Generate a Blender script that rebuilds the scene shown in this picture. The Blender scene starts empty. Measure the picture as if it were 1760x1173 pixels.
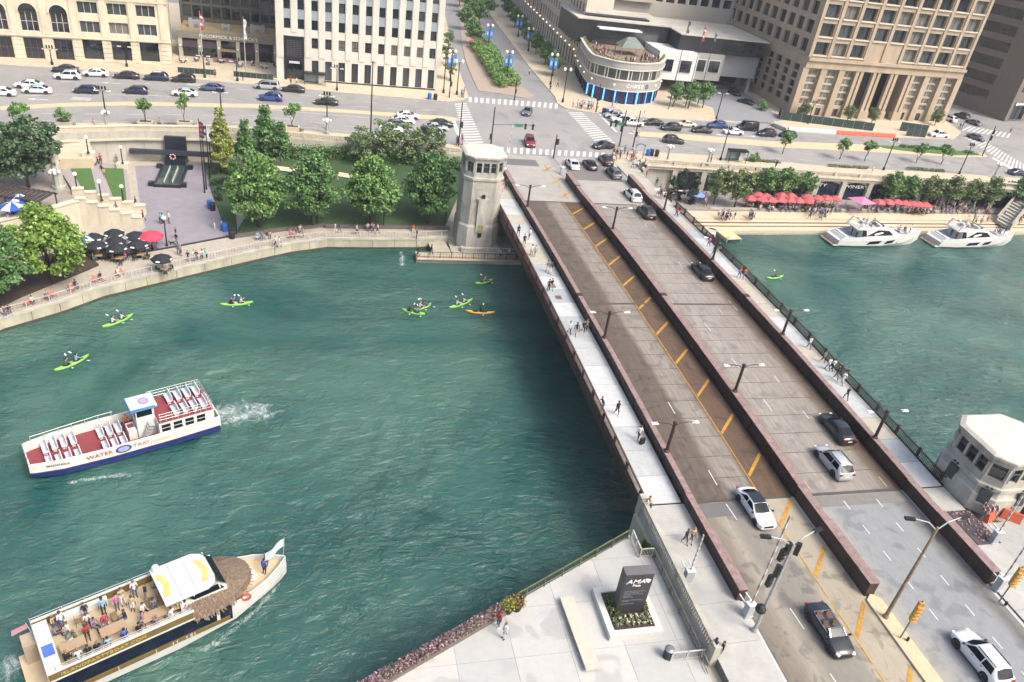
import bpy, bmesh, math, random
from mathutils import Vector, Matrix
random.seed(7)
rad = math.radians
SC = bpy.context.scene
COL = SC.collection

# ------------------------------------------------------------------ camera
CAM_Z = 54.0
FPX = 1319.0                       # focal length in pixels of a 1760 wide picture
PITCH, ROLL, YAW = rad(31.688), rad(8.635), rad(16.784)
_f = Vector((math.sin(YAW) * math.cos(PITCH), math.cos(YAW) * math.cos(PITCH), -math.sin(PITCH)))
_r = Vector((math.cos(YAW), -math.sin(YAW), 0))
_u = _r.cross(_f)
CR = _r * math.cos(ROLL) + _u * math.sin(ROLL)
CU = _u * math.cos(ROLL) - _r * math.sin(ROLL)
cam_data = bpy.data.cameras.new('camera')
cam = bpy.data.objects.new('camera', cam_data)
COL.objects.link(cam)
m = Matrix((CR, CU, -_f)).transposed().to_4x4()
m.translation = Vector((0, 0, CAM_Z))
cam.matrix_world = m
cam_data.sensor_width = 36
cam_data.lens = 36 * FPX / 1760
cam_data.clip_end = 3000
SC.camera = cam

# ------------------------------------------------------------------ sky, sun, exposure
world = bpy.data.worlds.new('World')
SC.world = world
world.use_nodes = True
SUN_EL, SUN_AZ = rad(50), rad(138)       # azimuth measured clockwise from +Y
nt = world.node_tree
bg = nt.nodes['Background']
sky = nt.nodes.new('ShaderNodeTexSky')
sky.sky_type = 'NISHITA'
sky.sun_disc = False
sky.sun_elevation = SUN_EL
sky.sun_rotation = SUN_AZ
sky.air_density = 1.0
sky.dust_density = 6.0
sky.ozone_density = 1.0
nt.links.new(sky.outputs[0], bg.inputs[0])
bg.inputs[1].default_value = 0.15
sl = bpy.data.lights.new('sun', 'SUN')
sun = bpy.data.objects.new('sun', sl)
COL.objects.link(sun)
sl.energy = 1.35
sl.angle = rad(22)
sl.color = (1.0, 0.965, 0.91)
_sd = Vector((math.sin(SUN_AZ) * math.cos(SUN_EL), math.cos(SUN_AZ) * math.cos(SUN_EL), math.sin(SUN_EL)))
sun.rotation_euler = _sd.to_track_quat('Z', 'Y').to_euler()
sun.location = (60, 20, 120)
SC.view_settings.view_transform = 'Standard'
SC.view_settings.look = 'None'
SC.view_settings.gamma = 1
SC.view_settings.use_curve_mapping = False
SC.view_settings.exposure = 1.12

# ------------------------------------------------------------------ helpers
def at(px, py, z=7.0):
    """the place at height z that shows at this pixel of the 1760 x 1173 photograph"""
    d = _f + CR * ((px - 880) / FPX) - CU * ((py - 586.5) / FPX)
    t = (z - CAM_Z) / d.z
    return Vector((d.x * t, d.y * t, z))

def lin(c):
    c /= 255.0
    return c / 12.92 if c <= .04045 else ((c + .055) / 1.055) ** 2.4

MATS = {}
def mat(name, rgb, rough=.7, metal=0., var=.12, scale=1.5, bump=0., k=.62, spec=None, emit=0., streak=0., alpha=None, island=0.):
    """procedural material; rgb is the photographed colour (0-255), k scales it to a real base colour"""
    if name in MATS: return MATS[name]
    mt = bpy.data.materials.new(name)
    mt.use_nodes = True
    t = mt.node_tree
    b = t.nodes['Principled BSDF']
    col = [lin(x) * k for x in rgb]
    b.inputs['Roughness'].default_value = rough
    b.inputs['Metallic'].default_value = metal
    if spec is not None: b.inputs['Specular IOR Level'].default_value = spec
    if alpha is not None: b.inputs['Alpha'].default_value = alpha
    if var > 0 or bump > 0 or island > 0:
        geo = t.nodes.new('ShaderNodeNewGeometry')
        mp = t.nodes.new('ShaderNodeMapping')
        t.links.new(geo.outputs['Position'], mp.inputs[0])
        if streak: mp.inputs['Scale'].default_value = (1, 1, streak)
        n = t.nodes.new('ShaderNodeTexNoise')
        n.inputs['Scale'].default_value = scale
        n.inputs['Detail'].default_value = 6
        n.inputs['Roughness'].default_value = .65
        t.links.new(mp.outputs[0], n.inputs[0])
        rmp = t.nodes.new('ShaderNodeMapRange')
        rmp.inputs[1].default_value = .3
        rmp.inputs[2].default_value = .7
        rmp.inputs[3].default_value = 1 - var * 1.6
        rmp.inputs[4].default_value = 1 + var
        t.links.new(n.outputs[0], rmp.inputs[0])
        val = rmp.outputs[0]
        if island:
            r2 = t.nodes.new('ShaderNodeMapRange')
            r2.inputs[3].default_value = 1 - island
            r2.inputs[4].default_value = 1 + island
            t.links.new(geo.outputs['Random Per Island'], r2.inputs[0])
            mm = t.nodes.new('ShaderNodeMath'); mm.operation = 'MULTIPLY'
            t.links.new(val, mm.inputs[0]); t.links.new(r2.outputs[0], mm.inputs[1])
            val = mm.outputs[0]
        mx = t.nodes.new('ShaderNodeVectorMath'); mx.operation = 'SCALE'
        mx.inputs[0].default_value = col
        t.links.new(val, mx.inputs['Scale'])
        t.links.new(mx.outputs[0], b.inputs['Base Color'])
        if bump > 0:
            bn = t.nodes.new('ShaderNodeBump')
            bn.inputs['Strength'].default_value = bump
            bn.inputs['Distance'].default_value = .05
            t.links.new(n.outputs[0], bn.inputs['Height'])
            t.links.new(bn.outputs[0], b.inputs['Normal'])
    else:
        b.inputs['Base Color'].default_value = (*col, 1)
    if emit:
        b.inputs['Emission Color'].default_value = (*[lin(x) for x in rgb], 1)
        b.inputs['Emission Strength'].default_value = emit
    MATS[name] = mt
    return mt

class MB:
    """collects faces, then builds ONE mesh object"""
    def __init__(s): s.v = []; s.f = []; s.mi = []; s.cur = 0
    def face(s, pts):
        i = len(s.v); s.v += [tuple(p) for p in pts]
        s.f.append(tuple(range(i, i + len(pts)))); s.mi.append(s.cur); return s
    def box(s, x0, x1, y0, y1, z0, z1):
        i = len(s.v)
        s.v += [(x0,y0,z0),(x1,y0,z0),(x1,y1,z0),(x0,y1,z0),(x0,y0,z1),(x1,y0,z1),(x1,y1,z1),(x0,y1,z1)]
        for q in ((0,3,2,1),(4,5,6,7),(0,1,5,4),(1,2,6,5),(2,3,7,6),(3,0,4,7)):
            s.f.append(tuple(i + k for k in q)); s.mi.append(s.cur)
        return s
    def cbox(s, c, sz, rz=0., rx=0., ry=0.):
        i = len(s.v)
        M = Matrix.Rotation(rz, 3, 'Z') @ Matrix.Rotation(ry, 3, 'Y') @ Matrix.Rotation(rx, 3, 'X')
        c = Vector(c)
        for dz in (-.5, .5):
            for dx, dy in ((-.5,-.5),(.5,-.5),(.5,.5),(-.5,.5)):
                s.v.append(tuple(c + M @ Vector((dx*sz[0], dy*sz[1], dz*sz[2]))))
        for q in ((0,3,2,1),(4,5,6,7),(0,1,5,4),(1,2,6,5),(2,3,7,6),(3,0,4,7)):
            s.f.append(tuple(i + k for k in q)); s.mi.append(s.cur)
        return s
    def bar(s, a, b, w, h=None, up=None):
        """square bar from a to b"""
        a = Vector(a); b = Vector(b); h = h or w
        d = (b - a)
        if d.length < 1e-6: return s
        d.normalize()
        u = Vector(up) if up else (Vector((0,0,1)) if abs(d.z) < .95 else Vector((1,0,0)))
        x = d.cross(u).normalized() * (w/2); y = d.cross(x).normalized() * (h/2)
        i = len(s.v)
        for p in (a, b):
            for q in (x+y, x-y, -x-y, -x+y): s.v.append(tuple(p + q))
        for q in ((0,1,2,3),(7,6,5,4),(0,4,5,1),(1,5,6,2),(2,6,7,3),(3,7,4,0)):
            s.f.append(tuple(i + k for k in q)); s.mi.append(s.cur)
        return s
    def prism(s, pts, z0, z1, top=True, bottom=False):
        """polygon (anticlockwise from above) pulled up; z0/z1 may be lists"""
        n = len(pts); i = len(s.v)
        ar = sum(pts[k][0]*pts[(k+1)%n][1] - pts[(k+1)%n][0]*pts[k][1] for k in range(n))
        if ar < 0: pts = pts[::-1]; z0 = z0[::-1] if isinstance(z0, list) else z0; z1 = z1[::-1] if isinstance(z1, list) else z1
        Z0 = z0 if isinstance(z0, list) else [z0]*n; Z1 = z1 if isinstance(z1, list) else [z1]*n
        s.v += [(p[0], p[1], Z0[k]) for k, p in enumerate(pts)] + [(p[0], p[1], Z1[k]) for k, p in enumerate(pts)]
        for k in range(n):
            j = (k+1) % n
            s.f.append((i+k, i+j, i+n+j, i+n+k)); s.mi.append(s.cur)
        if top: s.f.append(tuple(i+n+k for k in range(n))); s.mi.append(s.cur)
        if bottom: s.f.append(tuple(i+k for k in reversed(range(n)))); s.mi.append(s.cur)
        return s
    def tube(s, pts, r, n=6, cap=True):
        pts = [Vector(p) for p in pts]; i0 = len(s.v); prev = None
        rr = r if isinstance(r, (list, tuple)) else [r]*len(pts)
        for k, p in enumerate(pts):
            d = (pts[min(k+1, len(pts)-1)] - pts[max(k-1, 0)]).normalized()
            u = Vector((0,0,1)) if abs(d.z) < .9 else Vector((1,0,0))
            x = d.cross(u).normalized()
            if prev is not None and x.dot(prev) < 0: x = -x
            prev = x; y = d.cross(x)
            for a in range(n):
                t = 2*math.pi*a/n
                s.v.append(tuple(p + x*(rr[k]*math.cos(t)) + y*(rr[k]*math.sin(t))))
        for k in range(len(pts)-1):
            for a in range(n):
                b = (a+1) % n
                s.f.append((i0+k*n+a, i0+k*n+b, i0+(k+1)*n+b, i0+(k+1)*n+a)); s.mi.append(s.cur)
        if cap:
            s.f.append(tuple(i0+a for a in reversed(range(n)))); s.mi.append(s.cur)
            e = i0+(len(pts)-1)*n
            s.f.append(tuple(e+a for a in range(n))); s.mi.append(s.cur)
        return s
    def lathe(s, prof, n=12, c=(0,0), ph=0.):
        return s.loft([[(c[0]+r*math.cos(2*math.pi*a/n+ph), c[1]+r*math.sin(2*math.pi*a/n+ph), z) for a in range(n)] for r, z in prof])
    def loft(s, rings, closed=True, cap=True):
        n = len(rings[0]); i0 = len(s.v)
        for r in rings: s.v += [tuple(p) for p in r]
        for k in range(len(rings)-1):
            for a in range(n if closed else n-1):
                b = (a+1) % n
                s.f.append((i0+k*n+a, i0+k*n+b, i0+(k+1)*n+b, i0+(k+1)*n+a)); s.mi.append(s.cur)
        if cap and closed:
            s.f.append(tuple(i0+a for a in reversed(range(n)))); s.mi.append(s.cur)
            e = i0+(len(rings)-1)*n
            s.f.append(tuple(e+a for a in range(n))); s.mi.append(s.cur)
        return s
    def ball(s, c, r, n=8, sz=1.):
        k = max(4, n//2)
        return s.loft([[(c[0]+r*math.sin(math.pi*max(.02,min(.98,j/k)))*math.cos(2*math.pi*a/n), c[1]+r*math.sin(math.pi*max(.02,min(.98,j/k)))*math.sin(2*math.pi*a/n), c[2]-r*sz*math.cos(math.pi*j/k)) for a in range(n)] for j in range(k+1)])
    def mesh(s, name, mats, smooth=False):
        me = bpy.data.meshes.new(name)
        me.from_pydata(s.v, [], s.f)
        for x in (mats if isinstance(mats, (list, tuple)) else [mats]): me.materials.append(x)
        if any(s.mi): me.polygons.foreach_set('material_index', s.mi)
        if smooth: me.polygons.foreach_set('use_smooth', [True]*len(s.f))
        me.update()
        return me
    def build(s, name, mats, parent=None, loc=None, rz=0., smooth=False, kind=None):
        return link(name, s.mesh(name, mats, smooth), parent, loc, rz, kind)

def link(name, me, parent=None, loc=None, rz=0., kind=None):
    o = bpy.data.objects.new(name, me)
    COL.objects.link(o)
    if parent: o.parent = parent
    if loc is not None: o.location = loc
    if rz: o.rotation_euler = (0, 0, rz)
    if kind: o['kind'] = kind
    return o

def tag(o, label, cat, group=None):
    o['label'] = label; o['category'] = cat
    if group: o['group'] = group
    return o

def thing(name, label, cat, loc=(0,0,0), rz=0., group=None):
    o = link(name, None, None, loc, rz)
    o.empty_display_size = .5
    return tag(o, label, cat, group)

def struct(name, mb, m, parent=None):
    return mb.build(name, m, parent, kind=None if parent else 'structure')

def copy_tree(o, parent=None):
    c = o.copy(); COL.objects.link(c); c.parent = parent
    for ch in list(o.children): copy_tree(ch, c)
    return c

def dup(root, loc, rz=0., label=None, group=None, sc=None):
    c = copy_tree(root)
    c.location = loc; c.rotation_euler = (0, 0, rz)
    if sc: c.scale = (sc, sc, sc) if not isinstance(sc, tuple) else sc
    if label: c['label'] = label
    if group: c['group'] = group
    return c

_FC = {}
def evaluated(o):
    """mesh of an object after its modifiers, worked out in a scene of its own"""
    sc = bpy.data.scenes.new('workshop'); sc.collection.objects.link(o)
    vl = sc.view_layers[0]; vl.update()
    me = bpy.data.meshes.new_from_object(o.evaluated_get(vl.depsgraph))
    bpy.data.objects.remove(o); bpy.data.scenes.remove(sc)
    return me
def text(name, body, size, m, parent, loc, rot=(0,0,0), depth=.02, align='CENTER', shear=0., sx=1.):
    key = (body, size, depth, align, shear)
    if key not in _FC:
        cu = bpy.data.curves.new(name, 'FONT')
        cu.body = body; cu.size = size; cu.extrude = depth; cu.align_x = align; cu.align_y = 'CENTER'; cu.shear = shear
        cu.resolution_u = 2
        _FC[key] = evaluated(bpy.data.objects.new('tmp', cu)); bpy.data.curves.remove(cu)
    me = _FC[key].copy()
    me.materials.clear(); me.materials.append(m)
    o = link(name, me, parent, loc)
    o.rotation_euler = rot
    o.scale = (sx, 1, 1)
    return o

def offset_poly(pts, d):
    """parallel copy of a polyline, d to the left"""
    out = []
    for k, p in enumerate(pts):
        a = Vector(pts[max(k-1,0)][:2]); b = Vector(pts[min(k+1,len(pts)-1)][:2])
        t = (b-a).normalized()
        out.append(Vector((p[0]-t.y*d, p[1]+t.x*d)))
    return out

def strip(mb, pts, d0, d1, z0, z1, bottom=False):
    """wall following a polyline between left offsets d0 and d1"""
    A = offset_poly(pts, d0); B = offset_poly(pts, d1)
    for k in range(len(pts)-1):
        mb.prism([A[k], A[k+1], B[k+1], B[k]], z0, z1, bottom=bottom)
    return mb

def along(pts, step, start=0.):
    """points and directions every step metres along a polyline"""
    out = []; d = start
    pts = [Vector(p[:2]) for p in pts]; acc = 0
    for a, b in zip(pts, pts[1:]):
        L = (b-a).length; t = (b-a)/L if L else Vector((1,0))
        while d <= acc + L + 1e-6:
            out.append((a + t*(d-acc), math.atan2(t.y, t.x))); d += step
        acc += L
    return out

# ------------------------------------------------------------------ surface materials
def ramp_mat(name, axis, a, b, stops, rough=.85, nscale=.6, distort=.5, var=.12, stain=0., stain_scale=.35, wet=.55, k=.62, streak=(1,1,1)):
    """road surface whose colour changes across its width (worn lanes, rusty gutters), with stains"""
    mt = bpy.data.materials.new(name); mt.use_nodes = True
    t = mt.node_tree; bs = t.nodes['Principled BSDF']; L = t.links.new
    geo = t.nodes.new('ShaderNodeNewGeometry')
    mp = t.nodes.new('ShaderNodeMapping'); L(geo.outputs['Position'], mp.inputs[0]); mp.inputs['Scale'].default_value = streak
    sp = t.nodes.new('ShaderNodeSeparateXYZ'); L(geo.outputs['Position'], sp.inputs[0])
    n = t.nodes.new('ShaderNodeTexNoise'); n.inputs['Scale'].default_value = nscale; n.inputs['Detail'].default_value = 7; n.inputs['Roughness'].default_value = .7
    L(mp.outputs[0], n.inputs[0])
    ma = t.nodes.new('ShaderNodeMath'); ma.operation = 'MULTIPLY_ADD'
    L(n.outputs[0], ma.inputs[0]); ma.inputs[1].default_value = distort * 2; L(sp.outputs[axis], ma.inputs[2])
    mr = t.nodes.new('ShaderNodeMapRange'); L(ma.outputs[0], mr.inputs[0]); mr.inputs[1].default_value = a + distort; mr.inputs[2].default_value = b + distort
    cr = t.nodes.new('ShaderNodeValToRGB'); L(mr.outputs[0], cr.inputs[0])
    el = cr.color_ramp.elements
    for i, (p, c) in enumerate(stops):
        e = el[i] if i < 2 else el.new(p)
        e.position = p; e.color = (*[lin(x)*k for x in c], 1)
    n2 = t.nodes.new('ShaderNodeTexNoise'); n2.inputs['Scale'].default_value = 2.3; n2.inputs['Detail'].default_value = 8; n2.inputs['Roughness'].default_value = .75
    L(mp.outputs[0], n2.inputs[0])
    r2 = t.nodes.new('ShaderNodeMapRange'); L(n2.outputs[0], r2.inputs[0]); r2.inputs[1].default_value = .3; r2.inputs[2].default_value = .7
    r2.inputs[3].default_value = 1 - var*1.5; r2.inputs[4].default_value = 1 + var
    mx = t.nodes.new('ShaderNodeVectorMath'); mx.operation = 'SCALE'; L(cr.outputs[0], mx.inputs[0]); L(r2.outputs[0], mx.inputs['Scale'])
    out = mx.outputs[0]
    bs.inputs['Roughness'].default_value = rough
    if stain:
        n3 = t.nodes.new('ShaderNodeTexNoise'); n3.inputs['Scale'].default_value = stain_scale; n3.inputs['Detail'].default_value = 3
        n3.inputs['Distortion'].default_value = .6
        L(geo.outputs['Position'], n3.inputs[0])
        r3 = t.nodes.new('ShaderNodeMapRange'); L(n3.outputs[0], r3.inputs[0]); r3.inputs[1].default_value = .56; r3.inputs[2].default_value = .60
        r3.inputs[3].default_value = 1; r3.inputs[4].default_value = 1 - stain
        m2 = t.nodes.new('ShaderNodeVectorMath'); m2.operation = 'SCALE'; L(out, m2.inputs[0]); L(r3.outputs[0], m2.inputs['Scale'])
        out = m2.outputs[0]
        r4 = t.nodes.new('ShaderNodeMapRange'); L(n3.outputs[0], r4.inputs[0]); r4.inputs[1].default_value = .56; r4.inputs[2].default_value = .60
        r4.inputs[3].default_value = rough; r4.inputs[4].default_value = wet
        L(r4.outputs[0], bs.inputs['Roughness'])
    L(out, bs.inputs['Base Color'])
    bn = t.nodes.new('ShaderNodeBump'); bn.inputs['Strength'].default_value = .25; bn.inputs['Distance'].default_value = .03
    L(n2.outputs[0], bn.inputs['Height']); L(bn.outputs[0], bs.inputs['Normal'])
    MATS[name] = mt
    return mt

ASPH = ramp_mat('street_asphalt', 1, 140, 180, [(0, (160,159,157)), (1, (152,151,150)), (.3, (166,164,160)), (.6, (156,155,153)), (.8, (163,161,158))], var=.07, stain=.1, streak=(.25,1,1))
SIDEW = mat('pavement_concrete', (212,198,172), .85, var=.09, scale=.9)
KERB = mat('kerb_stone', (196,186,168), .85, var=.1)
PAINT = mat('road_paint_white', (226,226,222), .7, var=.13, scale=3)
PAINT_Y = mat('road_paint_yellow', (206,152,52), .7, var=.25, scale=2.5)
TAN = mat('median_concrete', (218,200,164), .85, var=.08)
LIME = mat('limestone', (214,204,182), .85, var=.1, scale=.8, streak=.4)
LIME2 = mat('limestone_weathered', (198,194,180), .85, var=.16, scale=.6, streak=.35, bump=.2)
GRANITE = mat('granite_paving', (158,152,158), .7, var=.08, scale=.8)
CONC = mat('river_wall_concrete', (196,192,170), .9, var=.2, scale=.5, streak=.3, bump=.2)
CONC2 = mat('plaza_concrete', (208,209,206), .8, var=.06, scale=.7)
WALKC = mat('walkway_concrete', (192,184,168), .85, var=.1)
LAWN = mat('lawn_grass', (84,122,58), .9, var=.2, scale=3, bump=.5)
LAWN_D = mat('tree_shaded_grass', (62,90,48), .9, var=.25, scale=2, bump=.5)  # grass colour darkened for the shade under the park trees
SOIL = mat('mulch_soil', (78,62,54), .95, var=.3, scale=4, bump=.5)
BLACKM = mat('black_metal', (40,42,46), .45, .3, var=.05)
DARKST = mat('dark_granite', (38,42,54), .3, var=.15)
WHITE = mat('white_paint', (240,240,238), .5, var=.03)
GREYM = mat('grey_metal', (150,154,158), .4, .4, var=.08)
GLOBE = mat('lamp_globe', (250,248,240), .3, var=0, k=.85)
GLASS = mat('window_glass_dark', (44,52,60), .06, var=.25, scale=.25, k=.6, spec=.8)
GLASS2 = mat('window_glass_grey', (74,82,88), .08, var=.25, scale=.3, k=.6, spec=.8)
BLIND = mat('window_glass_blinds', (132,130,124), .2, var=.15, scale=.5, k=.6, spec=.7)
STONE_B = mat('band_stone', (203,190,160), .85, var=.08)

# ------------------------------------------------------------------ water
def water_material():
    mt = bpy.data.materials.new('river_water'); mt.use_nodes = True
    t = mt.node_tree; b = t.nodes['Principled BSDF']; L = t.links.new
    geo = t.nodes.new('ShaderNodeNewGeometry')
    def noise(scale, detail, rough=.6, dist=0., sc=(1,1,1), rot=0.):
        mp = t.nodes.new('ShaderNodeMapping'); L(geo.outputs['Position'], mp.inputs[0])
        mp.inputs['Scale'].default_value = sc; mp.inputs['Rotation'].default_value = (0,0,rot)
        n = t.nodes.new('ShaderNodeTexNoise'); n.inputs['Scale'].default_value = scale; n.inputs['Detail'].default_value = detail
        n.inputs['Roughness'].default_value = rough; n.inputs['Distortion'].default_value = dist
        L(mp.outputs[0], n.inputs[0]); return n
    a = noise(.55, 5, .62, .8, (1,1.9,1), rad(18))
    c = noise(.17, 3, .5, .4, (1,1.5,1), rad(-25))
    d = noise(2.4, 3, .6, .3)
    big = noise(.03, 4, .55, 1.6)
    m1 = t.nodes.new('ShaderNodeMath'); m1.operation = 'MULTIPLY_ADD'; L(c.outputs[0], m1.inputs[0]); m1.inputs[1].default_value = 1.6; L(a.outputs[0], m1.inputs[2])
    m2 = t.nodes.new('ShaderNodeMath'); m2.operation = 'MULTIPLY_ADD'; L(d.outputs[0], m2.inputs[0]); m2.inputs[1].default_value = .16; L(m1.outputs[0], m2.inputs[2])
    # old wake rings spreading from the water taxi's turn
    mp = t.nodes.new('ShaderNodeMapping'); L(geo.outputs['Position'], mp.inputs[0]); mp.inputs['Location'].default_value = (4,-66,0)
    wv = t.nodes.new('ShaderNodeTexWave'); wv.wave_type = 'RINGS'; wv.rings_direction = 'Z'; wv.inputs['Scale'].default_value = .1; wv.inputs['Distortion'].default_value = 7.; wv.inputs['Detail'].default_value = 3; wv.inputs['Detail Scale'].default_value = .6; L(mp.outputs[0], wv.inputs[0])
    ln_ = t.nodes.new('ShaderNodeVectorMath'); ln_.operation = 'LENGTH'; L(mp.outputs[0], ln_.inputs[0])
    fo_ = t.nodes.new('ShaderNodeMapRange'); L(ln_.outputs['Value'], fo_.inputs[0]); fo_.inputs[1].default_value = 6; fo_.inputs[2].default_value = 30; fo_.inputs[3].default_value = .3; fo_.inputs[4].default_value = 0.
    m3 = t.nodes.new('ShaderNodeMath'); m3.operation = 'MULTIPLY_ADD'; L(wv.outputs['Fac'], m3.inputs[0]); L(fo_.outputs[0], m3.inputs[1]); L(m2.outputs[0], m3.inputs[2])
    bn = t.nodes.new('ShaderNodeBump'); bn.inputs['Distance'].default_value = WAVE
    wind = noise(.045, 3, .6, .8, (1,1.6,1), rad(30)); wr_ = t.nodes.new('ShaderNodeMapRange'); L(wind.outputs[0], wr_.inputs[0]); wr_.inputs[1].default_value = .36; wr_.inputs[2].default_value = .64; wr_.inputs[3].default_value = .5; wr_.inputs[4].default_value = 1.
    L(wr_.outputs[0], bn.inputs['Strength'])
    L(m3.outputs[0], bn.inputs['Height']); L(bn.outputs[0], b.inputs['Normal'])
    cr = t.nodes.new('ShaderNodeValToRGB'); L(big.outputs[0], cr.inputs[0])  # broad tonal patches hint at tower reflections, painted into the base colour
    cr.color_ramp.elements[0].position = .36; cr.color_ramp.elements[0].color = (*WCOL[0], 1)
    cr.color_ramp.elements[1].position = .62; cr.color_ramp.elements[1].color = (*WCOL[1], 1)
    L(cr.outputs[0], b.inputs['Base Color'])
    b.inputs['Roughness'].default_value = .07
    b.inputs['IOR'].default_value = 1.4
    return mt
WAVE = .72
WCOL = ((.010,.058,.052), (.052,.118,.094))
WATER = water_material()
struct('water', MB().face([(-500,-80,0),(500,-80,0),(500,150,0),(-500,150,0)]), WATER)

# ------------------------------------------------------------------ upper street level
def P(*pp, z=7.): return [at(x, y, z).xy for x, y in pp]
UBL = [Vector((-400,60)), Vector((-120,118))] + P((-40,229),(62,228),(131,226),(230,223.5),(345,225),(490,236),(600,245.5),(727,257),(772,263)) + [Vector((27.6,137.2))]
UBR = [Vector((60.7,137.6))] + P((1109,281),(1203,287)) + P((1380,300),(1560,311),(1720,321)) + [Vector((400,128))]
# land body under the street and the street surface
gnd = MB()
poly = UBL + [Vector((27.6,116.5)), Vector((60.7,116.5))] + UBR + [Vector((900,140)), Vector((900,1400)), Vector((-900,1400)), Vector((-900,60))]
gnd.prism(poly, -3, 6.98)
struct('ground', gnd, mat('ground_concrete', (150,148,144), .9, var=.1))
road = struct('road', MB().face([(p.x, p.y, 7.0) for p in poly]), ASPH)

def raised(name, pts, m, z0=7., z1=7.13, parent=None, kerb=True):
    o = struct(name, MB().prism(pts, z0 - .04, z1), m, parent)
    return o
# pavements with their kerbs
KFL = P((-120,100),(0,112),(175,123),(300,134),(440,147),(600,161),(768,175.5))         # far kerb, left of the side street
pav_l = KFL + [Vector((32.4,174.2)), Vector((34.2,177)), Vector((36.3,210)), Vector((46,310)), Vector((58,420)), Vector((30,420)), Vector((20,260)), Vector((-90,250)), Vector((-140,175))]
raised('pavement', pav_l, SIDEW)
KFR = P((958,179),(972,187),(1035,197.5),(1105,203),(1227,209.5),(1320,212),(1352,222),(1540,237),(1640,240),(1652,228))
pav_r = KFR + [Vector((182,205)), Vector((190,420)), Vector((78,420)), Vector((61,300)), Vector((57,210)), Vector((56.6,183))]
raised('pavement', pav_r, SIDEW)
KNL = P((-60,211),(50,213),(250,213),(345,215),(440,219.5),(600,232),(727,244),(775,250),(815,252),(838,254),(843,262))
pav_nl = [UBL[1]+Vector((0,.2))] + [p + Vector((0,.25)) for p in UBL[2:-1]] + [Vector((27.9,137.4)), Vector((32.4,136))] + KNL[::-1] + [Vector((-120,126))]
raised('pavement', pav_nl, SIDEW)
KNR = P((1048,276),(1070,263),(1105,262),(1240,269.5),(1440,289),(1600,297),(1700,303.5),(1860,316))
pav_nr = [Vector((55.6,134.5)), Vector((60.3,137))] + [p + Vector((0,.25)) for p in UBR[1:-1]] + [Vector((250,133)), Vector((250,141))] + KNR[::-1]
raised('pavement', pav_nr, SIDEW)
# kerb stones along the carriageways
for pl in (KFL, KFR[1:6], KNL[:9], KNR[1:]):
    kb = MB(); strip(kb, pl, -.15, .15, 6.98, 7.15); struct('kerb', kb, KERB)
# medians
ml = P((-60,188),(0,184),(120,178),(220,176),(330,178),(440,180),(600,190),(760,200.5),(786,204),(788,208),(752,207),(615,196),(440,186),(330,183.5),(220,181.5),(120,183.5),(0,189.5),(-60,194))
raised('median', ml, TAN, z1=7.1)
mr_ = P((1085,226),(1200,233.5),(1320,243.5),(1440,247.5),(1500,250),(1600,256.5),(1690,264.5),(1697,270),(1650,270.5),(1500,262),(1320,253),(1200,243),(1100,235))
raised('median', mr_, TAN, z1=7.1)
gi = P((1506,251),(1560,253.5),(1640,260),(1680,264.5),(1684,268),(1640,268),(1560,261),(1520,256))
raised('verge', gi, LAWN, z0=7.1, z1=7.18)
# side street median with its planting bed
SM = P((822,157),(850,160.5),(905,170),(918,165),(890,146),(868,118),(846,80),(826,40),(806,0),(786,0),(790,40),(793,70),(800,105),(812,135))
raised('median', SM, mat('brick_paving', (178,162,148), .9, var=.1), z1=7.16)

# ------------------------------------------------------------------ road markings (each painted bar its own sheet)
def mark(name, pts, m=PAINT, z=7.02, parent=road):
    a = sum(pts[k].x*pts[(k+1)%len(pts)].y - pts[(k+1)%len(pts)].x*pts[k].y for k in range(len(pts)))
    if a < 0: pts = pts[::-1]
    return MB().face([(p.x, p.y, z) for p in pts]).build(name, m, parent)
def lerp(a, b, t): return a + (b - a) * t
def dash(p, q, w=.16, name='lane_dash', m=PAINT, z=7.02, parent=road):
    p = Vector(p[:2]); q = Vector(q[:2]); d = (q - p).normalized(); n = Vector((-d.y, d.x)) * (w/2)
    return mark(name, [p - n, q - n, q + n, p + n], m, z, parent)
# zebra crossings: (corner, corner along the walk, width vector, count)
def zebra(a0, a1, b0, b1, n, fill=.5):
    a0, a1, b0, b1 = (at(*p).xy for p in (a0, a1, b0, b1))
    for i in range(n):
        t0 = (i + .25) / n; t1 = t0 + fill / n
        mark('crosswalk_bar', [lerp(a0, a1, t0), lerp(a0, a1, t1), lerp(b0, b1, t1), lerp(b0, b1, t0)])
zebra((781,178),(800,248),(801,177),(831,247), 17)
zebra((803,167),(962,178.5),(803,175.5),(960,187.5), 16)
zebra((976,193),(1030,252),(1000,193),(1058,247), 16)
zebra((846,252),(1042,263),(846,262.5),(1040,271.5), 18)
zebra((1656,236),(1762,302),(1676,233),(1762,284), 18)
zebra((1650,224),(1735,238),(1665,217),(1740,230), 10)
for p in [((775,208),(792,248),(782,208),(800,250)), ((1029,197),(1058,228),(1032.5,197),(1062,228)), ((1704,272),(1762,306),(1708,271),(1766,303))]:
    mark('stop_line', [at(*p[i]).xy for i in (0,1,3,2)])
for seq, w in [([(0,167),(80,164),(200,163.5),(330,167)],.15), ([(440,186.5),(560,197),(640,203)],.18), ([(1160,243),(1100,238)],.15), ([(1310,212),(1225,210)],.15)]:
    for a, b in zip(seq, seq[1:]): dash(at(*a), at(*b), w, 'edge_line')
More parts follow.
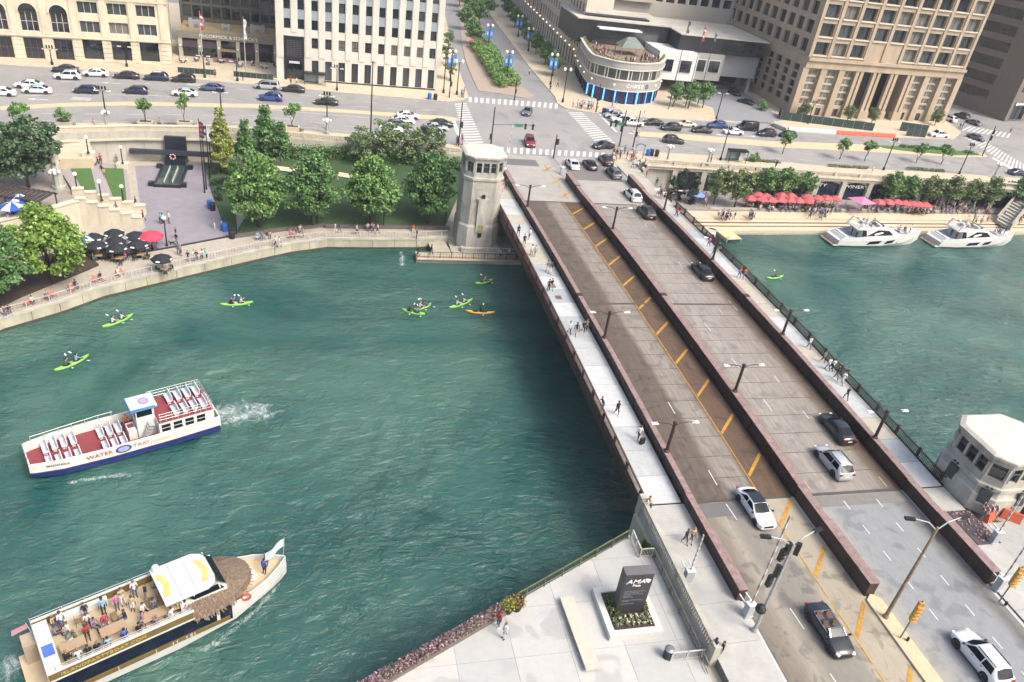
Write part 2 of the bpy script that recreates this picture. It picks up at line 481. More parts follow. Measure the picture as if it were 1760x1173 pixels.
for pl, n in [([(60,195.5),(440,199),(640,222)], 9), ([(60,208),(440,211),(620,229)], 9), ([(95,141),(330,146),(600,172),(770,193)], 12), ([(180,160),(360,170),(440,172),(600,183),(760,192)], 10),
              ([(1110,250),(1330,262),(1560,276),(1700,286)], 12), ([(1110,258),(1330,272),(1560,288),(1690,296)], 12), ([(1100,213),(1330,230),(1500,240),(1640,248)], 12), ([(1100,221),(1330,236),(1500,246)], 9)]:
    pts = [at(*p).xy for p in pl]
    tot = sum((b-a).length for a, b in zip(pts, pts[1:]))
    for p, a in along(pts, tot / n, 1.):
        dash(p, p + Vector((math.cos(a), math.sin(a))) * 3.0, .14)
def arrow(px, py, ang, s=1.):
    c = at(px, py).xy; d = Vector((math.cos(ang), math.sin(ang))); n = Vector((-d.y, d.x))
    q = lambda u, v: c + d*(u*s) + n*(v*s)
    mark('turn_arrow', [q(-1.8,-.12), q(.4,-.12), q(.4,-.5), q(1.6,.1), q(.4,.7), q(.4,.2), q(-1.8,.2)])
for a in [(64,171,math.pi),(190,143,math.pi),(530,190.5,0),(1240,232,math.pi),(1290,235,0),(1090,230,math.pi)]: arrow(*a)
for px, py in [(140,170.5),(335,146),(470,184.5),(1285,242),(1240,140)]:
    c = at(px, py).xy; mark('lane_legend', [c+Vector(v) for v in ((-1.6,-1),(1.6,-1),(1.6,1),(-1.6,1))], mat('faded_paint', (192,192,188), .8, var=.1))

# ------------------------------------------------------------------ near bank (north side)
NB = [Vector((61.2,45.4)), Vector((27.4,45.4)), Vector((27.4,40.5)), Vector((26.1,40.5)), Vector((25.9,42.8)), Vector((13.9,36.9)), Vector((4,31.7)), Vector((-60,-2)), Vector((-60,-80)), Vector((140,-80)), Vector((140,40.5)), Vector((69,40.5)), Vector((69,49.2)), Vector((61.2,49.2))]
nb = MB(); nb.prism(NB, -3, 6.26); struct('embankment', nb, CONC)
# street over the near abutment
NEARL = ramp_mat('near_roadway_worn', 0, 32.6, 43.4, [(0,(124,117,106)), (1,(184,174,152)), (.14,(142,133,119)), (.24,(166,159,144)), (.34,(142,137,127)), (.6,(148,143,133)), (.68,(176,167,147))], nscale=.4, distort=.5, var=.1, stain=.3, stain_scale=.8, streak=(1,.35,1))
NEARR = ramp_mat('near_roadway_blue_grey', 0, 44.4, 55.6, [(0,(176,171,158)), (1,(138,138,134)), (.14,(162,162,158)), (.22,(152,155,156)), (.8,(150,153,154)), (.92,(112,110,104))], nscale=.4, distort=.5, var=.1, stain=.2, stain_scale=.6, streak=(1,.4,1))
app = MB(); app.box(31.9,56.6,-80,45.5,6.2,6.96); struct('approach_slab', app, CONC2)
near_road = struct('near_road', MB().face([(32.6,-80,7),(43.3,-80,7),(43.3,45.5,7),(32.6,45.5,7)]), NEARL)
near_road2 = struct('near_road', MB().face([(44.5,-80,7),(55.5,-80,7),(55.5,45.5,7),(44.5,45.5,7)]), NEARR)
struct('near_median', MB().prism([Vector(p) for p in ((43.2,-80),(44.6,-80),(44.6,33.4),(43.9,34),(43.2,33.4))], 6.96, 7.18), TAN)
swm = mat('approach_pavement', (192,191,184), .85, var=.1, scale=.8)
for x0, x1 in ((28.1,32.3),(55.9,60.4)):
    sw = struct('near_pavement', MB().box(x0, x1, -80, 45.4, 6.3, 7.06), mat('pavement_bed', (120,118,114), .9))
    for k in range(20):
        y1 = 45.36 - k*3.6
        MB().box(x0+.01, x1-.01, y1-3.57, y1, 7.0, 7.12).build('slab', swm, sw)
struct('near_pavement', MB().box(60.41, 78, -80, 40.4, 6.2, 7.1), mat('court_concrete', (176,178,172), .85, var=.08))

# ------------------------------------------------------------------ bridge
def bz(y): return 7 + (.6 * max(0., 1 - ((y - 80.7) / 35.2) ** 2) if 45.5 < y < 115.9 else 0)
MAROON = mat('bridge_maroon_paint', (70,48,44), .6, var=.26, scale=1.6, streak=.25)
MAROON_T = mat('bridge_lit_cap_paint', (160,134,128), .65, var=.24, scale=1.8)  # caps lightened against the dark faces: light from above put into the colours
MAROON_D = mat('bridge_dark_steel', (58,40,38), .6, var=.15, scale=1.5)
RUST = mat('rail_rusty_red', (98,66,60), .6, var=.25)
br = thing('bascule_bridge', 'long maroon steel bascule bridge with two roadways crossing the green river', 'bridge', (44.2, 80.7, 0))
def bpart(name, mb, m, parent=br, smooth=False):
    o = mb.build(name, m, parent, smooth=smooth)
    if parent is br: o.location = (-44.2, -80.7, 0)
    return o
YS = [45.5 + i * 70.4 / 24 for i in range(25)]
def sheet(x0, x1, y0, y1, dz, n=24):
    mb = MB(); ys = [y0 + (y1-y0)*i/n for i in range(n+1)]
    for a, b in zip(ys, ys[1:]): mb.face([(x0,a,bz(a)+dz),(x1,a,bz(a)+dz),(x1,b,bz(b)+dz),(x0,b,bz(b)+dz)])
    return mb
def block(mb, x0, x1, y0, y1, d0, d1, n=24):
    """box that follows the deck's camber"""
    ys = [y0 + (y1-y0)*i/n for i in range(n+1)]
    mb.loft([[(x0,y,bz(y)+d0),(x1,y,bz(y)+d0),(x1,y,bz(y)+d1),(x0,y,bz(y)+d1)] for y in ys])
    return mb
DECKL = ramp_mat('bridge_roadway_brown', 0, 32.7, 43.2, [(0,(92,80,70)), (1,(106,84,66)), (.08,(102,90,80)), (.36,(108,96,84)), (.43,(150,141,130)), (.64,(152,143,131)), (.71,(104,85,68)), (.85,(106,82,62))], nscale=.7, distort=.45, var=.24, stain=.2, stain_scale=.8, streak=(1.6,.16,1))
DECKR = ramp_mat('bridge_roadway_tan', 0, 44.4, 55.4, [(0,(126,108,92)), (1,(100,84,68)), (.06,(140,128,116)), (.2,(164,157,148)), (.5,(160,152,143)), (.8,(152,143,132)), (.9,(110,95,80))], nscale=.7, distort=.5, var=.22, stain=.18, stain_scale=.9, streak=(1.6,.16,1))
rl = bpart('roadway', sheet(32.7, 43.2, 45.56, 115.84, .0), DECKL)
rr = bpart('roadway', sheet(44.4, 55.4, 45.56, 115.84, .0), DECKR)
bpart('deck', block(MB(), 28.1, 60.3, 45.5, 115.9, -.75, -.12), MAROON_D)
# far approach between the moving leaf and the street
FARM = mat('far_approach_concrete', (178,174,166), .85, var=.1, scale=.4)
for x0, x1 in ((32.7,43.2),(44.4,55.4)):
    fo = struct('far_road', MB().face([(x0,115.9,7.03),(x1,115.9,7.03),(x1,138.6,7.03),(x0,138.6,7.03)]), FARM)
    for y0 in (115.9,123.3,130.9):
        MB().box(x0+.02, x1-.02, y0+.03, y0+7.4, 7.0, 7.05).build('slab', FARM, fo)
    if x0 < 40:
        mark('asphalt_patch', [Vector(p) for p in ((33.4,132.6),(40.2,132.6),(40.2,136),(33.4,136))], mat('asphalt_patch', (118,116,116), .9, var=.08), 7.065, fo)
    else:
        mark('asphalt_patch', [Vector(p) for p in ((45,126.5),(54.8,126.5),(54.8,135),(45,135))], mat('asphalt_patch2', (128,124,120), .9, var=.1), 7.065, fo)
# expansion joints
for y in (45.55, 80.7, 115.8):
    for x0, x1 in ((32.75,43.15),(44.45,55.35)):
        bpart('expansion_joint', MB().box(x0, x1, y-.18, y+.18, bz(y)+.005 if y != 80.7 else bz(y), bz(y)+.03), mat('joint_steel', (92,84,78), .6, var=.2))
# transverse deck panel joints, slightly proud strips
for k in range(1, 24):
    y = 45.5 + k*70.4/24
    if abs(y-80.7) < 1: continue
    for x0, x1 in ((32.8,43.1),(44.5,55.3)):
        bpart('deck_joint', MB().box(x0, x1, y-.03, y+.03, bz(y)-.02, bz(y)+.012), mat('joint_steel', (92,84,78)))
# pavements on the bridge, slab by slab
SLABM = [mat('slab_%s' % n, c, .8, var=.09, scale=1.3) for n, c in (('white', (208,211,210)), ('pale', (194,198,197)), ('cool', (180,187,189)), ('sand', (196,190,174)))]
for x0, x1, cols in ((28.15,31.88,(0,1,0,2,1,3,0,1,2,0)), (56.52,60.25,(0,1,1,0,3,0,1,2,0,1))):
    sw = bpart('sidewalk', block(MB(), x0, x1, 45.5, 115.9, -.1, .1), MAROON_D)
    n = 20
    for k in range(n):
        y0 = 45.5 + k*70.4/n; y1 = y0 + 70.4/n
        c = SLABM[cols[(k*7 + k//3) % 10]]
        if x0 < 40 and k in (13,14,17): c = SLABM[3]
        if x0 > 40 and 8 < k < 12: c = SLABM[3]
        bpart('slab', block(MB(), x0+.03, x1-.03, y0+.03, y1-.03, .08, .16, 1), c, sw)
    for y in (116,121.3,126.6,131.9):
        bpart('slab', MB().box(x0, x1, y, y+5.25, 6.98, 7.16), SLABM[3], sw)
for dx in (0, 1.6):
    y = 81.5 + dx*1.9
    bpart('hatch_cover', MB().box(29.6, 30.4, y, y+.9, bz(y)+.1, bz(y)+.19), mat('rusty_plate', (120,92,76), .7, var=.2))
# the three steel barriers
def barrier(x0, x1, h, y_end0, y_end1):
    b = bpart('barrier', block(MB(), x0+.08, x1-.08, 45.5, 115.9, -.3, h), MAROON_D)
    n = 12
    for k in range(n):
        y0 = 45.5 + k*70.4/n; y1 = y0 + 70.4/n
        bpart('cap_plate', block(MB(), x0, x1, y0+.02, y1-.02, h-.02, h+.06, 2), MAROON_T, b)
        bpart('side_plate', block(MB(), x0+.03, x1-.03, y0+.05, y1-.05, .35, h-.1, 2), MAROON, b)
    for k in range(48):                                        # vertical stiffeners of the plates
        y = 46.2 + k*1.467
        for xa, xb in ((x0-.02, x0+.05), (x1-.05, x1+.02)): bpart('stiffener', block(MB(), xa, xb, y-.05, y+.05, .3, h-.03, 1), MAROON, b)
    for k in range(17):                                        # dark drain openings and brackets low on the faces
        y = 47.5 + k*4.15
        for xa, xb in ((x0-.06, x0+.1), (x1-.1, x1+.06)):
            bpart('bracket', MB().cbox(((xa+xb)/2, y, bz(y)+.22), (.16, 1.3, .34)), MATS['bridge_dark_steel'], b)
    for ya, yb in ((y_end0, 45.5), (115.9, y_end1)):            # the broader end boxes on the abutments
        for q0, q1, g, hh in ((ya, ya + (yb-ya)*.62, .12, h+.12), (ya + (yb-ya)*.62, yb, .02, h)) if ya < 80 else ((ya, ya + (yb-ya)*.4, .02, h), (ya + (yb-ya)*.4, yb, .1, h+.12)):
            e = bpart('end_box', MB().box(x0-g+.05, x1+g-.05, q0+.02, q1-.02, 6.95, 7+hh-.06), MAROON, b)
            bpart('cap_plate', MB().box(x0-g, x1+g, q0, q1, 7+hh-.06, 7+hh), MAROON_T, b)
    y = 80.7
    bpart('centre_joint', block(MB(), x0-.05, x1+.05, y-.35, y+.35, h+.0, h+.11, 1), MAROON, b)
    return b
barrier(32.0, 32.56, 1.25, 34.6, 126.8)
barrier(43.42, 44.14, 1.4, 33.9, 126.2)
barrier(55.62, 56.28, 1.35, 33.9, 127)
# railings with posts and balusters
def railing(x, out):
    r = bpart('railing', block(MB(), x-.07, x+.07, 45.6, 115.8, 1.1, 1.2), RUST if out < 0 else MAROON)
    bpart('bottom_rail', block(MB(), x-.05, x+.05, 45.6, 115.8, .2, .28), MAROON, r)
    bpart('fascia', block(MB(), x-.09+.1*out, x+.05+.1*out, 45.6, 115.8, -.85, .14), MAROON, r)
    for k in range(20):
        y = 46.2 + k*69/19
        bpart('post', MB().box(x-.11+.1*out, x+.11+.1*out, y-.13, y+.13, bz(y)-1.3, bz(y)+1.28), MAROON, r)
    mb = MB()
    for k in range(330):
        y = 46 + k*69.4/330
        mb.box(x-.025, x+.025, y-.03, y+.03, bz(y)+.26, bz(y)+1.12)
    o = bpart('balusters', mb, RUST if out < 0 else MAROON_D, r); o['kind'] = 'stuff'
railing(28.05, -1); railing(60.35, 1)
# trusses and floor beams below the deck
for x in (33.2, 44.2, 55.2):
    mb = MB()
    def bot(y): return bz(y) - .75 - (1.4 + 3.2 * (abs(y-80.7)/35.2)**1.6)
    ys = [45.6 + i*70.2/18 for i in range(19)]
    for i, (a, b) in enumerate(zip(ys, ys[1:])):
        mb.bar((x,a,bz(a)-.9),(x,b,bz(b)-.9),.5,.4); mb.bar((x,a,bot(a)),(x,b,bot(b)),.5,.45)
        mb.bar((x,a,bot(a)),(x,a,bz(a)-.8),.3)
        if i % 2: mb.bar((x,a,bot(a)),(x,b,bz(b)-.8),.3)
        else: mb.bar((x,a,bz(a)-.8),(x,b,bot(b)),.3)
    bpart('truss', mb, MAROON_D)
for k in range(19):
    y = 46.4 + k*68.6/18
    bpart('floor_beam', MB().bar((28.2,y,bz(y)-1.05),(60.2,y,bz(y)-1.05),.3,.6), MAROON_D)
bpart('sidewalk_girder', block(MB(), 28.2, 28.5, 45.6, 115.8, -1.4, -.7), MAROON_D)
# markings on the bridge and its approaches
def bdash(x, y0, y1, w=.15, m=PAINT, name='lane_dash', par=None):
    par = par or (rl if x < 44 else rr)
    return bpart(name, sheet(x-w/2, x+w/2, y0, y1, .022, 2), m, par)
for k in range(12):
    ya = 45.9 + k*5.85
    bdash(40.1, ya, ya+5.8, .12, PAINT_Y, 'edge_line')
yy = 48.7
while yy < 112:
    mb = MB(); ya, yb = yy, yy + 2.9
    mb.face([(40.25,ya,bz(ya)+.022),(40.25,ya-.45,bz(ya)+.022),(42.95,yb-.45,bz(yb)+.022),(42.95,yb,bz(yb)+.022)])
    bpart('hatch_bar', mb, PAINT_Y, rl); yy += 6.2
for x, ys in ((36.4, (47.5, 58)), (47.9, (58,66,74)), (51.6, (50,56.5,63,78,92,106))):
    for y in ys: bdash(x, y, y + (2.0 if x < 50 else 1.3), .1)
for x in (45.7, 54.2): bdash(x, 46, 115, .1, mat('worn_paint', (196,186,164), .8, var=.3, scale=3), 'edge_line')
for y in (42.4, 36.6, 30.6, 24.6, 118, 124.2, 130.4):
    par = near_road if y < 80 else road; z = 7.02 if y < 80 else 7.075
    mark('hatch_bar', [Vector(p) for p in ((40.25,y),(40.25,y-.5),(42.9,y+2.4),(42.9,y+2.9))], PAINT_Y, z, par)
for y in (40, 34, 28, 22): dash((40.05,y), (40.05,y+5.6), .12, 'edge_line', PAINT_Y, 7.02, near_road)
for y in (44.6, 33, 27.2, 21.5): dash((36.3,y-1.5), (36.2,y+.5), .1, 'lane_dash', PAINT, 7.02, near_road)
for x in (48.3, 51.9):
    for k in range(9): dash((x,43.4-k*3.1), (x,44.5-k*3.1), .12, 'lane_dash', PAINT, 7.02, near_road2)
for y in (117,121.5,126,130.5): dash((41.4,y), (41.4,y+3.2), .12, 'edge_line', PAINT_Y, 7.075)
mark('asphalt_patch', [Vector(p) for p in ((33.2,43.6),(38.2,43.6),(38.2,45.3),(33.2,45.3))], mat('asphalt_patch', (118,116,116)), 7.012, near_road)
mark('asphalt_patch', [Vector(p) for p in ((44.7,43.9),(55.2,43.9),(55.2,45.3),(44.7,45.3))], mat('asphalt_patch3', (138,134,128), .9, var=.1), 7.012, near_road2)

# abutment parapet with balusters beside the plaza, and the wall below it
def wall_thing(name, label, cat='wall', loc=(0,0,0), group=None): return thing(name, label, cat, loc, 0, group)
ab = wall_thing('abutment_parapet', 'weathered stone parapet with square balusters above the plaza beside the near bridge end', 'parapet', (28, 38, 7))
def ap(name, mb, m, p=ab): o = mb.build(name, m, p); o.location = (-28,-38,-7) if p is ab else (0,0,0); return o
ap('coping', MB().box(27.68,28.06,30.4,45.6,8.02,8.16), LIME2)
ap('plinth', MB().box(27.74,28.0,30.4,45.6,6.26,7.3), LIME2)
mb = MB()
for k in range(54): mb.box(27.79,27.95,30.6+k*.275,30.73+k*.275,7.3,8.02)
o = ap('balusters', mb, LIME2); o['kind'] = 'stuff'
for y in (30.2, 45.3): ap('pier', MB().box(27.55,28.15,y-.35,y+.35,6.26,8.4), LIME2)
iv = MB()
for k in range(700):
    y = 39.3 + random.random()*3.2; z = 4.3 + random.random()*2.6 - abs(y-40.9)*.5
    p = Vector((27.36 - random.random()*.16, y, z)); a = random.random()*6.28
    u = Vector((.3*random.random(), math.cos(a), math.sin(a)))*.11; w = Vector((-.4, -math.sin(a), math.cos(a)))*.1
    iv.face([p-u-w, p+u-w, p+u+w, p-u+w])
LEAF = {}
def leafmat(name, rgb, var=.25): 
    if name not in LEAF:
        LEAF[name] = mat('leaves_'+name, rgb, .6, var=var, scale=.7, island=.22, k=.62)
        LEAF[name].node_tree.nodes['Principled BSDF'].inputs['Transmission Weight'].default_value = 0
    return LEAF[name]
tag(iv.build('ivy', leafmat('ivy', (104,140,58))), 'green ivy climbing the grey abutment wall below the parapet', 'ivy')['kind'] = 'stuff'

# ------------------------------------------------------------------ left riverwalk
ZR = 1.7
RW = [Vector((-400,-60)), Vector((-80,40))] + P((-150,617),(0,546),(100,517.5),(175,491),(250,473.5),(350,450),(440,429.5),(500,417),(562,409),(640,410),(716,410), z=ZR) + [Vector((20.5,112.4)), Vector((27.5,112.4))]
rwp = RW + [Vector((27.5,137)), Vector((27.5,138))] + [p + Vector((0,.3)) for p in UBL[::-1][1:]]
wk = struct('riverwalk', MB().prism(rwp, -3, ZR - .03), CONC)
struct('promenade', MB().face([(p.x, p.y, ZR) for p in rwp]), WALKC)
# river wall of cast panels with a coping
rwall = wall_thing('river_wall', 'long pale concrete river wall curving round the left riverwalk bank', 'wall', (RW[6].x, RW[6].y, 0))
def wp(name, mb, m, root, smooth=False):
    o = mb.build(name, m, root, smooth=smooth); o.location = -Vector(root.location); return o
vis = RW[1:14]
for k, (a, b) in enumerate(zip(vis, vis[1:])):
    d = b - a; n = max(1, round(d.length/3.2)); t = d.normalized(); nn = Vector((t.y, -t.x))
    for i in range(n):
        p = a + d*(i/n) + t*.03; q = a + d*((i+1)/n) - t*.03
        wp('panel', MB().prism([p, q, q+nn*.22, p+nn*.22], -1, ZR - .22), CONC, rwall)
mb = MB(); strip(mb, vis, -.3, .35, ZR - .22, ZR + .1, True); wp('coping', mb, LIME2, rwall)
mb = MB(); strip(mb, vis, -.42, -.22, -.6, .28, True); wp('waterline', mb, mat('algae_stone', (74,80,60), .9, var=.3), rwall)
def fence(name, label, pts, z, h, step, m, mb_=None, balus=.14, cat='railing', rail=.05):
    r = thing(name, label, cat, (pts[0].x, pts[0].y, z))
    mb = MB(); strip(mb, pts, -rail, rail, z+h-.06, z+h, True); strip(mb, pts, -rail*.6, rail*.6, z+.14, z+.19, True)
    wp('rails', mb, m, r)
    for p, a in along(pts, step): wp('post', MB().cbox((p.x, p.y, z+h/2), (.09,.09,h), a), m, r)
    if balus:
        mb = MB()
        for p, a in along(pts, balus): mb.cbox((p.x, p.y, z+h/2), (.025,.025,h-.1), a)
        o = wp('balusters', mb, mb_ or m, r); o['kind'] = 'stuff'
    return r
PINKR = mat('pale_rail_metal', (214,204,202), .5, var=.05)
fence('promenade_railing', 'pale metal railing along the edge of the left riverwalk', offset_poly(vis, .18), ZR + .1, .95, 2.6, PINKR, mat('thin_rail', (150,140,136), .5), .45)
# granite plaza, slab by slab near the fountain
PL = P((232,286),(352,281),(364,330),(388,392),(402,405),(300,424),(170,448),(166,440),(250,392),(240,345), z=ZR)
gp = struct('memorial_plaza', MB().face([(p.x, p.y, ZR+.02) for p in PL]), GRANITE)
mb = MB(); strip(mb, P((166,447),(230,437),(300,425),(402,405.5), z=ZR), -.15, .2, ZR, ZR+.1); tag(mb.build('step', DARKST), 'thin dark granite step along the front of the memorial plaza', 'step')
BED = P((-60,560),(36,512),(90,490),(150,466),(170,457),(150,440),(110,430),(0,470),(-60,490), z=ZR)
tag(MB().prism(BED, ZR, ZR+.3).build('planting_bed', SOIL), 'long mulch planting bed under the leafy trees at the far left promenade', 'bed')
# fountain and memorial wall
p0 = at(288,322,ZR)
fo = thing('memorial_fountain', 'black granite memorial fountain with a long pool and a beam across its wall', 'fountain', (p0.x, p0.y, ZR))
fx, fy = p0.x, p0.y
F = lambda x0,x1,y0,y1,z0,z1: MB().box(fx+x0, fx+x1, fy+y0, fy+y1, z0, z1)
wp('pool_kerb', MB().box(fx-2.1,fx-1.8,fy,fy+9,ZR,ZR+.5).box(fx+1.8,fx+2.1,fy,fy+9,ZR,ZR+.5).box(fx-2.1,fx+2.1,fy-.3,fy,ZR,ZR+.5), DARKST, fo)
wp('pool_water', MB().face([(fx-1.8,fy,ZR+.4),(fx+1.8,fy,ZR+.4),(fx+1.8,fy+9,ZR+.4),(fx-1.8,fy+9,ZR+.4)]), mat('pool_water', (74,92,88), .08, var=.1, k=.5), fo)
for sx in (-1, 1):
    wp('corner_block', MB().cbox((fx+sx*2.5,fy+.4,ZR+.35),(.8,.9,.7)), DARKST, fo); wp('corner_block', MB().cbox((fx+sx*2.5,fy+8.6,ZR+.35),(.8,.9,.7)), DARKST, fo)
    mb = MB()
    for k in range(9): mb.tube([(fx+sx*.65,fy+1.2+k*.8,ZR+.4),(fx+sx*.6,fy+1.2+k*.8,ZR+.95)],[.09,.03],5)
    wp('water_jets', mb, WHITE, fo)['kind'] = 'stuff'
wp('upper_basin', F(-1.7,1.7,9.1,11.2,ZR,ZR+1.3), DARKST, fo)
wp('wall_slab', F(-1.75,1.75,11.3,11.9,ZR+.2,6.4), DARKST, fo)
wp('beam', F(-7.4,7.0,10.5,11.25,ZR+1.6,ZR+2.35), mat('beam_granite', (64,68,80), .35, var=.1), fo)
wr = thing('flower_wreath', 'round red and white wreath standing before the black memorial wall', 'wreath', (fx-.3, fy+9.05, ZR+1.3))
mb = MB(); N = 14
for k in range(N):
    a = 2*math.pi*k/N; mb.cur = k % 2; mb.ball((.42*math.cos(a), 0, .62+.42*math.sin(a)), .13, 6)
mb.build('flowers', [mat('wreath_red', (190,60,70), .8), WHITE], wr)
MB().tube([(0,.05,0),(0,.1,1.0)], .03, 5).build('stand', BLACKM, wr)
# street retaining wall and its parapets on the left
WALLM = mat('memorial_wall_stone', (206,202,190), .85, var=.06, scale=.5)
rt = wall_thing('retaining_wall', 'tall pale stone retaining wall behind the memorial plaza below the drive', 'wall', (UBL[4].x, UBL[4].y, ZR))
seg = UBL[2:12]
for k, (p, a) in enumerate(along(seg, 3.0)):
    q = p + Vector((math.cos(a), math.sin(a)))*2.96; n = Vector((math.sin(a), -math.cos(a)))
    wp('panel', MB().prism([p, q, q+n*.35, p+n*.35], ZR-.5, 5.5), WALLM, rt)
mb = MB(); strip(mb, seg, -1.0, 0, 5.5, 5.75, True); wp('ledge', mb, LIME, rt)
mb = MB(); strip(mb, seg, -.5, -.1, 5.75, 7.0, True); wp('upper_course', mb, LIME2, rt)
pp = wall_thing('street_parapet', 'low solid limestone parapet along the drive above the memorial plaza', 'parapet', (UBL[4].x, UBL[4].y, 7))
sL = UBL[1:7]
mb = MB(); strip(mb, sL, -.4, .0, 6.9, 7.75, True); wp('wall', mb, LIME, pp)
mb = MB(); strip(mb, sL, -.5, .1, 7.75, 7.95, True); wp('coping', mb, mat('pale_coping', (228,220,200), .8, var=.05), pp)
def balustrade(name, label, pts, z, m=LIME, step=.3):
    r = wall_thing(name, label, 'balustrade', (pts[0].x, pts[0].y, z))
    mb = MB(); strip(mb, pts, -.3, .12, z-.1, z+.28, True); wp('plinth', mb, m, r)
    mb = MB(); strip(mb, pts, -.34, .16, z+.9, z+1.1, True); wp('coping', mb, m, r)
    mb = MB()
    for p, a in along(pts, step): mb.lathe([(.09,z+.28),(.05,z+.36),(.1,z+.5),(.06,z+.78),(.09,z+.9)], 6, (p.x+math.sin(a)*.09, p.y-math.cos(a)*.09))
    wp('balusters', mb, m, r)['kind'] = 'stuff'
    for p, a in along(pts, 6.0): wp('pier', MB().cbox((p.x+math.sin(a)*.1, p.y-math.cos(a)*.1, z+.57), (.7,.56,1.16), a), m, r)
    return r
balustrade('street_balustrade', 'pale stone balustrade of the drive behind the park trees left of the bridge', UBL[6:12], 7.)
# park lawn on a slope, path, hedges, seat wall
SWL = P((402,408),(470,398),(540,390.5),(640,391.5),(764,393.5), z=ZR)
back = [Vector((p.x, p.y-1.6)) for p in UBL[11:6:-1]]
lawn = MB(); zb = 4.4
A = [Vector((p.x, p.y)) for p in SWL]; Bk = [lerp(back[0], back[-1], 1 - t/4) for t in range(5)]
for k in range(4):
    for j in range(4):
        t0, t1 = j/4, (j+1)/4
        z0, z1 = ZR+.3 + (zb-ZR-.3)*t0, ZR+.3 + (zb-ZR-.3)*t1
        a, b, c, d = lerp(A[k],Bk[k],t0), lerp(A[k+1],Bk[k+1],t0), lerp(A[k+1],Bk[k+1],t1), lerp(A[k],Bk[k],t1)
        lawn.face([(*a,z0),(*b,z0),(*c,z1),(*d,z1)])
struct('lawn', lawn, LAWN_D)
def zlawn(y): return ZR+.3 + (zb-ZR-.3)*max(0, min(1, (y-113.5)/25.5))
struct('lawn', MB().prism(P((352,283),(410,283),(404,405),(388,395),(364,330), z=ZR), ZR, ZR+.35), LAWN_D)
st = wall_thing('seat_wall', 'low dark granite seat wall along the edge of the shady park lawn', 'wall', (*SWL[2], ZR))
for (p, a) in along(SWL, 2.0):
    q = p + Vector((math.cos(a), math.sin(a)))*1.96; n = Vector((math.sin(a), -math.cos(a)))*.5
    wp('block', MB().prism([p, q, q+n, p+n], ZR, ZR+.5), mat('seat_granite', (112,104,104), .7, var=.15), st)
mb = MB(); pa = [at(x,y,3.6).xy for x, y in ((440,290),(500,296),(560,300),(620,308),(680,318))]
for a, b in zip(pa, pa[1:]): mb.face([(a.x,a.y-.8,zlawn(a.y)+.12),(b.x,b.y-.8,zlawn(b.y)+.12),(b.x,b.y+.8,zlawn(b.y)+.3),(a.x,a.y+.8,zlawn(a.y)+.3)])
struct('path', mb, mat('sandy_path', (220,204,176), .9, var=.08))
# terraces, lawns and steps on the far left
TERR = LIME
struct('terrace', MB().prism([at(*p,3.5).xy for p in ((96,272),(166,273),(197,350),(142,337),(122,322),(108,300))], ZR-.5, 3.5), mat('terrace_path', (176,168,166), .85, var=.06))
struct('terrace', MB().prism([at(*p,2.5).xy for p in ((158,279),(216,284),(228,355),(196,352))], ZR-.5, 2.5), MATS['terrace_path'])
struct('lawn', MB().prism([at(*p,3.6).xy for p in ((113,277),(153,276),(166,328),(174,343),(148,333))], 3.4, 3.6), LAWN)
struct('lawn', MB().prism([at(*p,2.6).xy for p in ((176,289),(212,290),(218,350),(198,347))], 2.4, 2.6), LAWN)
UT = [at(135,350,5.).xy, at(123,331,5.).xy, at(106,300,5.).xy, at(96,270,5.).xy] + [Vector((-45,140)), Vector((-120,118)), Vector((-120,80)), Vector((-60,96))] + [at(-40,395,5.).xy, at(60,372,5.).xy]
struct('upper_terrace', MB().prism(UT, ZR-.5, 5.), mat('terrace_pavers', (168,158,148), .85, var=.1))
tw = wall_thing('terrace_wall', 'broad beige stone terrace wall left of the stepped stairs by the black umbrellas', 'wall', (*at(60,372,5.).xy, ZR))
sg = [at(-60,400,5.).xy, at(-40,395,5.).xy, at(60,372,5.).xy, at(133,351,5.).xy]
mb = MB(); strip(mb, sg, -.5, .0, ZR, 5.2, True); wp('wall', mb, LIME, tw)
mb = MB(); strip(mb, sg, -.65, .25, 5.6, 5.8, True); strip(mb, sg, -.45, .05, 5.2, 5.6, True); wp('coping', mb, MATS['pale_coping'], tw)
# stair with two stepped parapets
sb0, sb1 = at(125,334,5.).xy, at(252,365,ZR).xy
sf0, sf1 = at(131,351,5.).xy, at(246,385,ZR).xy
sr = wall_thing('stepped_stair', 'beige stone stair descending to the plaza between two stepped parapets', 'stair', (*lerp(sf0,sf1,.5), ZR))
n = 6
for (a, b, nm) in ((sb0,sb1,'back'),(sf0,sf1,'front')):
    d = b-a; t = d.normalized(); nn = Vector((t.y,-t.x))*.45
    for k in range(n):
        p, q = a + d*(k/n), a + d*((k+1)/n) - t*.02; z = 5.9 - k*(5.9-2.9)/(n-1)
        wp('parapet_step', MB().prism([p, q, q+nn, p+nn], ZR-.3, z), LIME, sr)
        wp('cap', MB().prism([p-nn*.3, q-nn*.3, q+nn*1.3, p+nn*1.3], z, z+.2, bottom=True), MATS['pale_coping'], sr)
ns = 20
for k in range(ns):
    t0, t1 = k/ns, (k+1)/ns
    wp('tread', MB().prism([lerp(sf0,sf1,t0), lerp(sf0,sf1,t1), lerp(sb0,sb1,t1), lerp(sb0,sb1,t0)], ZR-.3, 5 - (5-ZR)*(k+1)/ns+.1), LIME, sr)
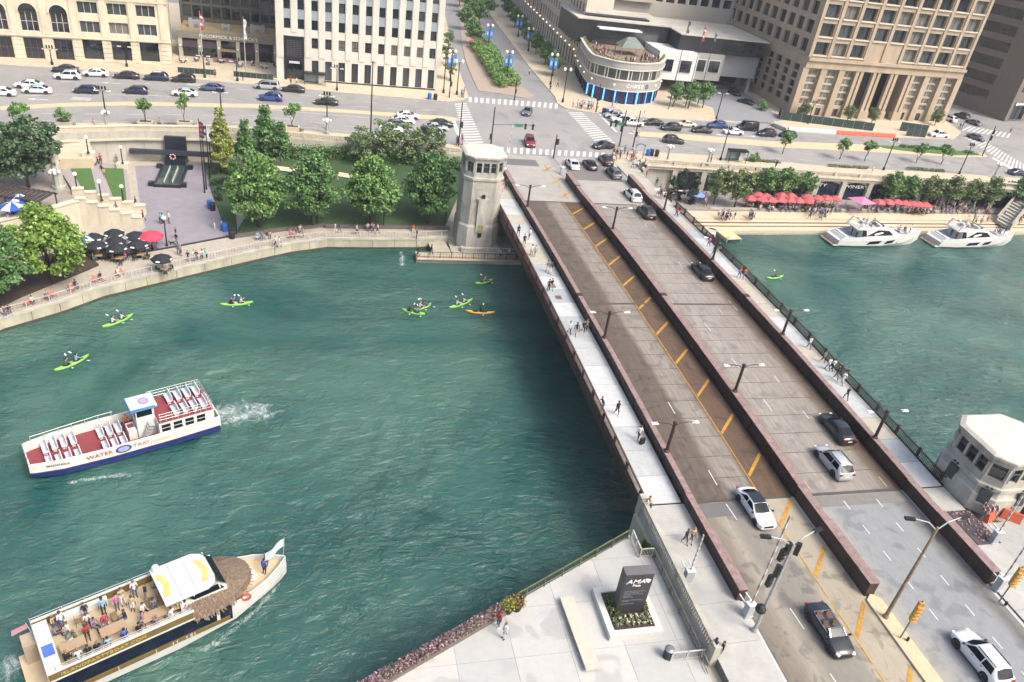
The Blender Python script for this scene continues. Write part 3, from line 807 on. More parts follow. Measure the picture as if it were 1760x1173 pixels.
# upper landing and steps to the drive
lg = wall_thing('landing_steps', 'beige stone landing with steps rising to the drive left of the memorial', 'stair', (*at(115,262,5.).xy, 5))
for k in range(6):
    wp('tread', MB().prism([at(68-k,254-k*4.6,5.).xy, at(156-k*1.5,254-k*4.6,5.).xy, at(156-k*1.5,249.4-k*4.6,5.).xy, at(68-k,249.4-k*4.6,5.).xy], 4.5, 5.3+k*.28), LIME, lg)
wp('landing', MB().prism([at(x,y,5.).xy for x,y in ((70,276),(160,275),(158,254),(68,254))], 3.4, 5.2), mat('landing_stone', (216,202,172), .85, var=.05), lg)
for px, py, z in ((153,268,5.2),(212,287,2.6)):
    c = at(px,py,z); tag(MB().prism([c.xy+Vector(v) for v in ((-.9,-.7),(.9,-.7),(.9,.7),(-.9,.7))], z-1, z+.7).build('stone_pedestal', MATS['pale_coping']), 'square pale stone pedestal carrying a globe lamp by the %s' % ('upper landing' if z > 5 else 'lower lawn'), 'pedestal')
# obelisk pillar
c = at(103,324,5.)
ob = thing('stone_pillar', 'tall tapered beige stone pillar with a rounded finial above the stepped stair', 'pillar', c)
MB().lathe([(1.0,0),(1.0,.5),(.78,.6),(.55,4.6),(.62,4.8)], 8, ph=.4).build('shaft', LIME2, ob)
MB().lathe([(.45,4.8),(.5,5.1),(.2,5.3),(.28,5.5),(.05,5.8)], 8).build('finial', LIME2, ob)

# ------------------------------------------------------------------ left bridge house (tall tower)
TWM = mat('tower_limestone', (194,190,178), .9, var=.24, scale=.6, streak=.3, bump=.3)
def octo(cx, cy, r, c): return [Vector((cx+sx*a, cy+sy*b)) for sx, sy, a, b in ((-1,-1,r,c),(-1,-1,c,r),(1,-1,c,r),(1,-1,r,c),(1,1,r,c),(1,1,c,r),(-1,1,c,r),(-1,1,r,c))]
def ring(pts, z): return [(p.x, p.y, z) for p in pts]
def bridge_house(name, label, cx, cy, z0, z1, r0, r1, ch, nwin, roofh, base):
    h = thing(name, label, 'bridge house', (cx, cy, z0))
    B = lambda nm, mb, m, p=None: (lambda o: o)(mb.build(nm, m, p or h))
    k = ch / r0
    O = lambda r, z: ring(octo(0, 0, r, r*k), z)
    zl = z1 - z0; zw = zl - 3.3                      # window storey starts here
    B('shaft', MB().loft([O(r0,0), O(r0,zl*.3), O(r0*.95,zl*.32), O(r1,zw-.5)]), TWM)
    for q in range(1, int(zw/1.1)):                   # courses of ashlar, joint lines recessed between them
        zq = q*1.1; rq = r0 if zq < zl*.3 else r0*.95+(r1-r0*.95)*(zq-zl*.32)/(zw-.5-zl*.32)
        if zq+1.0 < zw-.5 and not (zl*.3-1.1 < zq < zl*.33): B('ashlar_course', MB().loft([O(rq+.03,zq+.03), O(rq+.03+(r1-r0)*.0,zq+1.05)], cap=True), TWM)
    B('string_course', MB().loft([O(r1,zw-.5), O(r1+.22,zw-.4), O(r1+.22,zw-.05), O(r1,zw+.02)]), TWM)
    lo = r1-.28
    B('lantern_core', MB().loft([O(lo,zw), O(lo,zl-.5)]), GLASS)
    B('window_sill', MB().loft([O(r1-.05,zw), O(r1-.05,zw+.75)]), TWM)
    B('window_head', MB().loft([O(r1-.05,zl-1.0), O(r1-.02,zl-.4)]), TWM)
    pts = octo(0, 0, r1-.12, (r1-.12)*k)
    for i in range(8):
        a, b = pts[i], pts[(i+1)%8]; d = b-a; L = d.length; t = d/L
        nw = nwin if L > r1*.9 else 1
        for j in range(nw+1):
            p = a + d*(j/nw); w = .42 if j in (0, nw) else .26
            B('pier', MB().cbox((p.x, p.y, (zw+.75+zl-1.0)/2), (w,.28,zl-1.0-zw-.75), math.atan2(t.y,t.x)), TWM)
        for j in range(nw):
            p = a + d*((j+.5)/nw)
            f = MB(); ww = L/nw-.3; hh = zl-1.75-zw
            for s in (-1,1): f.box(s*ww/2-.04,s*ww/2+.04,-.03,.03,0,hh)
            f.box(-ww/2,ww/2,-.03,.03,hh*.62,hh*.62+.07)
            o = f.build('window_frame', mat('frame_blue_grey', (92,112,122), .5), h); o.location = (p.x+t.y*.06, p.y-t.x*.06, zw+.75); o.rotation_euler.z = math.atan2(t.y,t.x)
    B('cornice', MB().loft([O(r1+.05,zl-.42), O(r1+.3,zl-.3), O(r1+.3,zl-.05), O(r1+.12,zl)]), TWM)
    B('roof', MB().loft([O(r1+.12,zl+.003), O(r1-.1,zl+.15), O(.05,zl+roofh)]), mat('roof_white', (222,216,202), .85, var=.09))
    return h
tl = bridge_house('bridge_house', 'tall weathered limestone bridge house tower at the far left end of the bridge', 24.9, 112.2, .2, 16.3, 3.25, 2.95, 2.0, 3, .5, True)
for z, w, hh in ((5.4,.5,.9),(3.2,.55,.8),(9.7,.5,.55)):
    MB().box(-w/2,w/2,-3.42,-3.2,z,z+hh).build('slit_window', GLASS, tl)
MB().box(-.75,.75,-3.44,-2.9,4.0,9.4).box(-1.0,1.0,-3.4,-2.9,9.4,9.6).build('niche_panel', TWM, tl)
MB().box(-.4,.4,-3.46,-3.4,3.9,5.2).build('moss_stain', mat('moss', (150,152,96), .95, var=.3), tl)
rh = bridge_house('bridge_house', 'white roofed bridge house at the near right end of the bridge', 64.4, 45.05, 7.0, 13.5, 3.8, 3.45, 2.35, 3, .28, True)
for (x, y, a) in ((-3.8,.7,-math.pi/2), (-3.06,-3.06,-math.pi/4), (.6,-3.8,0)):
    o = MB().box(-.5,.5,-.06,.2,1.2,2.7).build('shuttered_window', mat('shutter_slate', (70,78,84), .6, var=.1), rh); o.location = (x,y,0); o.rotation_euler.z = a
    o2 = MB().box(-.62,.62,-.1,.1,1.0,1.2).build('sill', TWM, rh); o2.location = (x,y,0); o2.rotation_euler.z = a
    for dx in (-.2,.2):
        o3 = MB().box(dx-.09,dx+.09,-.05,.1,3.0,3.18).build('vent', DARKST, rh); o3.location = (x,y,0); o3.rotation_euler.z = a
o = MB().box(-.55,.55,-.06,.2,0,2.4).build('door', DARKST, rh); o.location = (2.0,-3.8,0)
MB().lathe([(.16,6.5),(.16,7.0),(.2,7.05)], 8, (2.6,-1.6)).build('roof_vent', BLACKM, rh)
# foundation block and docks under the left tower
fb = wall_thing('tower_foundation', 'mossy concrete foundation with a fenced ledge under the left bridge tower', 'foundation', (24.9,111,0))
wp('block', MB().box(20.6,31,107.6,118,-1,.95), CONC, fb)
wp('step_block', MB().box(22.2,28.5,108.2,112,.95,1.6), LIME2, fb)
dk = thing('river_dock', 'low pale floating dock with a railing running under the far end of the bridge', 'dock', (24,106,0))
D0, D1 = at(716,441,1.05).xy, Vector((60,104.6))
wp('pontoon', MB().prism([D0, Vector((60,D0.y-.6)), Vector((60,D0.y+2.2)), D0+Vector((.2,2.4))], -.5, .72), LIME2, dk)
for k in range(17):
    x = D0.x + .05 + k*2.6; wp('deck_panel', MB().box(x, x+2.55, D0.y-.5-.6*(k/17), D0.y+2.2, .72, .82), mat('dock_deck', (206,190,164), .8, var=.08), dk)
wp('gangway', MB().prism([Vector((17.6,107.6)), Vector((20.6,107.6)), Vector((20,113)), Vector((17.2,113))], .8, .95), WALKC, dk)
fence('dock_railing', 'dark slim railing along the outer edge of the river dock', [D0+Vector((.15,.1)), Vector((44,D0.y-.25))], .82, 1.0, 1.75, mat('dock_rail', (84,76,74), .5), None, .5)
fence('dock_railing', 'pale inner railing between the river dock and the tower foundation', [Vector((20.9,108.1)), Vector((32,107.9))], .95, 1.05, 1.8, WHITE, None, .4)

# ------------------------------------------------------------------ right riverwalk
RR = [Vector((60.7,119.6))] + P((1250,391),(1420,396.5),(1740,398), z=.9) + [Vector((400,140))]
RR[1].y = 120.3
rrp = RR + [Vector((400,150))] + [p + Vector((0,.3)) for p in UBR[::-1][1:]] + [Vector((60.7,138))]
struct('riverwalk', MB().prism(rrp, -3, .55), CONC)
QUAY = mat('quay_stone', (222,206,176), .85, var=.07)
RGREY = mat('riverwalk_pavers', (164,156,152), .85, var=.1)
def rstrip(d0, d1, z, m, name='riverwalk_step'):
    mb = MB(); strip(mb, RR, d0, d1, .3, z); return struct(name, mb, m)
rstrip(-.05, 1.7, .9, QUAY, 'quay')
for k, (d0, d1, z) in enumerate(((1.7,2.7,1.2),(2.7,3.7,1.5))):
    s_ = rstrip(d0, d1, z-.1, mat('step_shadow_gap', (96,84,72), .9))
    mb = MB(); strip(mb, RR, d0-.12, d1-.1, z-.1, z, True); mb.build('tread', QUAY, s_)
rstrip(3.7, 7.0, 1.75, QUAY, 'riverwalk_promenade')
rw2 = wall_thing('riverwalk_seat_wall', 'long low tan seat wall full of sitting people along the right riverwalk', 'wall', (*RR[2], 1.75))
for p, a in along(offset_poly(RR[:4], 7.3), 3.0, 14):
    t = Vector((math.cos(a), math.sin(a))); n = Vector((-t.y, t.x))
    wp('block', MB().prism([p, p+t*2.95, p+t*2.95+n*.5, p+n*.5], 1.7, 2.25), LIME2, rw2)
rstrip(7.05, 20, 2.05, RGREY, 'riverwalk_terrace')
# viaduct wall with arched shopfronts
va = wall_thing('viaduct_wall', 'pale stone viaduct wall with arched dark shopfronts under the drive right of the bridge', 'wall', (UBR[3].x, UBR[3].y, 2))
sg = UBR[1:7]
for k, (p, a) in enumerate(along(sg, 6.4, 0)):
    if k > 15: break
    wp('pier', MB().cbox((p.x+.5*math.sin(a), p.y-.5*math.cos(a), 4.2), (1.1,1.0,4.4), a), LIME2, va)
    q = p + Vector((math.cos(a), math.sin(a)))*3.2
    if k >= 1:
        wp('shopfront', MB().cbox((q.x+.12*math.sin(a), q.y-.12*math.cos(a), 3.9), (5.3,.2,3.9), a), mat('shopfront_dark', (30,40,60), .25, var=.2), va)
        mb = MB()                                     # flat arch above the opening
        for i in range(8):
            u0, u1 = -2.65+i*.6625, -2.65+(i+1)*.6625
            z0, z1 = 5.35+.55*(1-(u0/2.65)**2), 5.35+.55*(1-(u1/2.65)**2)
            c_, s_ = math.cos(a), math.sin(a)
            f = lambda u, v, z: (q.x+u*c_+v*s_, q.y+u*s_-v*c_, z)
            mb.face([f(u0,.3,z0),f(u1,.3,z1),f(u1,.3,6.3),f(u0,.3,6.3)]); mb.face([f(u0,.3,z0),f(u0,.1,z0),f(u1,.1,z1),f(u1,.3,z1)])
        wp('arch', mb, LIME2, va)
    else:
        wp('panel', MB().cbox((q.x+.12*math.sin(a), q.y-.12*math.cos(a), 4.2), (5.3,.3,4.4), a), LIME2, va)
mb = MB(); strip(mb, sg, -1.05, .0, 6.3, 7.0, True); wp('beam', mb, LIME, va)
mb = MB(); strip(mb, sg, -1.3, .0, 6.85, 7.05, True); wp('cornice', mb, LIME, va)
balustrade('street_balustrade', 'long pale stone balustrade of the drive above the red umbrellas right of the bridge', [Vector((p.x, p.y-.5)) for p in UBR[1:7]], 7.05, LIME, .34)
for tx, px, py in (('CITY', 1402, 313.5), ('WINERY', 1464, 317)):
    c = at(px, py, 5.1); c.y = UBR[3].y + (UBR[4].y-UBR[3].y)*(c.x-UBR[3].x)/(UBR[4].x-UBR[3].x)
    text('sign_letters', tx, .95, WHITE, va, Vector((c.x, c.y-.5, 5.1)) - Vector(va.location), (math.pi/2, 0, rad(-3)), .03, sx=1.6)
# stair at the far right end
rs = wall_thing('riverwalk_stair', 'grey stone stair with side walls climbing from the riverwalk at the right edge', 'stair', (*at(1745,365,2).xy, 2))
c = at(1722,385,2.); c2 = at(1770,330,6.)
for k in range(14):
    wp('tread', MB().prism([lerp(c.xy,c2.xy,k/14)+Vector((0,-2.2)), lerp(c.xy,c2.xy,(k+1)/14)+Vector((0,-2.2)), lerp(c.xy,c2.xy,(k+1)/14)+Vector((0,1.6)), lerp(c.xy,c2.xy,k/14)+Vector((0,1.6))], 1.5, 2.2+k*.33), LIME2, rs)
for dy in (-2.5, 1.6):
    wp('side_wall', MB().prism([c.xy+Vector((0,dy)), c2.xy+Vector((0,dy)), c2.xy+Vector((0,dy+.4)), c.xy+Vector((0,dy+.4))], 1.5, [3.1,7.8,7.8,3.1]), LIME2, rs)
pc = at(1245,402,.4)
pb = thing('timber_jetty', 'small pale timber jetty at the quay just right of the bridge', 'jetty', pc)
for k in range(9): MB().box(-1.6+.1,1.6,-3.2+k*.82,-2.42+k*.82,.3,.42).build('plank', mat('pale_timber', (232,212,164), .8, var=.08), pb)
MB().box(-1.6,-1.5,-3.2,4.2,-.3,.3).box(1.5,1.6,-3.2,4.2,-.3,.3).build('beam', mat('pale_timber', (232,212,164)), pb)
pb.rotation_euler.z = rad(8)

# ------------------------------------------------------------------ plaza on the near bank
PZ = 6.3
def clip(poly, a, b):
    """keep what lies right of the line a -> b"""
    out = []
    f = lambda p: (b.x-a.x)*(p.y-a.y) - (b.y-a.y)*(p.x-a.x)
    for i, p in enumerate(poly):
        q = poly[(i+1) % len(poly)]; fp, fq = f(p), f(q)
        if fp <= 0: out.append(p)
        if fp * fq < 0: out.append(p + (q-p)*(fp/(fp-fq)))
    return out
plz = struct('plaza', MB().prism(NB[2:9] + [Vector((27.4,-80))], 6.0, PZ-.02), mat('plaza_joint', (150,150,148), .9))
PLM = [ramp_mat('plaza_slab_%d' % i, 0, 0, 40, [(0,c), (1,c)], nscale=.5, var=.05, stain=.14 if i < 2 else .05, stain_scale=.36, wet=.4) for i, c in enumerate(((198,198,193), (204,203,197), (191,192,188)))]
xs = [27.38, 26.1, 21.9, 17.7, 13.5, 9.3, 5.1, .9, -3.3, -7.5, -11.7, -15.9]
ys = [43.5, 40.5, 36.5, 32.3, 28.1, 23.9, 19.7, 15.5, 11.3]
for i in range(len(xs)-1):
    for j in range(len(ys)-1):
        if i == 0 and j == 0: continue
        sq = [Vector((xs[i+1]+.012, ys[j+1]+.012)), Vector((xs[i]-.012, ys[j+1]+.012)), Vector((xs[i]-.012, ys[j]-.012)), Vector((xs[i+1]+.012, ys[j]-.012))]
        for a, b in ((Vector((-60,-2)), Vector((4,31.7))), (Vector((4,31.7)), Vector((13.9,36.9))), (Vector((13.9,36.9)), Vector((25.9,42.8)))):
            sq = clip(sq, a, b) if len(sq) > 2 else sq
        if len(sq) > 2: MB().prism(sq, PZ-.03, PZ).build('slab', PLM[(i*2+j*3) % 3], plz)
GREENR = mat('olive_rail', (108,116,84), .6, var=.15)
fence('plaza_railing', 'olive metal railing along the river edge of the near plaza', [Vector((25.7,42.5)), Vector((14.6,37.0))], PZ, 1.05, 1.9, GREENR, None, .16)
fence('plaza_railing', 'slim grey fence along the foot of the abutment parapet on the near plaza', [Vector((27.2,40.3)), Vector((27.2,29.2))], PZ, .95, 1.9, mat('rail_grey', (132,128,120), .5), None, .4)
fence('plaza_railing', 'short pale fence closing the notch by the ivy wall on the near plaza', [Vector((26.05,42.5)), Vector((26.0,40.35)), Vector((27.2,40.35))], PZ, 1.05, 1.1, mat('rail_pale', (216,212,204), .5), None, .14)
fence('plaza_railing', 'short pale fence beside the litter bin on the near plaza', [at(1152,1137,PZ).xy, at(1207,1131,PZ).xy], PZ, 1.0, 1.2, mat('rail_pale', (216,212,204)), None, .17)
# sign in its planter
pl = thing('square_planter', 'square white stone planter with flowers round the dark plaza sign', 'planter', (22.95, 35.05, PZ))
for x0,x1,y0,y1 in ((-2.15,2.15,-2.25,-1.75),(-2.15,2.15,1.75,2.25),(-2.15,-1.65,-1.75,1.75),(1.65,2.15,-1.75,1.75)):
    MB().box(x0,x1,y0,y1,0,.55).build('rim', mat('planter_stone', (222,220,212), .8, var=.05), pl)
MB().face([(-1.65,-1.75,.42),(1.65,-1.75,.42),(1.65,1.75,.42),(-1.65,1.75,.42)]).build('soil', SOIL, pl)
def leafcloud(mb, c, r, n, s, flat=1., mats=1, up=.4):
    for k in range(n):
        th = random.random()*6.283; cz = random.uniform(-1,1); rr_ = random.random()**.4
        p = Vector((c[0]+r[0]*rr_*math.sqrt(1-cz*cz)*math.cos(th), c[1]+r[1]*rr_*math.sqrt(1-cz*cz)*math.sin(th), c[2]+r[2]*rr_*cz))
        n_ = Vector((random.gauss(0,1), random.gauss(0,1), random.gauss(up,1))).normalized()
        u = n_.orthogonal().normalized(); u.rotate(Matrix.Rotation(random.random()*6.28, 3, n_)); v = n_.cross(u)
        q = s*random.uniform(.6,1.3); u *= q; v *= q*.7
        mb.cur = random.randrange(mats)
        mb.face([p-u, p+v, p+u, p-v])
    mb.cur = 0
fl = MB()
for k in range(7): leafcloud(fl, (-1.35+k*.45,-1.1+.08*(k%2),.62), (.2,.5,.22), 90, .09, mats=2)
tag(fl.build('flowers', [leafmat('white_bloom',(214,216,186)), leafmat('bloom_green',(112,128,72))], None, (22.95,35.05,PZ)), 'white flowering rows at the front of the sign planter', 'flowers')['kind'] = 'stuff'
fl = MB(); leafcloud(fl, (-1.1,.3,.65), (.5,1.2,.35), 420, .1, mats=2); leafcloud(fl, (1.35,.3,.7), (.3,1.1,.35), 300, .1, mats=2)
tag(fl.build('shrub', [leafmat('sage',(92,104,64)), leafmat('bloom_green',(112,128,72))], None, (22.95,35.05,PZ)), 'low green shrubs beside the dark plaza sign', 'shrub')['kind'] = 'stuff'
SLATE = mat('sign_slate', (62,64,68), .45, var=.06)
sg_ = thing('plaza_sign', 'tall dark grey slab sign with white AMA Plaza lettering', 'sign', (23.0, 35.2, PZ+.4), rad(-2))
MB().box(-1.12,1.12,-.42,.42,0,4.3).build('slab', SLATE, sg_)
MB().box(-1.12,1.12,-.42,.42,4.302,4.34).build('top_cap', mat('sign_cap', (112,108,112), .6, var=.08), sg_)
TW = mat('sign_white', (238,238,238), .5, var=0, k=.8); TG = mat('sign_grey_text', (128,130,134), .5, var=0)
fr = (math.pi/2, 0, 0)
text('letters', 'AMA', .62, TW, sg_, (-.18,-.43,3.55), fr, .015, shear=.25, sx=1.15)
text('letters', 'Plaza', .32, TW, sg_, (-.05,-.43,3.13), fr, .015)
mb = MB()
for k in range(5):
    a = -.5+k*.25; mb.cbox((.76+.16*math.sin(a*2), -.435, 3.62+.05*math.cos(k)), (.07,.02,.42-.05*abs(k-2)), 0, 0, a*.5)
mb.build('leaf_emblem', TW, sg_)
for z, w in ((2.5,1.5),(2.34,1.1),(2.18,1.5),(2.0,.5),(1.86,.7),(1.5,1.6),(1.36,.5),(1.1,1.0)):
    mb = MB(); x = -.85
    while x < -.85 + w:
        l = random.uniform(.08,.22); mb.box(x, x+l, -.432, -.425, z-.035, z+.035); x += l + .05
    mb.build('small_text', TG, sg_)
bn = thing('stone_bench', 'long pale stone bench on two blocks on the near plaza', 'bench', (18.65, 33.6, PZ), rad(2))
MB().box(-.55,.55,-3.15,3.15,.32,.5).build('seat', mat('bench_stone', (212,204,188), .8, var=.06), bn)
for y in (-2.2, 2.2): MB().box(-.4,.4,y-.35,y+.35,0,.318).build('support', mat('bench_base', (150,146,140), .85), bn)
tb = thing('litter_bin', 'round dark litter bin with a domed lid beside the short fence on the near plaza', 'litter bin', (24.75, 31.0, PZ))
MB().lathe([(.3,0),(.34,.05),(.36,.85),(.33,.9)], 14).build('bin', mat('bin_dark', (52,60,64), .5, .2), tb)
MB().lathe([(.37,.902),(.37,.96),(.22,1.06),(.05,1.08)], 14).build('lid', GREYM, tb)
for k, (dx, lab) in enumerate(((-.55,'left pot of yellow green foliage at the corner of the near plaza hedge'),(.55,'right pot of purple and yellow foliage at the corner of the near plaza hedge'))):
    c = at(880+dx*14, 1050-dx*4, PZ)
    t_ = thing('flower_pot', lab, 'flower pot', c, 0, 'pots on the near plaza')
    MB().lathe([(.3,0),(.42,.6),(.46,.62)], 10).build('pot', BLACKM, t_)
    mb = MB(); leafcloud(mb, (0,0,.95), (.65,.65,.5), 420, .1, mats=2); mb.build('plant', [leafmat('lime',(170,160,60)), leafmat('purple' if k else 'bloom_green',(96,52,72) if k else (112,128,72))], t_)
hd = MB(); a, b = at(862,1053,PZ).xy, at(600,1204,PZ).xy
for k in range(60):
    p = lerp(a, b, (k+.5)/60); leafcloud(hd, (p.x, p.y, PZ+.6), (.45,.45,.5), 110, .09, mats=3)
tag(hd.build('flower_hedge', [leafmat('petal_pink',(188,152,168)), leafmat('petal_mauve',(140,116,120)), leafmat('hedge_brown',(112,106,84))]), 'long pink flowering hedge along the river edge of the near plaza', 'hedge')
tag(MB().prism([a+Vector((.5,-.2)), b+Vector((.5,-.2)), b+Vector((-.1,.45)), a+Vector((-.1,.45))], PZ, PZ+.35).build('hedge_trough', mat('trough', (120,110,100), .9)), 'low stone trough holding the pink flowering hedge', 'trough')

# ------------------------------------------------------------------ buildings
WINC = {}
def window(root, p, ang, w, h, pane, frame, nx=1, nz=1, fw=.1):
    """window part (frame and bars) with its pane as a sub-part"""
    key = (round(w,2), round(h,2), pane.name, frame.name, nx, nz)
    if key not in WINC:
        f = MB()
        f.box(0,fw,-.04,.06,0,h).box(w-fw,w,-.04,.06,0,h).box(fw,w-fw,-.04,.06,0,fw).box(fw,w-fw,-.04,.06,h-fw,h)
        for i in range(1,nx): f.box(w*i/nx-.05,w*i/nx+.05,-.03,.05,fw,h-fw)
        for i in range(1,nz): f.box(fw,w-fw,-.025,.045,h*i/nz-.04,h*i/nz+.04)
        g = MB().face([(0,.03,0),(w,.03,0),(w,.03,h),(0,.03,h)])
        WINC[key] = (f.mesh('window', frame), g.mesh('pane', pane))
    o = link('window', WINC[key][0], root, Vector(p) - Vector(root.location), ang)
    link('pane', WINC[key][1], o)
    return o

def facade(root, p0, ang, W, z0, z1, ops, m, depth=.35, name='wall', frame=None, thick=None):
    """wall with real openings; ops = (u0,u1,za,zb,pane,nx,nz)"""
    us = sorted({0., W} | {round(o[0],3) for o in ops} | {round(o[1],3) for o in ops})
    zs = sorted({z0, z1} | {round(o[2],3) for o in ops} | {round(o[3],3) for o in ops})
    c, s = math.cos(ang), math.sin(ang)
    f = lambda u, d, z: (p0[0]+u*c-d*s, p0[1]+u*s+d*c, z)
    mb = MB()
    inside = lambda u, z: any(o[0] < u < o[1] and o[2] < z < o[3] for o in ops)
    for za, zb in zip(zs, zs[1:]):
        run = None
        for ua, ub in zip(us, us[1:]):
            if inside((ua+ub)/2, (za+zb)/2):
                if run is not None: mb.face([f(run,0,za),f(ua,0,za),f(ua,0,zb),f(run,0,zb)]); run = None
            elif run is None: run = ua
        if run is not None: mb.face([f(run,0,za),f(W,0,za),f(W,0,zb),f(run,0,zb)])
    for o in ops:
        u0,u1,a,b = o[:4]
        mb.face([f(u0,0,a),f(u0,depth,a),f(u0,depth,b),f(u0,0,b)]); mb.face([f(u1,depth,a),f(u1,0,a),f(u1,0,b),f(u1,depth,b)])
        mb.face([f(u0,0,a),f(u1,0,a),f(u1,depth,a),f(u0,depth,a)]); mb.face([f(u0,depth,b),f(u1,depth,b),f(u1,0,b),f(u0,0,b)])
    w = wp(name, mb, m, root)
    for o in ops:
        if o[4] is not None:
            window(root, f(o[0], depth-.06, o[2]), ang, o[1]-o[0], o[3]-o[2], o[4], o[7] if len(o) > 7 else frame, o[5], o[6])
    return w
FRW = mat('window_frame_pale', (214,208,194), .6, var=0); FRD = mat('window_frame_dark', (54,56,60), .5, var=0); FRB = mat('window_frame_bronze', (104,76,54), .5, var=.1)
rp = random.Random(3)
def pane(*c): return rp.choice(c)

# --- white marble office block
b = thing('office_building', 'white marble office block with tall window columns and a black entrance portal', 'building', (9.3, 188, 7))
MARB = mat('white_marble', (230,226,214), .6, var=.08, scale=.6, streak=.25)
x0, W = -8.3, 35.2; base = 180.2
ops = []
SPA = mat('spandrel_blue_grey', (164,178,184), .3, var=.05)
for i in range(12):
    u = 1.75 + i*2.86
    if i >= 2:
        ops.append((u,u+1.45,7.45,11.6,pane(GLASS,GLASS,GLASS2),2,1,FRD)); ops.append((u,u+1.35,14.1,16.3,pane(BLIND,BLIND,GLASS2,GLASS),2,3,FRD))
    for k in range(8):
        z = 17.9 + k*3.9
        ops.append((u,u+1.35,z,z+2.05,pane(GLASS,GLASS,GLASS,GLASS2),1,1,FRD))
        ops.append((u,u+1.35,z+2.052,z+3.898,None,1,1))
ops.append((1.6,5.9,7.02,16.4,None,1,1))
facade(b, (x0,base), 0, W, 7.1, 50, ops, MARB, .3)
for i in range(12):
    for k in range(8):
        z = 17.9 + k*3.9
        wp('spandrel', MB().box(x0+1.75+i*2.86, x0+3.1+i*2.86, base+.06, base+.3, z+2.07, z+3.88), SPA, b)
for i in range(13):                                    # projecting piers between the columns
    u = 1.75 + i*2.86 - 1.42 if i else .1
    ua, ub = (u+.08, u+1.34) if i else (.1, 1.6)
    wp('pier', MB().box(x0+ua, x0+ub, base-.16, base, 17.2 if i in (1,) else 11.9 if i in (0,) else 12.2, 49.9), MARB, b)
facade(b, (x0+W,base), math.pi/2, 60, 7.1, 50, [(2+i*3.2,3.6+i*3.2,17.9+k*3.9,20+k*3.9,GLASS,1,1,FRD) for i in range(10) for k in range(8)], MARB, .3, 'side_wall')
facade(b, (x0,base+30), -math.pi/2, 30, 7.1, 50, [], MARB, .3, 'side_wall')
wp('roof', MB().box(x0+.1,x0+W-.1,base+.35,base+59,49.8,50), MARB, b)
wp('base_course', MB().box(x0+5.95,x0+W-.2,base-.12,base+.0,7.1,7.42), DARKST, b)
wp('portal', MB().box(x0+1.6,x0+2.15,base-.1,base+.2,7.1,16.4).box(x0+5.4,x0+5.9,base-.1,base+.2,7.1,16.4).box(x0+2.15,x0+5.4,base-.1,base+.2,11.4,12.0).box(x0+2.15,x0+5.4,base-.1,base+.2,15.6,16.4), DARKST, b)
wp('entrance_void', MB().box(x0+2.15,x0+5.4,base+.9,base+1.1,7.1,11.4), GLASS, b)
mb = MB()
for i in range(5): mb.box(x0+2.4+i*.68,x0+2.48+i*.68,base-.02,base+.1,12.1,15.5)
for i in range(9): mb.box(x0+2.2,x0+5.3,base+.0,base+.08,12.2+i*.4,12.28+i*.4)
wp('bronze_grille', mb, mat('grille_bronze', (112,108,108), .5, .3), b)
wp('grille_back', MB().box(x0+2.15,x0+5.4,base+.12,base+.25,12,15.6), DARKST, b)
wp('lit_sign', MB().box(x0+2.7,x0+4.9,base-.14,base-.1,10.7,11.2), mat('sign_plate', (214,214,210), .5), b)

# --- cream stone building on the far left
A5 = rad(8.4); cx, cy = at(297,113,7.).xy
WL = 58; p0 = (cx - WL*math.cos(A5), cy - WL*math.sin(A5))
b = thing('office_building', 'cream stone office building with arched entrance bays at the left edge', 'building', (cx-20, cy+6, 7))
CREAM = mat('cream_stone', (230,220,194), .8, var=.13, scale=.6, streak=.3)
ops = []
cent = [WL - 4.3 - i*5.4 for i in range(10)]
for i, u in enumerate(cent):
    if i < 3:
        ops.append((u-1.85,u+1.85,7.6,11.5,GLASS,1,1,FRD))
        for k in range(8): ops.append((u-1.85,u+1.85,12.9+k*3.75,15.2+k*3.75,pane(GLASS,GLASS,GLASS2,BLIND),3,1,FRW))
    else:
        ops.append((u-1.7,u+1.7,7.2,11.4,GLASS,3,2,FRB)); ops.append((u-1.6,u+1.6,12.6,16.4,GLASS,3,2,FRW))
        for k in range(6): ops.append((u-1.85,u+1.85,20.4+k*3.75,22.7+k*3.75,GLASS,3,1,FRW))
facade(b, p0, A5, WL, 7.1, 43, ops, CREAM, .5)
facade(b, (cx,cy), A5+math.pi/2, 26, 7.1, 43, [(2+i*4.2,4.2+i*4.2,9+k*3.75,11.3+k*3.75,GLASS,2,1,FRW) for i in range(6) for k in range(9)], CREAM, .4, 'side_wall')
cA, sA = math.cos(A5), math.sin(A5)
uf = lambda u, d, z: (p0[0]+u*cA-d*sA, p0[1]+u*sA+d*cA, z)
for i, u in enumerate(cent):
    if i >= 3:                                        # the arched heads above the entrance bays
        pts = [uf(u-1.6,-.02,16.4)] + [uf(u+1.6*math.cos(t),-.02,16.4+1.6*math.sin(t)) for t in [math.pi*(1-j/10) for j in range(11)]] + [uf(u+1.6,-.02,16.4)]
        wp('arch_window', MB().face(pts[1:-1]), GLASS, b)
        mb = MB()
        for j in range(12):
            t0, t1 = math.pi*(1-j/12), math.pi*(1-(j+1)/12)
            q = [uf(u+r*math.cos(t),-.22 if fr_ else .0,16.4+r*math.sin(t)) for r, t, fr_ in ((1.6,t0,1),(1.6,t1,1),(2.0,t1,1),(2.0,t0,1))]
            mb.face(q[::-1]); mb.face([uf(u+1.6*math.cos(t0),-.22,16.4+1.6*math.sin(t0)), uf(u+1.6*math.cos(t0),0,16.4+1.6*math.sin(t0)), uf(u+1.6*math.cos(t1),0,16.4+1.6*math.sin(t1)), uf(u+1.6*math.cos(t1),-.22,16.4+1.6*math.sin(t1))])
        wp('archivolt', mb, CREAM, b)
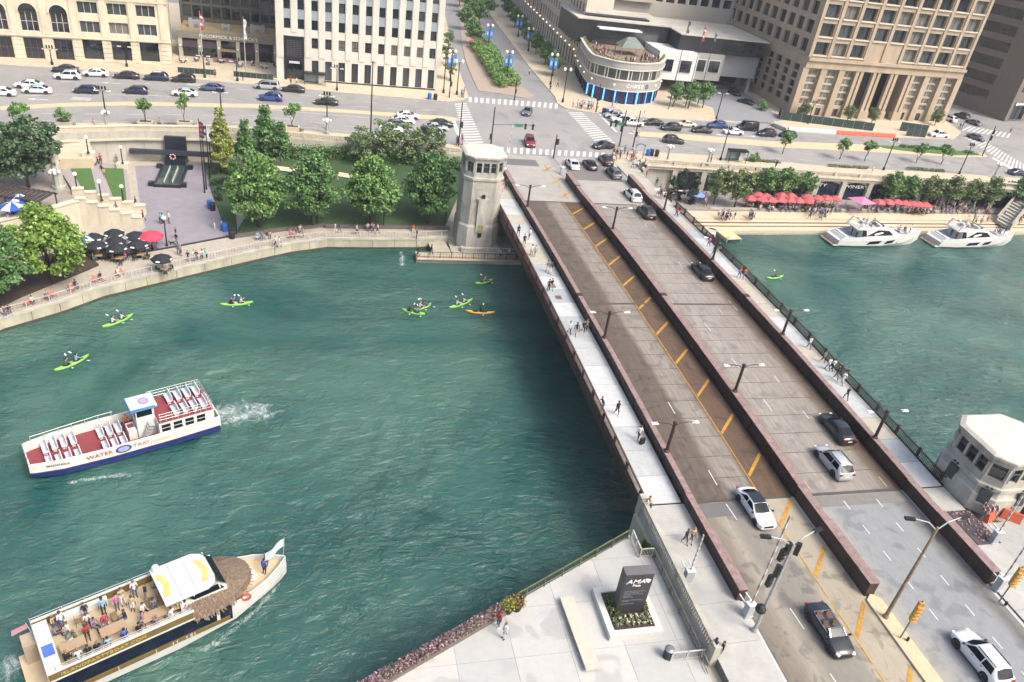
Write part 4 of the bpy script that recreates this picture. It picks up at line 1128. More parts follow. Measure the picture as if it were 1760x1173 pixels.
for u in [WL-1.2] + [u-2.7 for u in cent]:
    w_ = 1.25
    wp('pilaster', MB().prism([Vector(uf(u-w_/2,-.22,0)[:2]), Vector(uf(u+w_/2,-.22,0)[:2]), Vector(uf(u+w_/2,.0,0)[:2]), Vector(uf(u-w_/2,.0,0)[:2])], 12.2, 43), CREAM, b)
    for k in range(5):
        wp('rusticated_block', MB().prism([Vector(uf(u-.8,-.14,0)[:2]), Vector(uf(u+.8,-.14,0)[:2]), Vector(uf(u+.8,.0,0)[:2]), Vector(uf(u-.8,.0,0)[:2])], 7.2+k*.92, 8.04+k*.92), CREAM, b)
for za, zb, d in ((11.75,12.15,.45),(19.5,19.8,.3)):
    wp('string_course', MB().prism([Vector(uf(-.0,-d,0)[:2]), Vector(uf(WL+.2,-d,0)[:2]), Vector(uf(WL+.2,-.24,0)[:2]), Vector(uf(0,-.24,0)[:2])], za, zb, bottom=True), CREAM, b)

# --- low restaurant building between them
b = thing('restaurant_building', 'low restaurant with a pale sign band and dark awnings between two tall buildings', 'building', (-19, 197, 7))
fy_ = 193.6
FASC = mat('fascia_olive_grey', (140,136,124), .7, var=.06)
wp('fascia', MB().box(-30.2,-8.5,fy_-.5,fy_+.4,11.3,12.7), FASC, b)
wp('roof', MB().box(-30.2,-8.5,fy_+.42,fy_+12,12.2,12.5), mat('roof_sandy_gravel', (176,158,124), .95, var=.2, scale=.4), b)
for i in range(6):
    x = -29.6 + i*4.1
    wp('column', MB().box(x-.42,x+.42,fy_-.35,fy_+.3,7.1,11.29), LIME2, b); wp('wall_lamp', MB().ball((x,fy_-.5,9.6),.2,6), GLOBE, b)
    if i < 5:
        wp('glazing', MB().box(x+.45,x+3.65,fy_+.3,fy_+.4,7.1,11.2), GLASS, b)
        if i != 2: wp('awning', MB().prism([Vector(p) for p in ((x+.5,fy_-.9),(x+3.6,fy_-.9),(x+3.6,fy_+.25),(x+.5,fy_+.25))], [9.4,9.4,11.0,11.0], [9.5,9.5,11.1,11.1], bottom=True), mat('awning_plum', (58,46,56), .8, var=.08), b)
        else:
            wp('canopy', MB().box(x+.3,x+3.8,fy_-1.6,fy_-.1,9.2,9.5), mat('canopy_brass', (168,152,112), .5, .2), b); wp('door', MB().box(x+1.1,x+3.0,fy_+.2,fy_+.28,7.1,9.1), DARKST, b)
for u in range(3): wp('front_step', MB().box(-22.6,-17.6,fy_-3.2+u*.7,fy_-2.45+u*.7,7.1,7.3+u*.18), mat('step_mauve', (142,122,122), .8), b)
text('sign_letters', 'McCORMICK & SCHMICK\'S', .95, mat('sign_cream', (232,224,200), .5, var=0, k=.8), b, (-.2,fy_-.53-197,5.02), fr, .03, sx=1.12)
for k, (x, y, w, d, h) in enumerate(((-26.6,199.5,3.4,2.2,1.7),(-20.2,198.8,1.8,1.6,1.3),(-13.2,199.2,3.2,2.2,1.6))):
    ac = thing('rooftop_unit', ('left large','middle small','right large')[k] + ' grey air handling unit on the restaurant roof', 'rooftop unit', (x,y,12.5), rad(4))
    MB().box(-w/2,w/2,-d/2,d/2,0,h).build('cabinet', mat('unit_grey', (176,176,178), .6, var=.06), ac)
    for i in range(2 if w > 2 else 1): MB().lathe([(.38,h+.005),(.38,h+.1),(.05,h+.11)], 10, (-.5+i*1.0 if w > 2 else 0, .3)).build('fan', DARKST, ac)
    MB().box(-.4,.4,-d/2-.25,-d/2,.3,.9).build('duct', GREYM, ac)
b2 = thing('glass_building', 'dark glass curtain wall block behind the low restaurant roof', 'building', (-19, 212, 7))
facade(b2, (-31,206), 0, 23, 7.1, 34, [(.6+i*2.2,2.5+i*2.2,13.4+k*3.2,16.0+k*3.2,pane(GLASS,GLASS,GLASS2),1,1,FRD) for i in range(10) for k in range(6)], mat('curtain_wall_olive', (110,108,96), .6), .15)

# --- curved bank building with roof terrace
b = thing('bank_building', 'curved grey corner bank with blue lit windows and a crowded roof terrace', 'building', (76, 190, 7))
cur = [at(*p,7.).xy for p in ((985,125),(994,145),(1005,163),(1016,168.5),(1030,173),(1045,177),(1060,179.5),(1076,181),(1092,181.5),(1108,180.5),(1120,178.5),(1127,173),(1130,166))]
def smooth_poly(pts, n=4):
    out = []
    for i in range(len(pts)-1):
        p0_, p1_, p2_, p3_ = pts[max(i-1,0)], pts[i], pts[i+1], pts[min(i+2,len(pts)-1)]
        for k in range(n):
            t = k/n; out.append(.5*((2*p1_)+(p2_-p0_)*t+(2*p0_-5*p1_+4*p2_-p3_)*t*t+(3*p1_-p0_-3*p2_+p3_)*t**3))
    return out + [pts[-1]]
cur = smooth_poly(cur)
GREYF = mat('band_grey', (182,180,176), .6, var=.05); CREAMT = mat('band_trim', (232,226,212), .6, var=.03)
def band(d0, d1, z0, z1, m, name, pts=cur): mb = MB(); strip(mb, pts, d0, d1, z0, z1, True); return wp(name, mb, m, b)
band(.5,.8,7.1,10.2,mat('bank_glass_blue', (40,56,110), .15, var=.35, scale=.4),'shopfront')
band(-.2,.6,10.2,10.4,CREAMT,'lower_trim'); band(-.1,.5,10.4,12.6,GREYF,'sign_band'); band(-.25,.5,12.6,12.85,CREAMT,'middle_trim')
band(.35,.6,12.85,15.2,GLASS2,'upper_glazing'); band(-.2,.55,15.2,15.4,CREAMT,'upper_trim'); band(-.05,.5,15.4,16.9,GREYF,'parapet'); band(-.25,.55,16.9,17.1,CREAMT,'parapet_trim')
ln = along(cur, .5)
LT = mat('blue_light_strip', (70,150,255), .4, var=0, emit=2.2)
for k, (p, a) in enumerate(along(cur, 3.1, .6)):
    n_ = Vector((-math.sin(a), math.cos(a)))
    q = p + n_*.3
    wp('mullion', MB().cbox((q.x,q.y,14.02),(.3 if k % 2 else .22,.3,2.36),a), CREAMT, b)
    q2 = p + Vector((math.cos(a), math.sin(a)))*.8 + n_*.3
    wp('mullion', MB().cbox((q2.x,q2.y,14.02),(.2,.3,2.36),a), CREAMT, b)
    q = p + n_*.42
    wp('shop_pier', MB().cbox((q.x,q.y,8.65),(1.1 if k % 2 else .3,.3,3.1),a), DARKST, b)
    if k > 6:
        q = p + Vector((math.cos(a), math.sin(a)))*.62 + n_*.4
        wp('light_strip', MB().cbox((q.x,q.y,8.65),(.28,.2,2.9),a), LT, b)
    if k % 2 == 0:
        q = p - n_*.25; wp('wall_lamp', MB().ball((q.x,q.y,11.6),.2,6), mat('warm_lamp', (255,232,190), .4, var=0, k=.9, emit=.8), b)
tx = 'CHASE'
for i, ch in enumerate(tx):
    p, a = ln[min(len(ln)-1, int(len(ln)*.66)) + i*2]; n_ = Vector((math.sin(a), -math.cos(a)))
    text('sign_letter', ch, 1.25, TW, b, (p.x+n_.x*.15-76, p.y+n_.y*.15-190, 4.5), (math.pi/2,0,a), .05, sx=1.1)
p, a = ln[int(len(ln)*.66)+11]; n_ = Vector((math.sin(a), -math.cos(a)))
mb = MB()
for k in range(8):
    t0, t1 = math.pi/8+k*math.pi/4, math.pi/8+(k+1)*math.pi/4
    mb.face([(.25*math.cos(t0),0,.25*math.sin(t0)),(.6*math.cos(t0),0,.6*math.sin(t0)),(.6*math.cos(t1-.12),0,.6*math.sin(t1-.12)),(.25*math.cos(t1-.12),0,.25*math.sin(t1-.12))])
o = mb.build('octagon_emblem', mat('emblem_purple', (96,84,140), .5, var=0), b); o.location = (p.x+n_.x*.2-76, p.y+n_.y*.2-190, 4.5); o.rotation_euler.z = a
inner = offset_poly(cur, 1.0)
wp('terrace_floor', MB().face([(p.x,p.y,16.0) for p in inner] + [(92,205,16.0),(68,209,16.0)]), mat('terrace_deck', (150,132,112), .8, var=.1), b)
BLK = mat('black_cladding', (34,36,44), .45, var=.1); ROOFW = mat('roof_pale', (206,202,190), .9, var=.14, scale=.3)
wp('pavilion', MB().box(67,93,206,224,16,21.8), BLK, b); wp('pavilion_roof', MB().box(66.6,93.2,205.4,224,21.8,22.1), ROOFW, b)
wp('pavilion_skylight', MB().box(70,88,209,212,22.1,22.5), BLK, b)
wp('pavilion_canopy', MB().box(72,84,202.6,205.4,20.2,20.5), WHITE, b)
wp('pavilion_glass', MB().box(72,90,205.9,206.0,16.1,20), GLASS2, b)
wp('side_wing', MB().box(93.4,119,199,222,17.4,21.4), BLK, b); wp('side_wing_roof', MB().box(93.3,119.4,198.6,222,21.4,21.7), ROOFW, b)
wp('wing_window', MB().box(106,118,198.85,199,18.4,20.6), GLASS, b)
wp('white_block', MB().box(86.8,98,195,208,10.6,17.6), WHITE, b); wp('grey_block', MB().box(98.1,107,198,210,10.6,17.38), GREYF, b); wp('grey_block', MB().box(107.1,119,201,216,11.4,17.38), mat('cladding_grey', (172,174,176), .6, var=.04), b)
for x, y in ((88,195),(93.2,195),(98.7,198),(102.9,198)):
    w_ = 3.1; wp('window_surround', MB().box(x-.2,x+w_+.2,y-.12,y,12.6,16.0), WHITE, b); window(b, (x,y-.2,12.8), 0, w_, 3.0, GLASS, FRD, 2, 2)
for x in (88,96.5,105.5,118): wp('support_column', MB().box(x,x+1,199 if x < 100 else 202,200 if x < 100 else 203,7.1,10.6 if x < 107 else 11.4), GREYF, b)
wp('carport_back', MB().box(87,121,214,214.3,7.1,17), DARKST, b)
pyr = thing('glass_pyramid', 'pitched grey glass canopy on the crowded roof terrace', 'canopy', (78.5,195.5,16.0))
MB().loft([[(-3.2,-2.6,2.0),(3.2,-2.6,2.0),(3.2,2.6,2.0),(-3.2,2.6,2.0)],[(-1,-.2,4.2),(1,-.2,4.2),(1,.2,4.2),(-1,.2,4.2)]]).build('canopy', mat('pyramid_glass', (120,132,128), .2, var=.2), pyr)
for sx in (-3,3):
    for sy in (-2.4,2.4): MB().cbox((sx,sy,1),(.15,.15,2)).build('post', GREYM, pyr)
tp = MB()
for p, a in along(offset_poly(cur, .75), .55): leafcloud(tp, (p.x,p.y,17.25), (.45,.45,.45), 26, .13, mats=3)
tag(tp.build('terrace_planting', [leafmat('terrace_olive',(120,112,70)), leafmat('bloom_green',(112,128,72)), leafmat('blush',(200,172,140))]), 'ring of green and cream planting along the curved roof terrace parapet', 'planting')['kind'] = 'stuff'

# --- beige hotel down the side street, grid tower behind the bank
b = thing('hotel_building', 'beige hotel with rows of windows lining the right of the side street', 'building', (72, 270, 7))
HB = mat('hotel_beige', (208,196,178), .8, var=.06); sA_ = math.atan2(130, 6.5)
q0 = Vector((75.7,340)); LH = 131
fo_ = []
for i in range(38):
    u = 1.5+i*3.4
    for z, h in ((7.6,4.2),(13.6,3.0),(18.4,2.2),(22.4,2.2),(26.4,2.2),(30.4,2.2)): fo_.append((u,u+1.5,z,z+h,pane(GLASS,GLASS2),1,1,FRD))
facade(b, (q0.x,q0.y), math.atan2(210-340, 69.6-75.7), LH, 7.1, 36, fo_, HB, .3)
wp('front_wall', MB().box(70,96,226.4,227,24.6,36), HB, b)
for k in range(22):
    t = k/22; p = Vector((69.2,212)).lerp(Vector((75,330)), t); wp('wall_lamp', MB().ball((p.x-.3,p.y,12.8),.25,6), mat('warm_lamp', (255,232,190)), b)
for k in range(6):
    p = Vector((69.6,250+k*5)); fl_ = wp('flag', MB().box(p.x-1.2,p.x-1.15,p.y-.5,p.y+.5,15,18), mat('flag_crimson', (150,52,60), .8), b)
b = thing('grid_tower', 'pale concrete grid tower with square dark windows behind the bank', 'building', (100, 232, 7))
facade(b, (84,228), 0, 46, 20, 60, [(1+i*3.7,3.7+i*3.7,25+k*3.6,27.4+k*3.6,GLASS,1,1,FRD) for i in range(12) for k in range(9)], mat('grid_concrete', (214,206,192), .8, var=.05), .7)

# --- tan office tower with the colonnade
b = thing('office_tower', 'tan stone office tower with a tall colonnade and deep square windows on the right', 'building', (146, 190, 7))
TANS = mat('tan_stone', (194,175,150), .8, var=.13, scale=.5, streak=.3)
a0, a1 = Vector((121.6,182)), Vector((172.6,186.2)); AT = math.atan2(a1.y-a0.y, a1.x-a0.x); WT = (a1-a0).length
ct, s_t = math.cos(AT), math.sin(AT)
tf = lambda u, d, z=0: Vector((a0.x+u*ct-d*s_t, a0.y+u*s_t+d*ct))
bw = WT/9; ops = []
for i in range(9):
    for k in range(7):
        z = 22.6 + k*4.45
        if k == 0 and i in (3,4): continue
        ops.append((i*bw+.8,(i+1)*bw-.8,z,z+3.1,pane(GLASS,GLASS,GLASS,GLASS2,GLASS2,BLIND),2,1,FRD))
facade(b, a0, AT, WT, 21.9, 60, ops, TANS, .9)
for i in range(10):
    wp('pilaster', MB().prism([tf(i*bw-.45,-.3), tf(i*bw+.45,-.3), tf(i*bw+.45,0), tf(i*bw-.45,0)], 22, 60), TANS, b)
for i in range(9):
    for k in range(7):
        z = 22.6+k*4.45
        if k == 0 and i in (3,4): continue
        wp('sill', MB().prism([tf(i*bw+.6,-.35), tf((i+1)*bw-.6,-.35), tf((i+1)*bw-.6,-.01), tf(i*bw+.6,-.01)], z-.3, z-.02, bottom=True), mat('sill_white', (224,220,208), .7), b)
for za, zb_, d in ((19.4,21.2,.5),(21.2,21.9,1.0)):
    wp('entablature', MB().prism([tf(-.5,-d), tf(WT+.5,-d), tf(WT+.5,.9), tf(-.5,.9)], za, zb_, bottom=True), TANS, b)
for i in range(10):
    if 2 < i < 7:
        for du in (-.75,.75):
            wp('column', MB().prism([tf(i*bw+du-.5,-.35), tf(i*bw+du+.5,-.35), tf(i*bw+du+.5,.6), tf(i*bw+du-.5,.6)], 7.1, 19.4), TANS, b)
        wp('column_base', MB().prism([tf(i*bw-1.5,-.6), tf(i*bw+1.5,-.6), tf(i*bw+1.5,.9), tf(i*bw-1.5,.9)], 7.1, 9.4), TANS, b)
    else:
        wp('column', MB().prism([tf(i*bw-.9,-.35), tf(i*bw+.9,-.35), tf(i*bw+.9,.8), tf(i*bw-.9,.8)], 7.1, 19.4), TANS, b)
for i in range(9):
    if i in (3,4,5): continue
    lo_ = [(.2,bw-2.0,10+j*1.85,11.5+j*1.85,BLIND,2,1,FRW) for j in range(5)]
    facade(b, tf(i*bw+.9,.5), AT, bw-1.8, 7.1, 19.4, lo_ + [(1.0,2.6,7.2,9.2,GLASS,1,1,FRD)], TANS, .3, 'bay_wall')
wp('portal_back', MB().prism([tf(3*bw,7), tf(6*bw,7), tf(6*bw,7.3), tf(3*bw,7.3)], 7.1, 19.4), DARKST, b)
for i in (3,6): wp('portal_side', MB().prism([tf(i*bw-.2,.9), tf(i*bw+.2,.9), tf(i*bw+.2,7), tf(i*bw-.2,7)], 7.1, 19.4), TANS, b)
eo = []
for i in range(13):
    u = 1.2+i*4.6
    for k in range(10): eo.append((u,u+3.0,22.6+k*4.45,25.7+k*4.45,pane(GLASS,GLASS,GLASS2),2,1,FRD)) if k < 7 else None
    for j in range(5): eo.append((u,u+2.6,9.4+j*2.1,11.0+j*2.1,GLASS2,2,1,FRD))
e0 = Vector((a0.x+.05, a0.y+62)); facade(b, e0, -math.pi/2, 61.5, 7.1, 60, eo, TANS, .7, 'side_wall')
wp('side_cornice', MB().box(a0.x-.7,a0.x,a0.y+.6,a0.y+62,19.6,21.8), TANS, b)
facade(b, (a1.x,a1.y), AT+math.pi/2, 40, 7.1, 60, [], TANS, .5, 'side_wall')
# --- dark banded building and brown shop building at the far right
b = thing('banded_building', 'brown concrete building with wide dark strip windows at the top right', 'building', (205, 205, 7))
BRN = mat('brown_concrete', (128,119,109), .85, var=.08)
aa = math.atan2(-30, 8)
facade(b, (190,236), aa, 44, 7.1, 60, [(.8,36,11+k*4.6,13.9+k*4.6,GLASS,12,1,FRD) for k in range(10)], BRN, .6)
c = Vector((190+44*math.cos(aa), 236+44*math.sin(aa)))
facade(b, c, aa+math.pi/2, 60, 7.1, 60, [(1.8+k*8,8.4+k*8,7.3,11.6,GLASS,2,1,FRD) for k in range(6)] + [(2,56,15.5+k*4.6,18.4+k*4.6,GLASS,16,1,FRD) for k in range(8)], BRN, .6, 'front_wall')
n_ = Vector((math.sin(aa+math.pi/2), -math.cos(aa+math.pi/2))); d_ = Vector((math.cos(aa+math.pi/2), math.sin(aa+math.pi/2)))
q = c + d_*5 + n_*.2
o = MB().box(-3.4,3.4,-.1,.1,0,1.1).build('shop_sign', mat('shop_sign_grey', (120,124,128), .5), b); o.location = (q.x-205,q.y-205,11.7-7); o.rotation_euler.z = aa+math.pi/2
o = MB().box(-3.2,-2.4,-.16,-.1,.15,.95).box(-2.1,2.9,-.16,-.1,.3,.75).build('sign_lettering', TW, b); o.location = (q.x-205,q.y-205,11.7-7); o.rotation_euler.z = aa+math.pi/2

struct('driveway', MB().prism([at(*p,7.1).xy for p in ((1150,150),(1216,150),(1262,150),(1300,172),(1345,207),(1320,213),(1230,206),(1226,186),(1160,165))], 7.0, 7.15), mat('driveway_asphalt', (150,152,156), .9, var=.08))

# ------------------------------------------------------------------ trees and planting
BARK = mat('bark', (92,82,72), .95, var=.25, scale=3)
PROTO = {}
def tree_proto(kind, H, R, trunk_h, nclump, nleaf, leaf, shape, mats, cr=.95, droop=0.):
    rng = random.Random(hash(kind) % 1000 if False else sum(map(ord, kind)))
    tr = MB(); top = H*.72
    bend = [(rng.uniform(-.15,.15)*k, rng.uniform(-.15,.15)*k, top*k/4) for k in range(5)]
    r0 = .035*H*.55
    tr.tube(bend, [r0*1.25, r0, r0*.8, r0*.55, r0*.2], 7)
    cm = MB(); cents = []
    zc = (H + trunk_h)/2; hz_ = (H - trunk_h)/2
    for k in range(nclump):
        for _ in range(40):
            d = Vector((rng.gauss(0,1), rng.gauss(0,1), rng.gauss(0,1))).normalized() * (rng.random()**.45)
            zz = d.z
            if shape == 'cone': f = .95*(1-(zz+1)/2)+.1
            elif shape == 'column': f = .95*math.sqrt(max(0,1-zz*zz))*(1 if zz < 0 else 1-.45*zz)+.05
            elif shape == 'broad': f = .88 if zz < -.55 else 1.05-.78*max(0,(zz+.45)/1.45)**1.2
            else: f = 1.
            p = Vector((d.x*R*f, d.y*R*f, zc + zz*hz_))
            if all((p-q).length > cr*.62 for q in cents): break
        cents.append(p)
        if k % 3 == 0 and shape in ('broad','round','loose'):
            s = Vector(bend[1 + min(3, int(max(0,(p.z/H-.25))*3.4))]); e = p - Vector((0,0,cr*.2))
            if s.z > e.z - .2: s = Vector((s.x, s.y, max(trunk_h*.7, e.z-1.0)))
            tr.tube([s, (s+e)/2 + Vector((rng.uniform(-.2,.2), rng.uniform(-.2,.2), .25)), e], [r0*.45, r0*.28, r0*.1], 5)
        c = cr*rng.uniform(.75,1.25)
        for j in range(nleaf):
            th = rng.random()*6.283; cz = rng.uniform(-.9,1); rr_ = rng.random()**.5
            sq = math.sqrt(1-cz*cz)
            lp = p + Vector((c*rr_*sq*math.cos(th), c*rr_*sq*math.sin(th), c*.62*rr_*cz - droop*rr_*rr_))
            n_ = Vector((rng.gauss(0,.8), rng.gauss(0,.8), rng.gauss(.75,.6))).normalized()
            u = n_.orthogonal().normalized(); u.rotate(Matrix.Rotation(rng.random()*6.28, 3, n_)); v = n_.cross(u)
            q = leaf*rng.uniform(.6,1.35)
            cm.cur = 0 if rng.random() < .6 else 1 if rng.random() < .6 else 2
            u *= q; v *= q*.72
            cm.face([lp-u, lp+v, lp+u, lp-v])
    PROTO[kind] = (tr.mesh('trunk', BARK, True), cm.mesh('crown', mats), H)
LM = {k: [leafmat(k+'_a', a), leafmat(k+'_b', b_), leafmat(k+'_c', c_)] for k, (a, b_, c_) in {
    'maple': ((116,158,82), (96,136,70), (138,178,96)), 'lime': ((134,170,72), (112,148,62), (158,188,88)), 'gold': ((164,176,84), (134,156,70), (186,194,106)),
    'deep': ((100,142,78), (82,122,66), (120,162,88)), 'dark': ((86,116,80), (66,94,66), (106,136,90)), 'olive': ((128,148,90), (104,124,74), (152,168,106)), 'ever': ((56,78,54), (44,64,46), (72,94,60)), 'grey': ((122,148,98), (100,124,80), (146,168,114))}.items()}
tree_proto('maple_tree', 12.8, 4.5, 1.7, 104, 125, .22, 'broad', LM['maple'], 1.15, .3)
tree_proto('maple_tree_b', 12.8, 4.4, 1.9, 104, 125, .22, 'broad', LM['deep'], 1.15, .3)
tree_proto('lime_tree', 10.8, 5.0, 1.6, 75, 110, .25, 'broad', LM['lime'], 1.2, .3)
tree_proto('dark_tree', 11.5, 5.4, 2.4, 80, 100, .28, 'round', LM['dark'], 1.3, .2)
tree_proto('gold_column_tree', 10.8, 2.5, .8, 60, 90, .22, 'cone', LM['gold'], .8)
tree_proto('pyramid_tree', 9.6, 2.6, .8, 62, 90, .23, 'cone', LM['deep'], .85)
tree_proto('locust_tree', 8.4, 3.0, 2.4, 34, 75, .2, 'loose', LM['grey'], .9)
tree_proto('riverwalk_tree', 7.6, 2.5, 1.9, 40, 85, .2, 'round', LM['olive'], .9)
tree_proto('riverwalk_tree_b', 7.4, 2.4, 1.9, 38, 85, .2, 'round', LM['maple'], .9)
tree_proto('cypress', 6.4, .95, .2, 34, 80, .15, 'column', LM['ever'], .55)
tree_proto('young_tree', 4.3, 1.15, 1.9, 16, 70, .15, 'round', LM['maple'], .6)
tree_proto('street_tree', 6.4, 2.5, 2.0, 34, 85, .22, 'broad', LM['deep'], .95)
tree_proto('bush', 1.9, 1.1, .0, 16, 70, .13, 'round', LM['maple'], .55)
def tree(kind, px, py, z, label, s=1., rz=None, cat='tree', name=None, group=None, xy=None):
    t_, c_, H = PROTO[kind]
    p = Vector((*xy, z)) if xy else at(px, py, z)
    r = thing(name or (kind[:-2] if kind[-2] == '_' else kind), label, cat, p, random.random()*6.28 if rz is None else rz, group)
    r.scale = (s, s, s) if not isinstance(s, tuple) else s
    link('trunk', t_, r); link('crown', c_, r)
    return r
G1 = 'trees in the shady riverside park'
tree('maple_tree', 446, 392, 2.0, 'large spreading maple nearest the memorial plaza in the riverside park', 1.02, group=G1)
tree('maple_tree_b', 538, 388, 2.0, 'second spreading maple from the plaza on the riverside park lawn', 1.0, group=G1)
tree('maple_tree', 637, 386, 2.0, 'third spreading maple from the plaza on the riverside park lawn', .98, group=G1)
tree('maple_tree_b', 735, 384, 2.0, 'spreading maple nearest the bridge tower on the riverside park lawn', 1.0, group=G1)
tree('lime_tree', 92, 482, 2.0, 'big bright yellow green tree beside the black umbrellas on the left promenade', 1.0)
tree('maple_tree_b', -8, 520, 2.0, 'leafy green tree cut by the left edge of the picture above the promenade', .95)
tree('dark_tree', 50, 322, 5.0, 'huge dark green tree over the upper left terrace', .92)
tree('dark_tree', -22, 330, 5.0, 'dark tree cut by the left edge on the upper terrace', .85)
tree('gold_column_tree', 383, 296, 2.2, 'narrow yellow green tree behind the flagpoles', 1.0)
tree('pyramid_tree', 458, 279, 3.2, 'tallest dark pyramidal tree behind the maples', 1.06)
tree('pyramid_tree', 424, 288, 2.8, 'dark pyramidal tree beside the narrow yellow tree', .88)
tree('pyramid_tree', 484, 281, 3.4, 'smaller dark pyramidal tree by the street balustrade', .78)
tree('pyramid_tree', 405, 330, 2.2, 'low dark conical tree by the plaza hedge', .6)
G2 = 'slender trees before the street balustrade'
for (x, y, s, l) in ((617,289,.86,'leftmost slender grey green tree before the street balustrade'), (657,288,1.0,'second slender grey green tree before the street balustrade'), (698,290,.95,'third slender grey green tree before the street balustrade'), (740,292,.9,'slender grey green tree nearest the bridge before the street balustrade')):
    tree('locust_tree', x, y, 3.6, l, s, group=G2)
# hedges of the park
def hedge(name, label, pts, z0, z1, w, leaf, mats, dens=70):
    mb = MB()
    for p, a in along(pts, w*.6):
        for zz in range(max(1, int((z1-z0)/(w*.7)))):
            leafcloud(mb, (p.x+random.uniform(-.15,.15), p.y+random.uniform(-.15,.15), z0+w*.35+zz*w*.7), (w*.6,w*.6,w*.5), dens, leaf, mats=len(mats))
    o = mb.build(name, mats); tag(o, label, 'hedge'); return o
hp = [Vector((p.x, p.y-1.5)) for p in UBL[8:12]]
hedge('hedge', 'long tall dark hedge below the street balustrade behind the maples', [at(492,262,5.).xy+Vector((0,-1)), *hp], 3.6, 6.9, 1.5, .17, LM['deep'], 95)
hedge('hedge', 'clipped dark green hedge block beside the memorial plaza', [at(362,300,2.).xy, at(396,296,2.).xy, at(398,312,2.).xy, at(368,318,2.).xy], ZR+.3, 3.3, 1.3, .15, LM['ever'], 120)
hedge('hedge', 'low dark hedge beside the plaza below the flagpoles', [at(374,330,2.).xy, at(378,345,2.).xy], ZR+.3, 2.6, 1.0, .14, LM['ever'], 110)
hedge('hedge', 'leafy median hedge in the middle of the side street', [at(*p,7.2).xy for p in ((882,147),(870,132),(858,116),(848,102),(838,88),(826,76))], 7.2, 9.4, 3.4, .26, LM['maple'], 330)
hedge('hedge', 'second leafy hedge row on the left of the side street median', [at(*p,7.2).xy for p in ((862,149),(850,132),(838,113),(827,96),(816,80))], 7.2, 9.2, 3.2, .26, LM['maple'], 300)
hedge('hedge', 'clipped green hedge on the grassy median before the office tower', [at(*p,7.2).xy for p in ((1548,253),(1600,256),(1640,260))], 7.15, 8.0, .9, .15, LM['deep'], 70)
hedge('hedge', 'small clipped hedge at the tip of the grassy median', [at(1656,262,7.2).xy, at(1674,265,7.2).xy], 7.15, 8.1, .9, .15, LM['deep'], 70)
# planters along the drive
PLC = mat('planter_concrete', (206,196,176), .85, var=.06)
def planter(px, py, kind, label, lab2, w=2.4, s=1.):
    c = at(px, py, 7.13)
    r = thing('street_planter', label, 'planter', c, 0, 'concrete planters along the drive')
    for x0_,x1_,y0_,y1_ in ((-w/2,w/2,-.85,-.6),(-w/2,w/2,.6,.85),(-w/2,-w/2+.25,-.6,.6),(w/2-.25,w/2,-.6,.6)): MB().box(x0_,x1_,y0_,y1_,0,1.0).build('side', PLC, r)
    MB().face([(-w/2+.25,-.6,.88),(w/2-.25,-.6,.88),(w/2-.25,.6,.88),(-w/2+.25,.6,.88)]).build('soil', SOIL, r)
    tree(kind, 0, 0, 8.0, lab2, s, xy=(c.x, c.y), cat='tree' if kind != 'bush' else 'bush')
planter(111,218,'bush','concrete planter holding a round clipped bush near the left end of the drive','round clipped bush in a concrete planter on the drive at left', s=1.05)
planter(251,218,'young_tree','concrete planter with a round young tree above the memorial wall','young round headed tree in the planter above the memorial wall')
planter(318,218,'young_tree','concrete planter with a sparse young tree left of the flagpoles','sparse young tree in the planter left of the flagpoles', s=(.75,.75,1.25))
planter(503,226,'young_tree','concrete planter with a young tree behind the pyramidal trees','young tree in the planter behind the pyramidal trees', s=1.05)
tree('young_tree', 36, 224, 7.1, 'young tree peeping over the dark tree at the left end of the drive', 1.1)
for (x, y, l) in ((1345,264,'first young street tree right of the bus shelter'),(1443,274,'second young street tree right of the bus shelter'),(1486,277,'third young street tree right of the bus shelter'),(1575,280,'fourth young street tree right of the bus shelter'),(1617,282,'fifth young street tree right of the bus shelter')):
    tree('young_tree', x, y, 7.1, l, 1.15, group='young street trees right of the bus shelter')
tree('bush', 1296, 278, 7.1, 'round bush in the flower bed beside the bus shelter', .9, cat='bush')
FB = LM['grey'] + [leafmat('bed_mauve', (124,104,112))]
for pl, l in (([(62,216),(98,217)],'left flower bed by the clipped bush planter'), ([(122,217),(132,217)],'tiny flower bed right of the clipped bush planter'), ([(232,216),(241,216)],'short flower bed left of the round tree planter'),([(263,217),(305,218)],'flower bed between the two tree planters'),([(329,218),(338,218)],'short flower bed beside the sparse tree planter'),([(483,223),(491,224)],'small bed left of the planter behind the pyramidal trees'),([(514,226),(520,227)],'small bed right of the planter behind the pyramidal trees'),
              ([(1282,277),(1340,281)],'purple flower bed by the bus shelter'),([(1425,287),(1492,291)],'flower bed under the second and third young street trees'),([(1560,291),(1622,296)],'flower bed under the last two young street trees')):
    hedge('flower_bed', 'low dark ' + l, [at(*p,7.1).xy for p in pl], 7.1, 7.7, .8, .12, FB, 60)['category'] = 'flower bed'
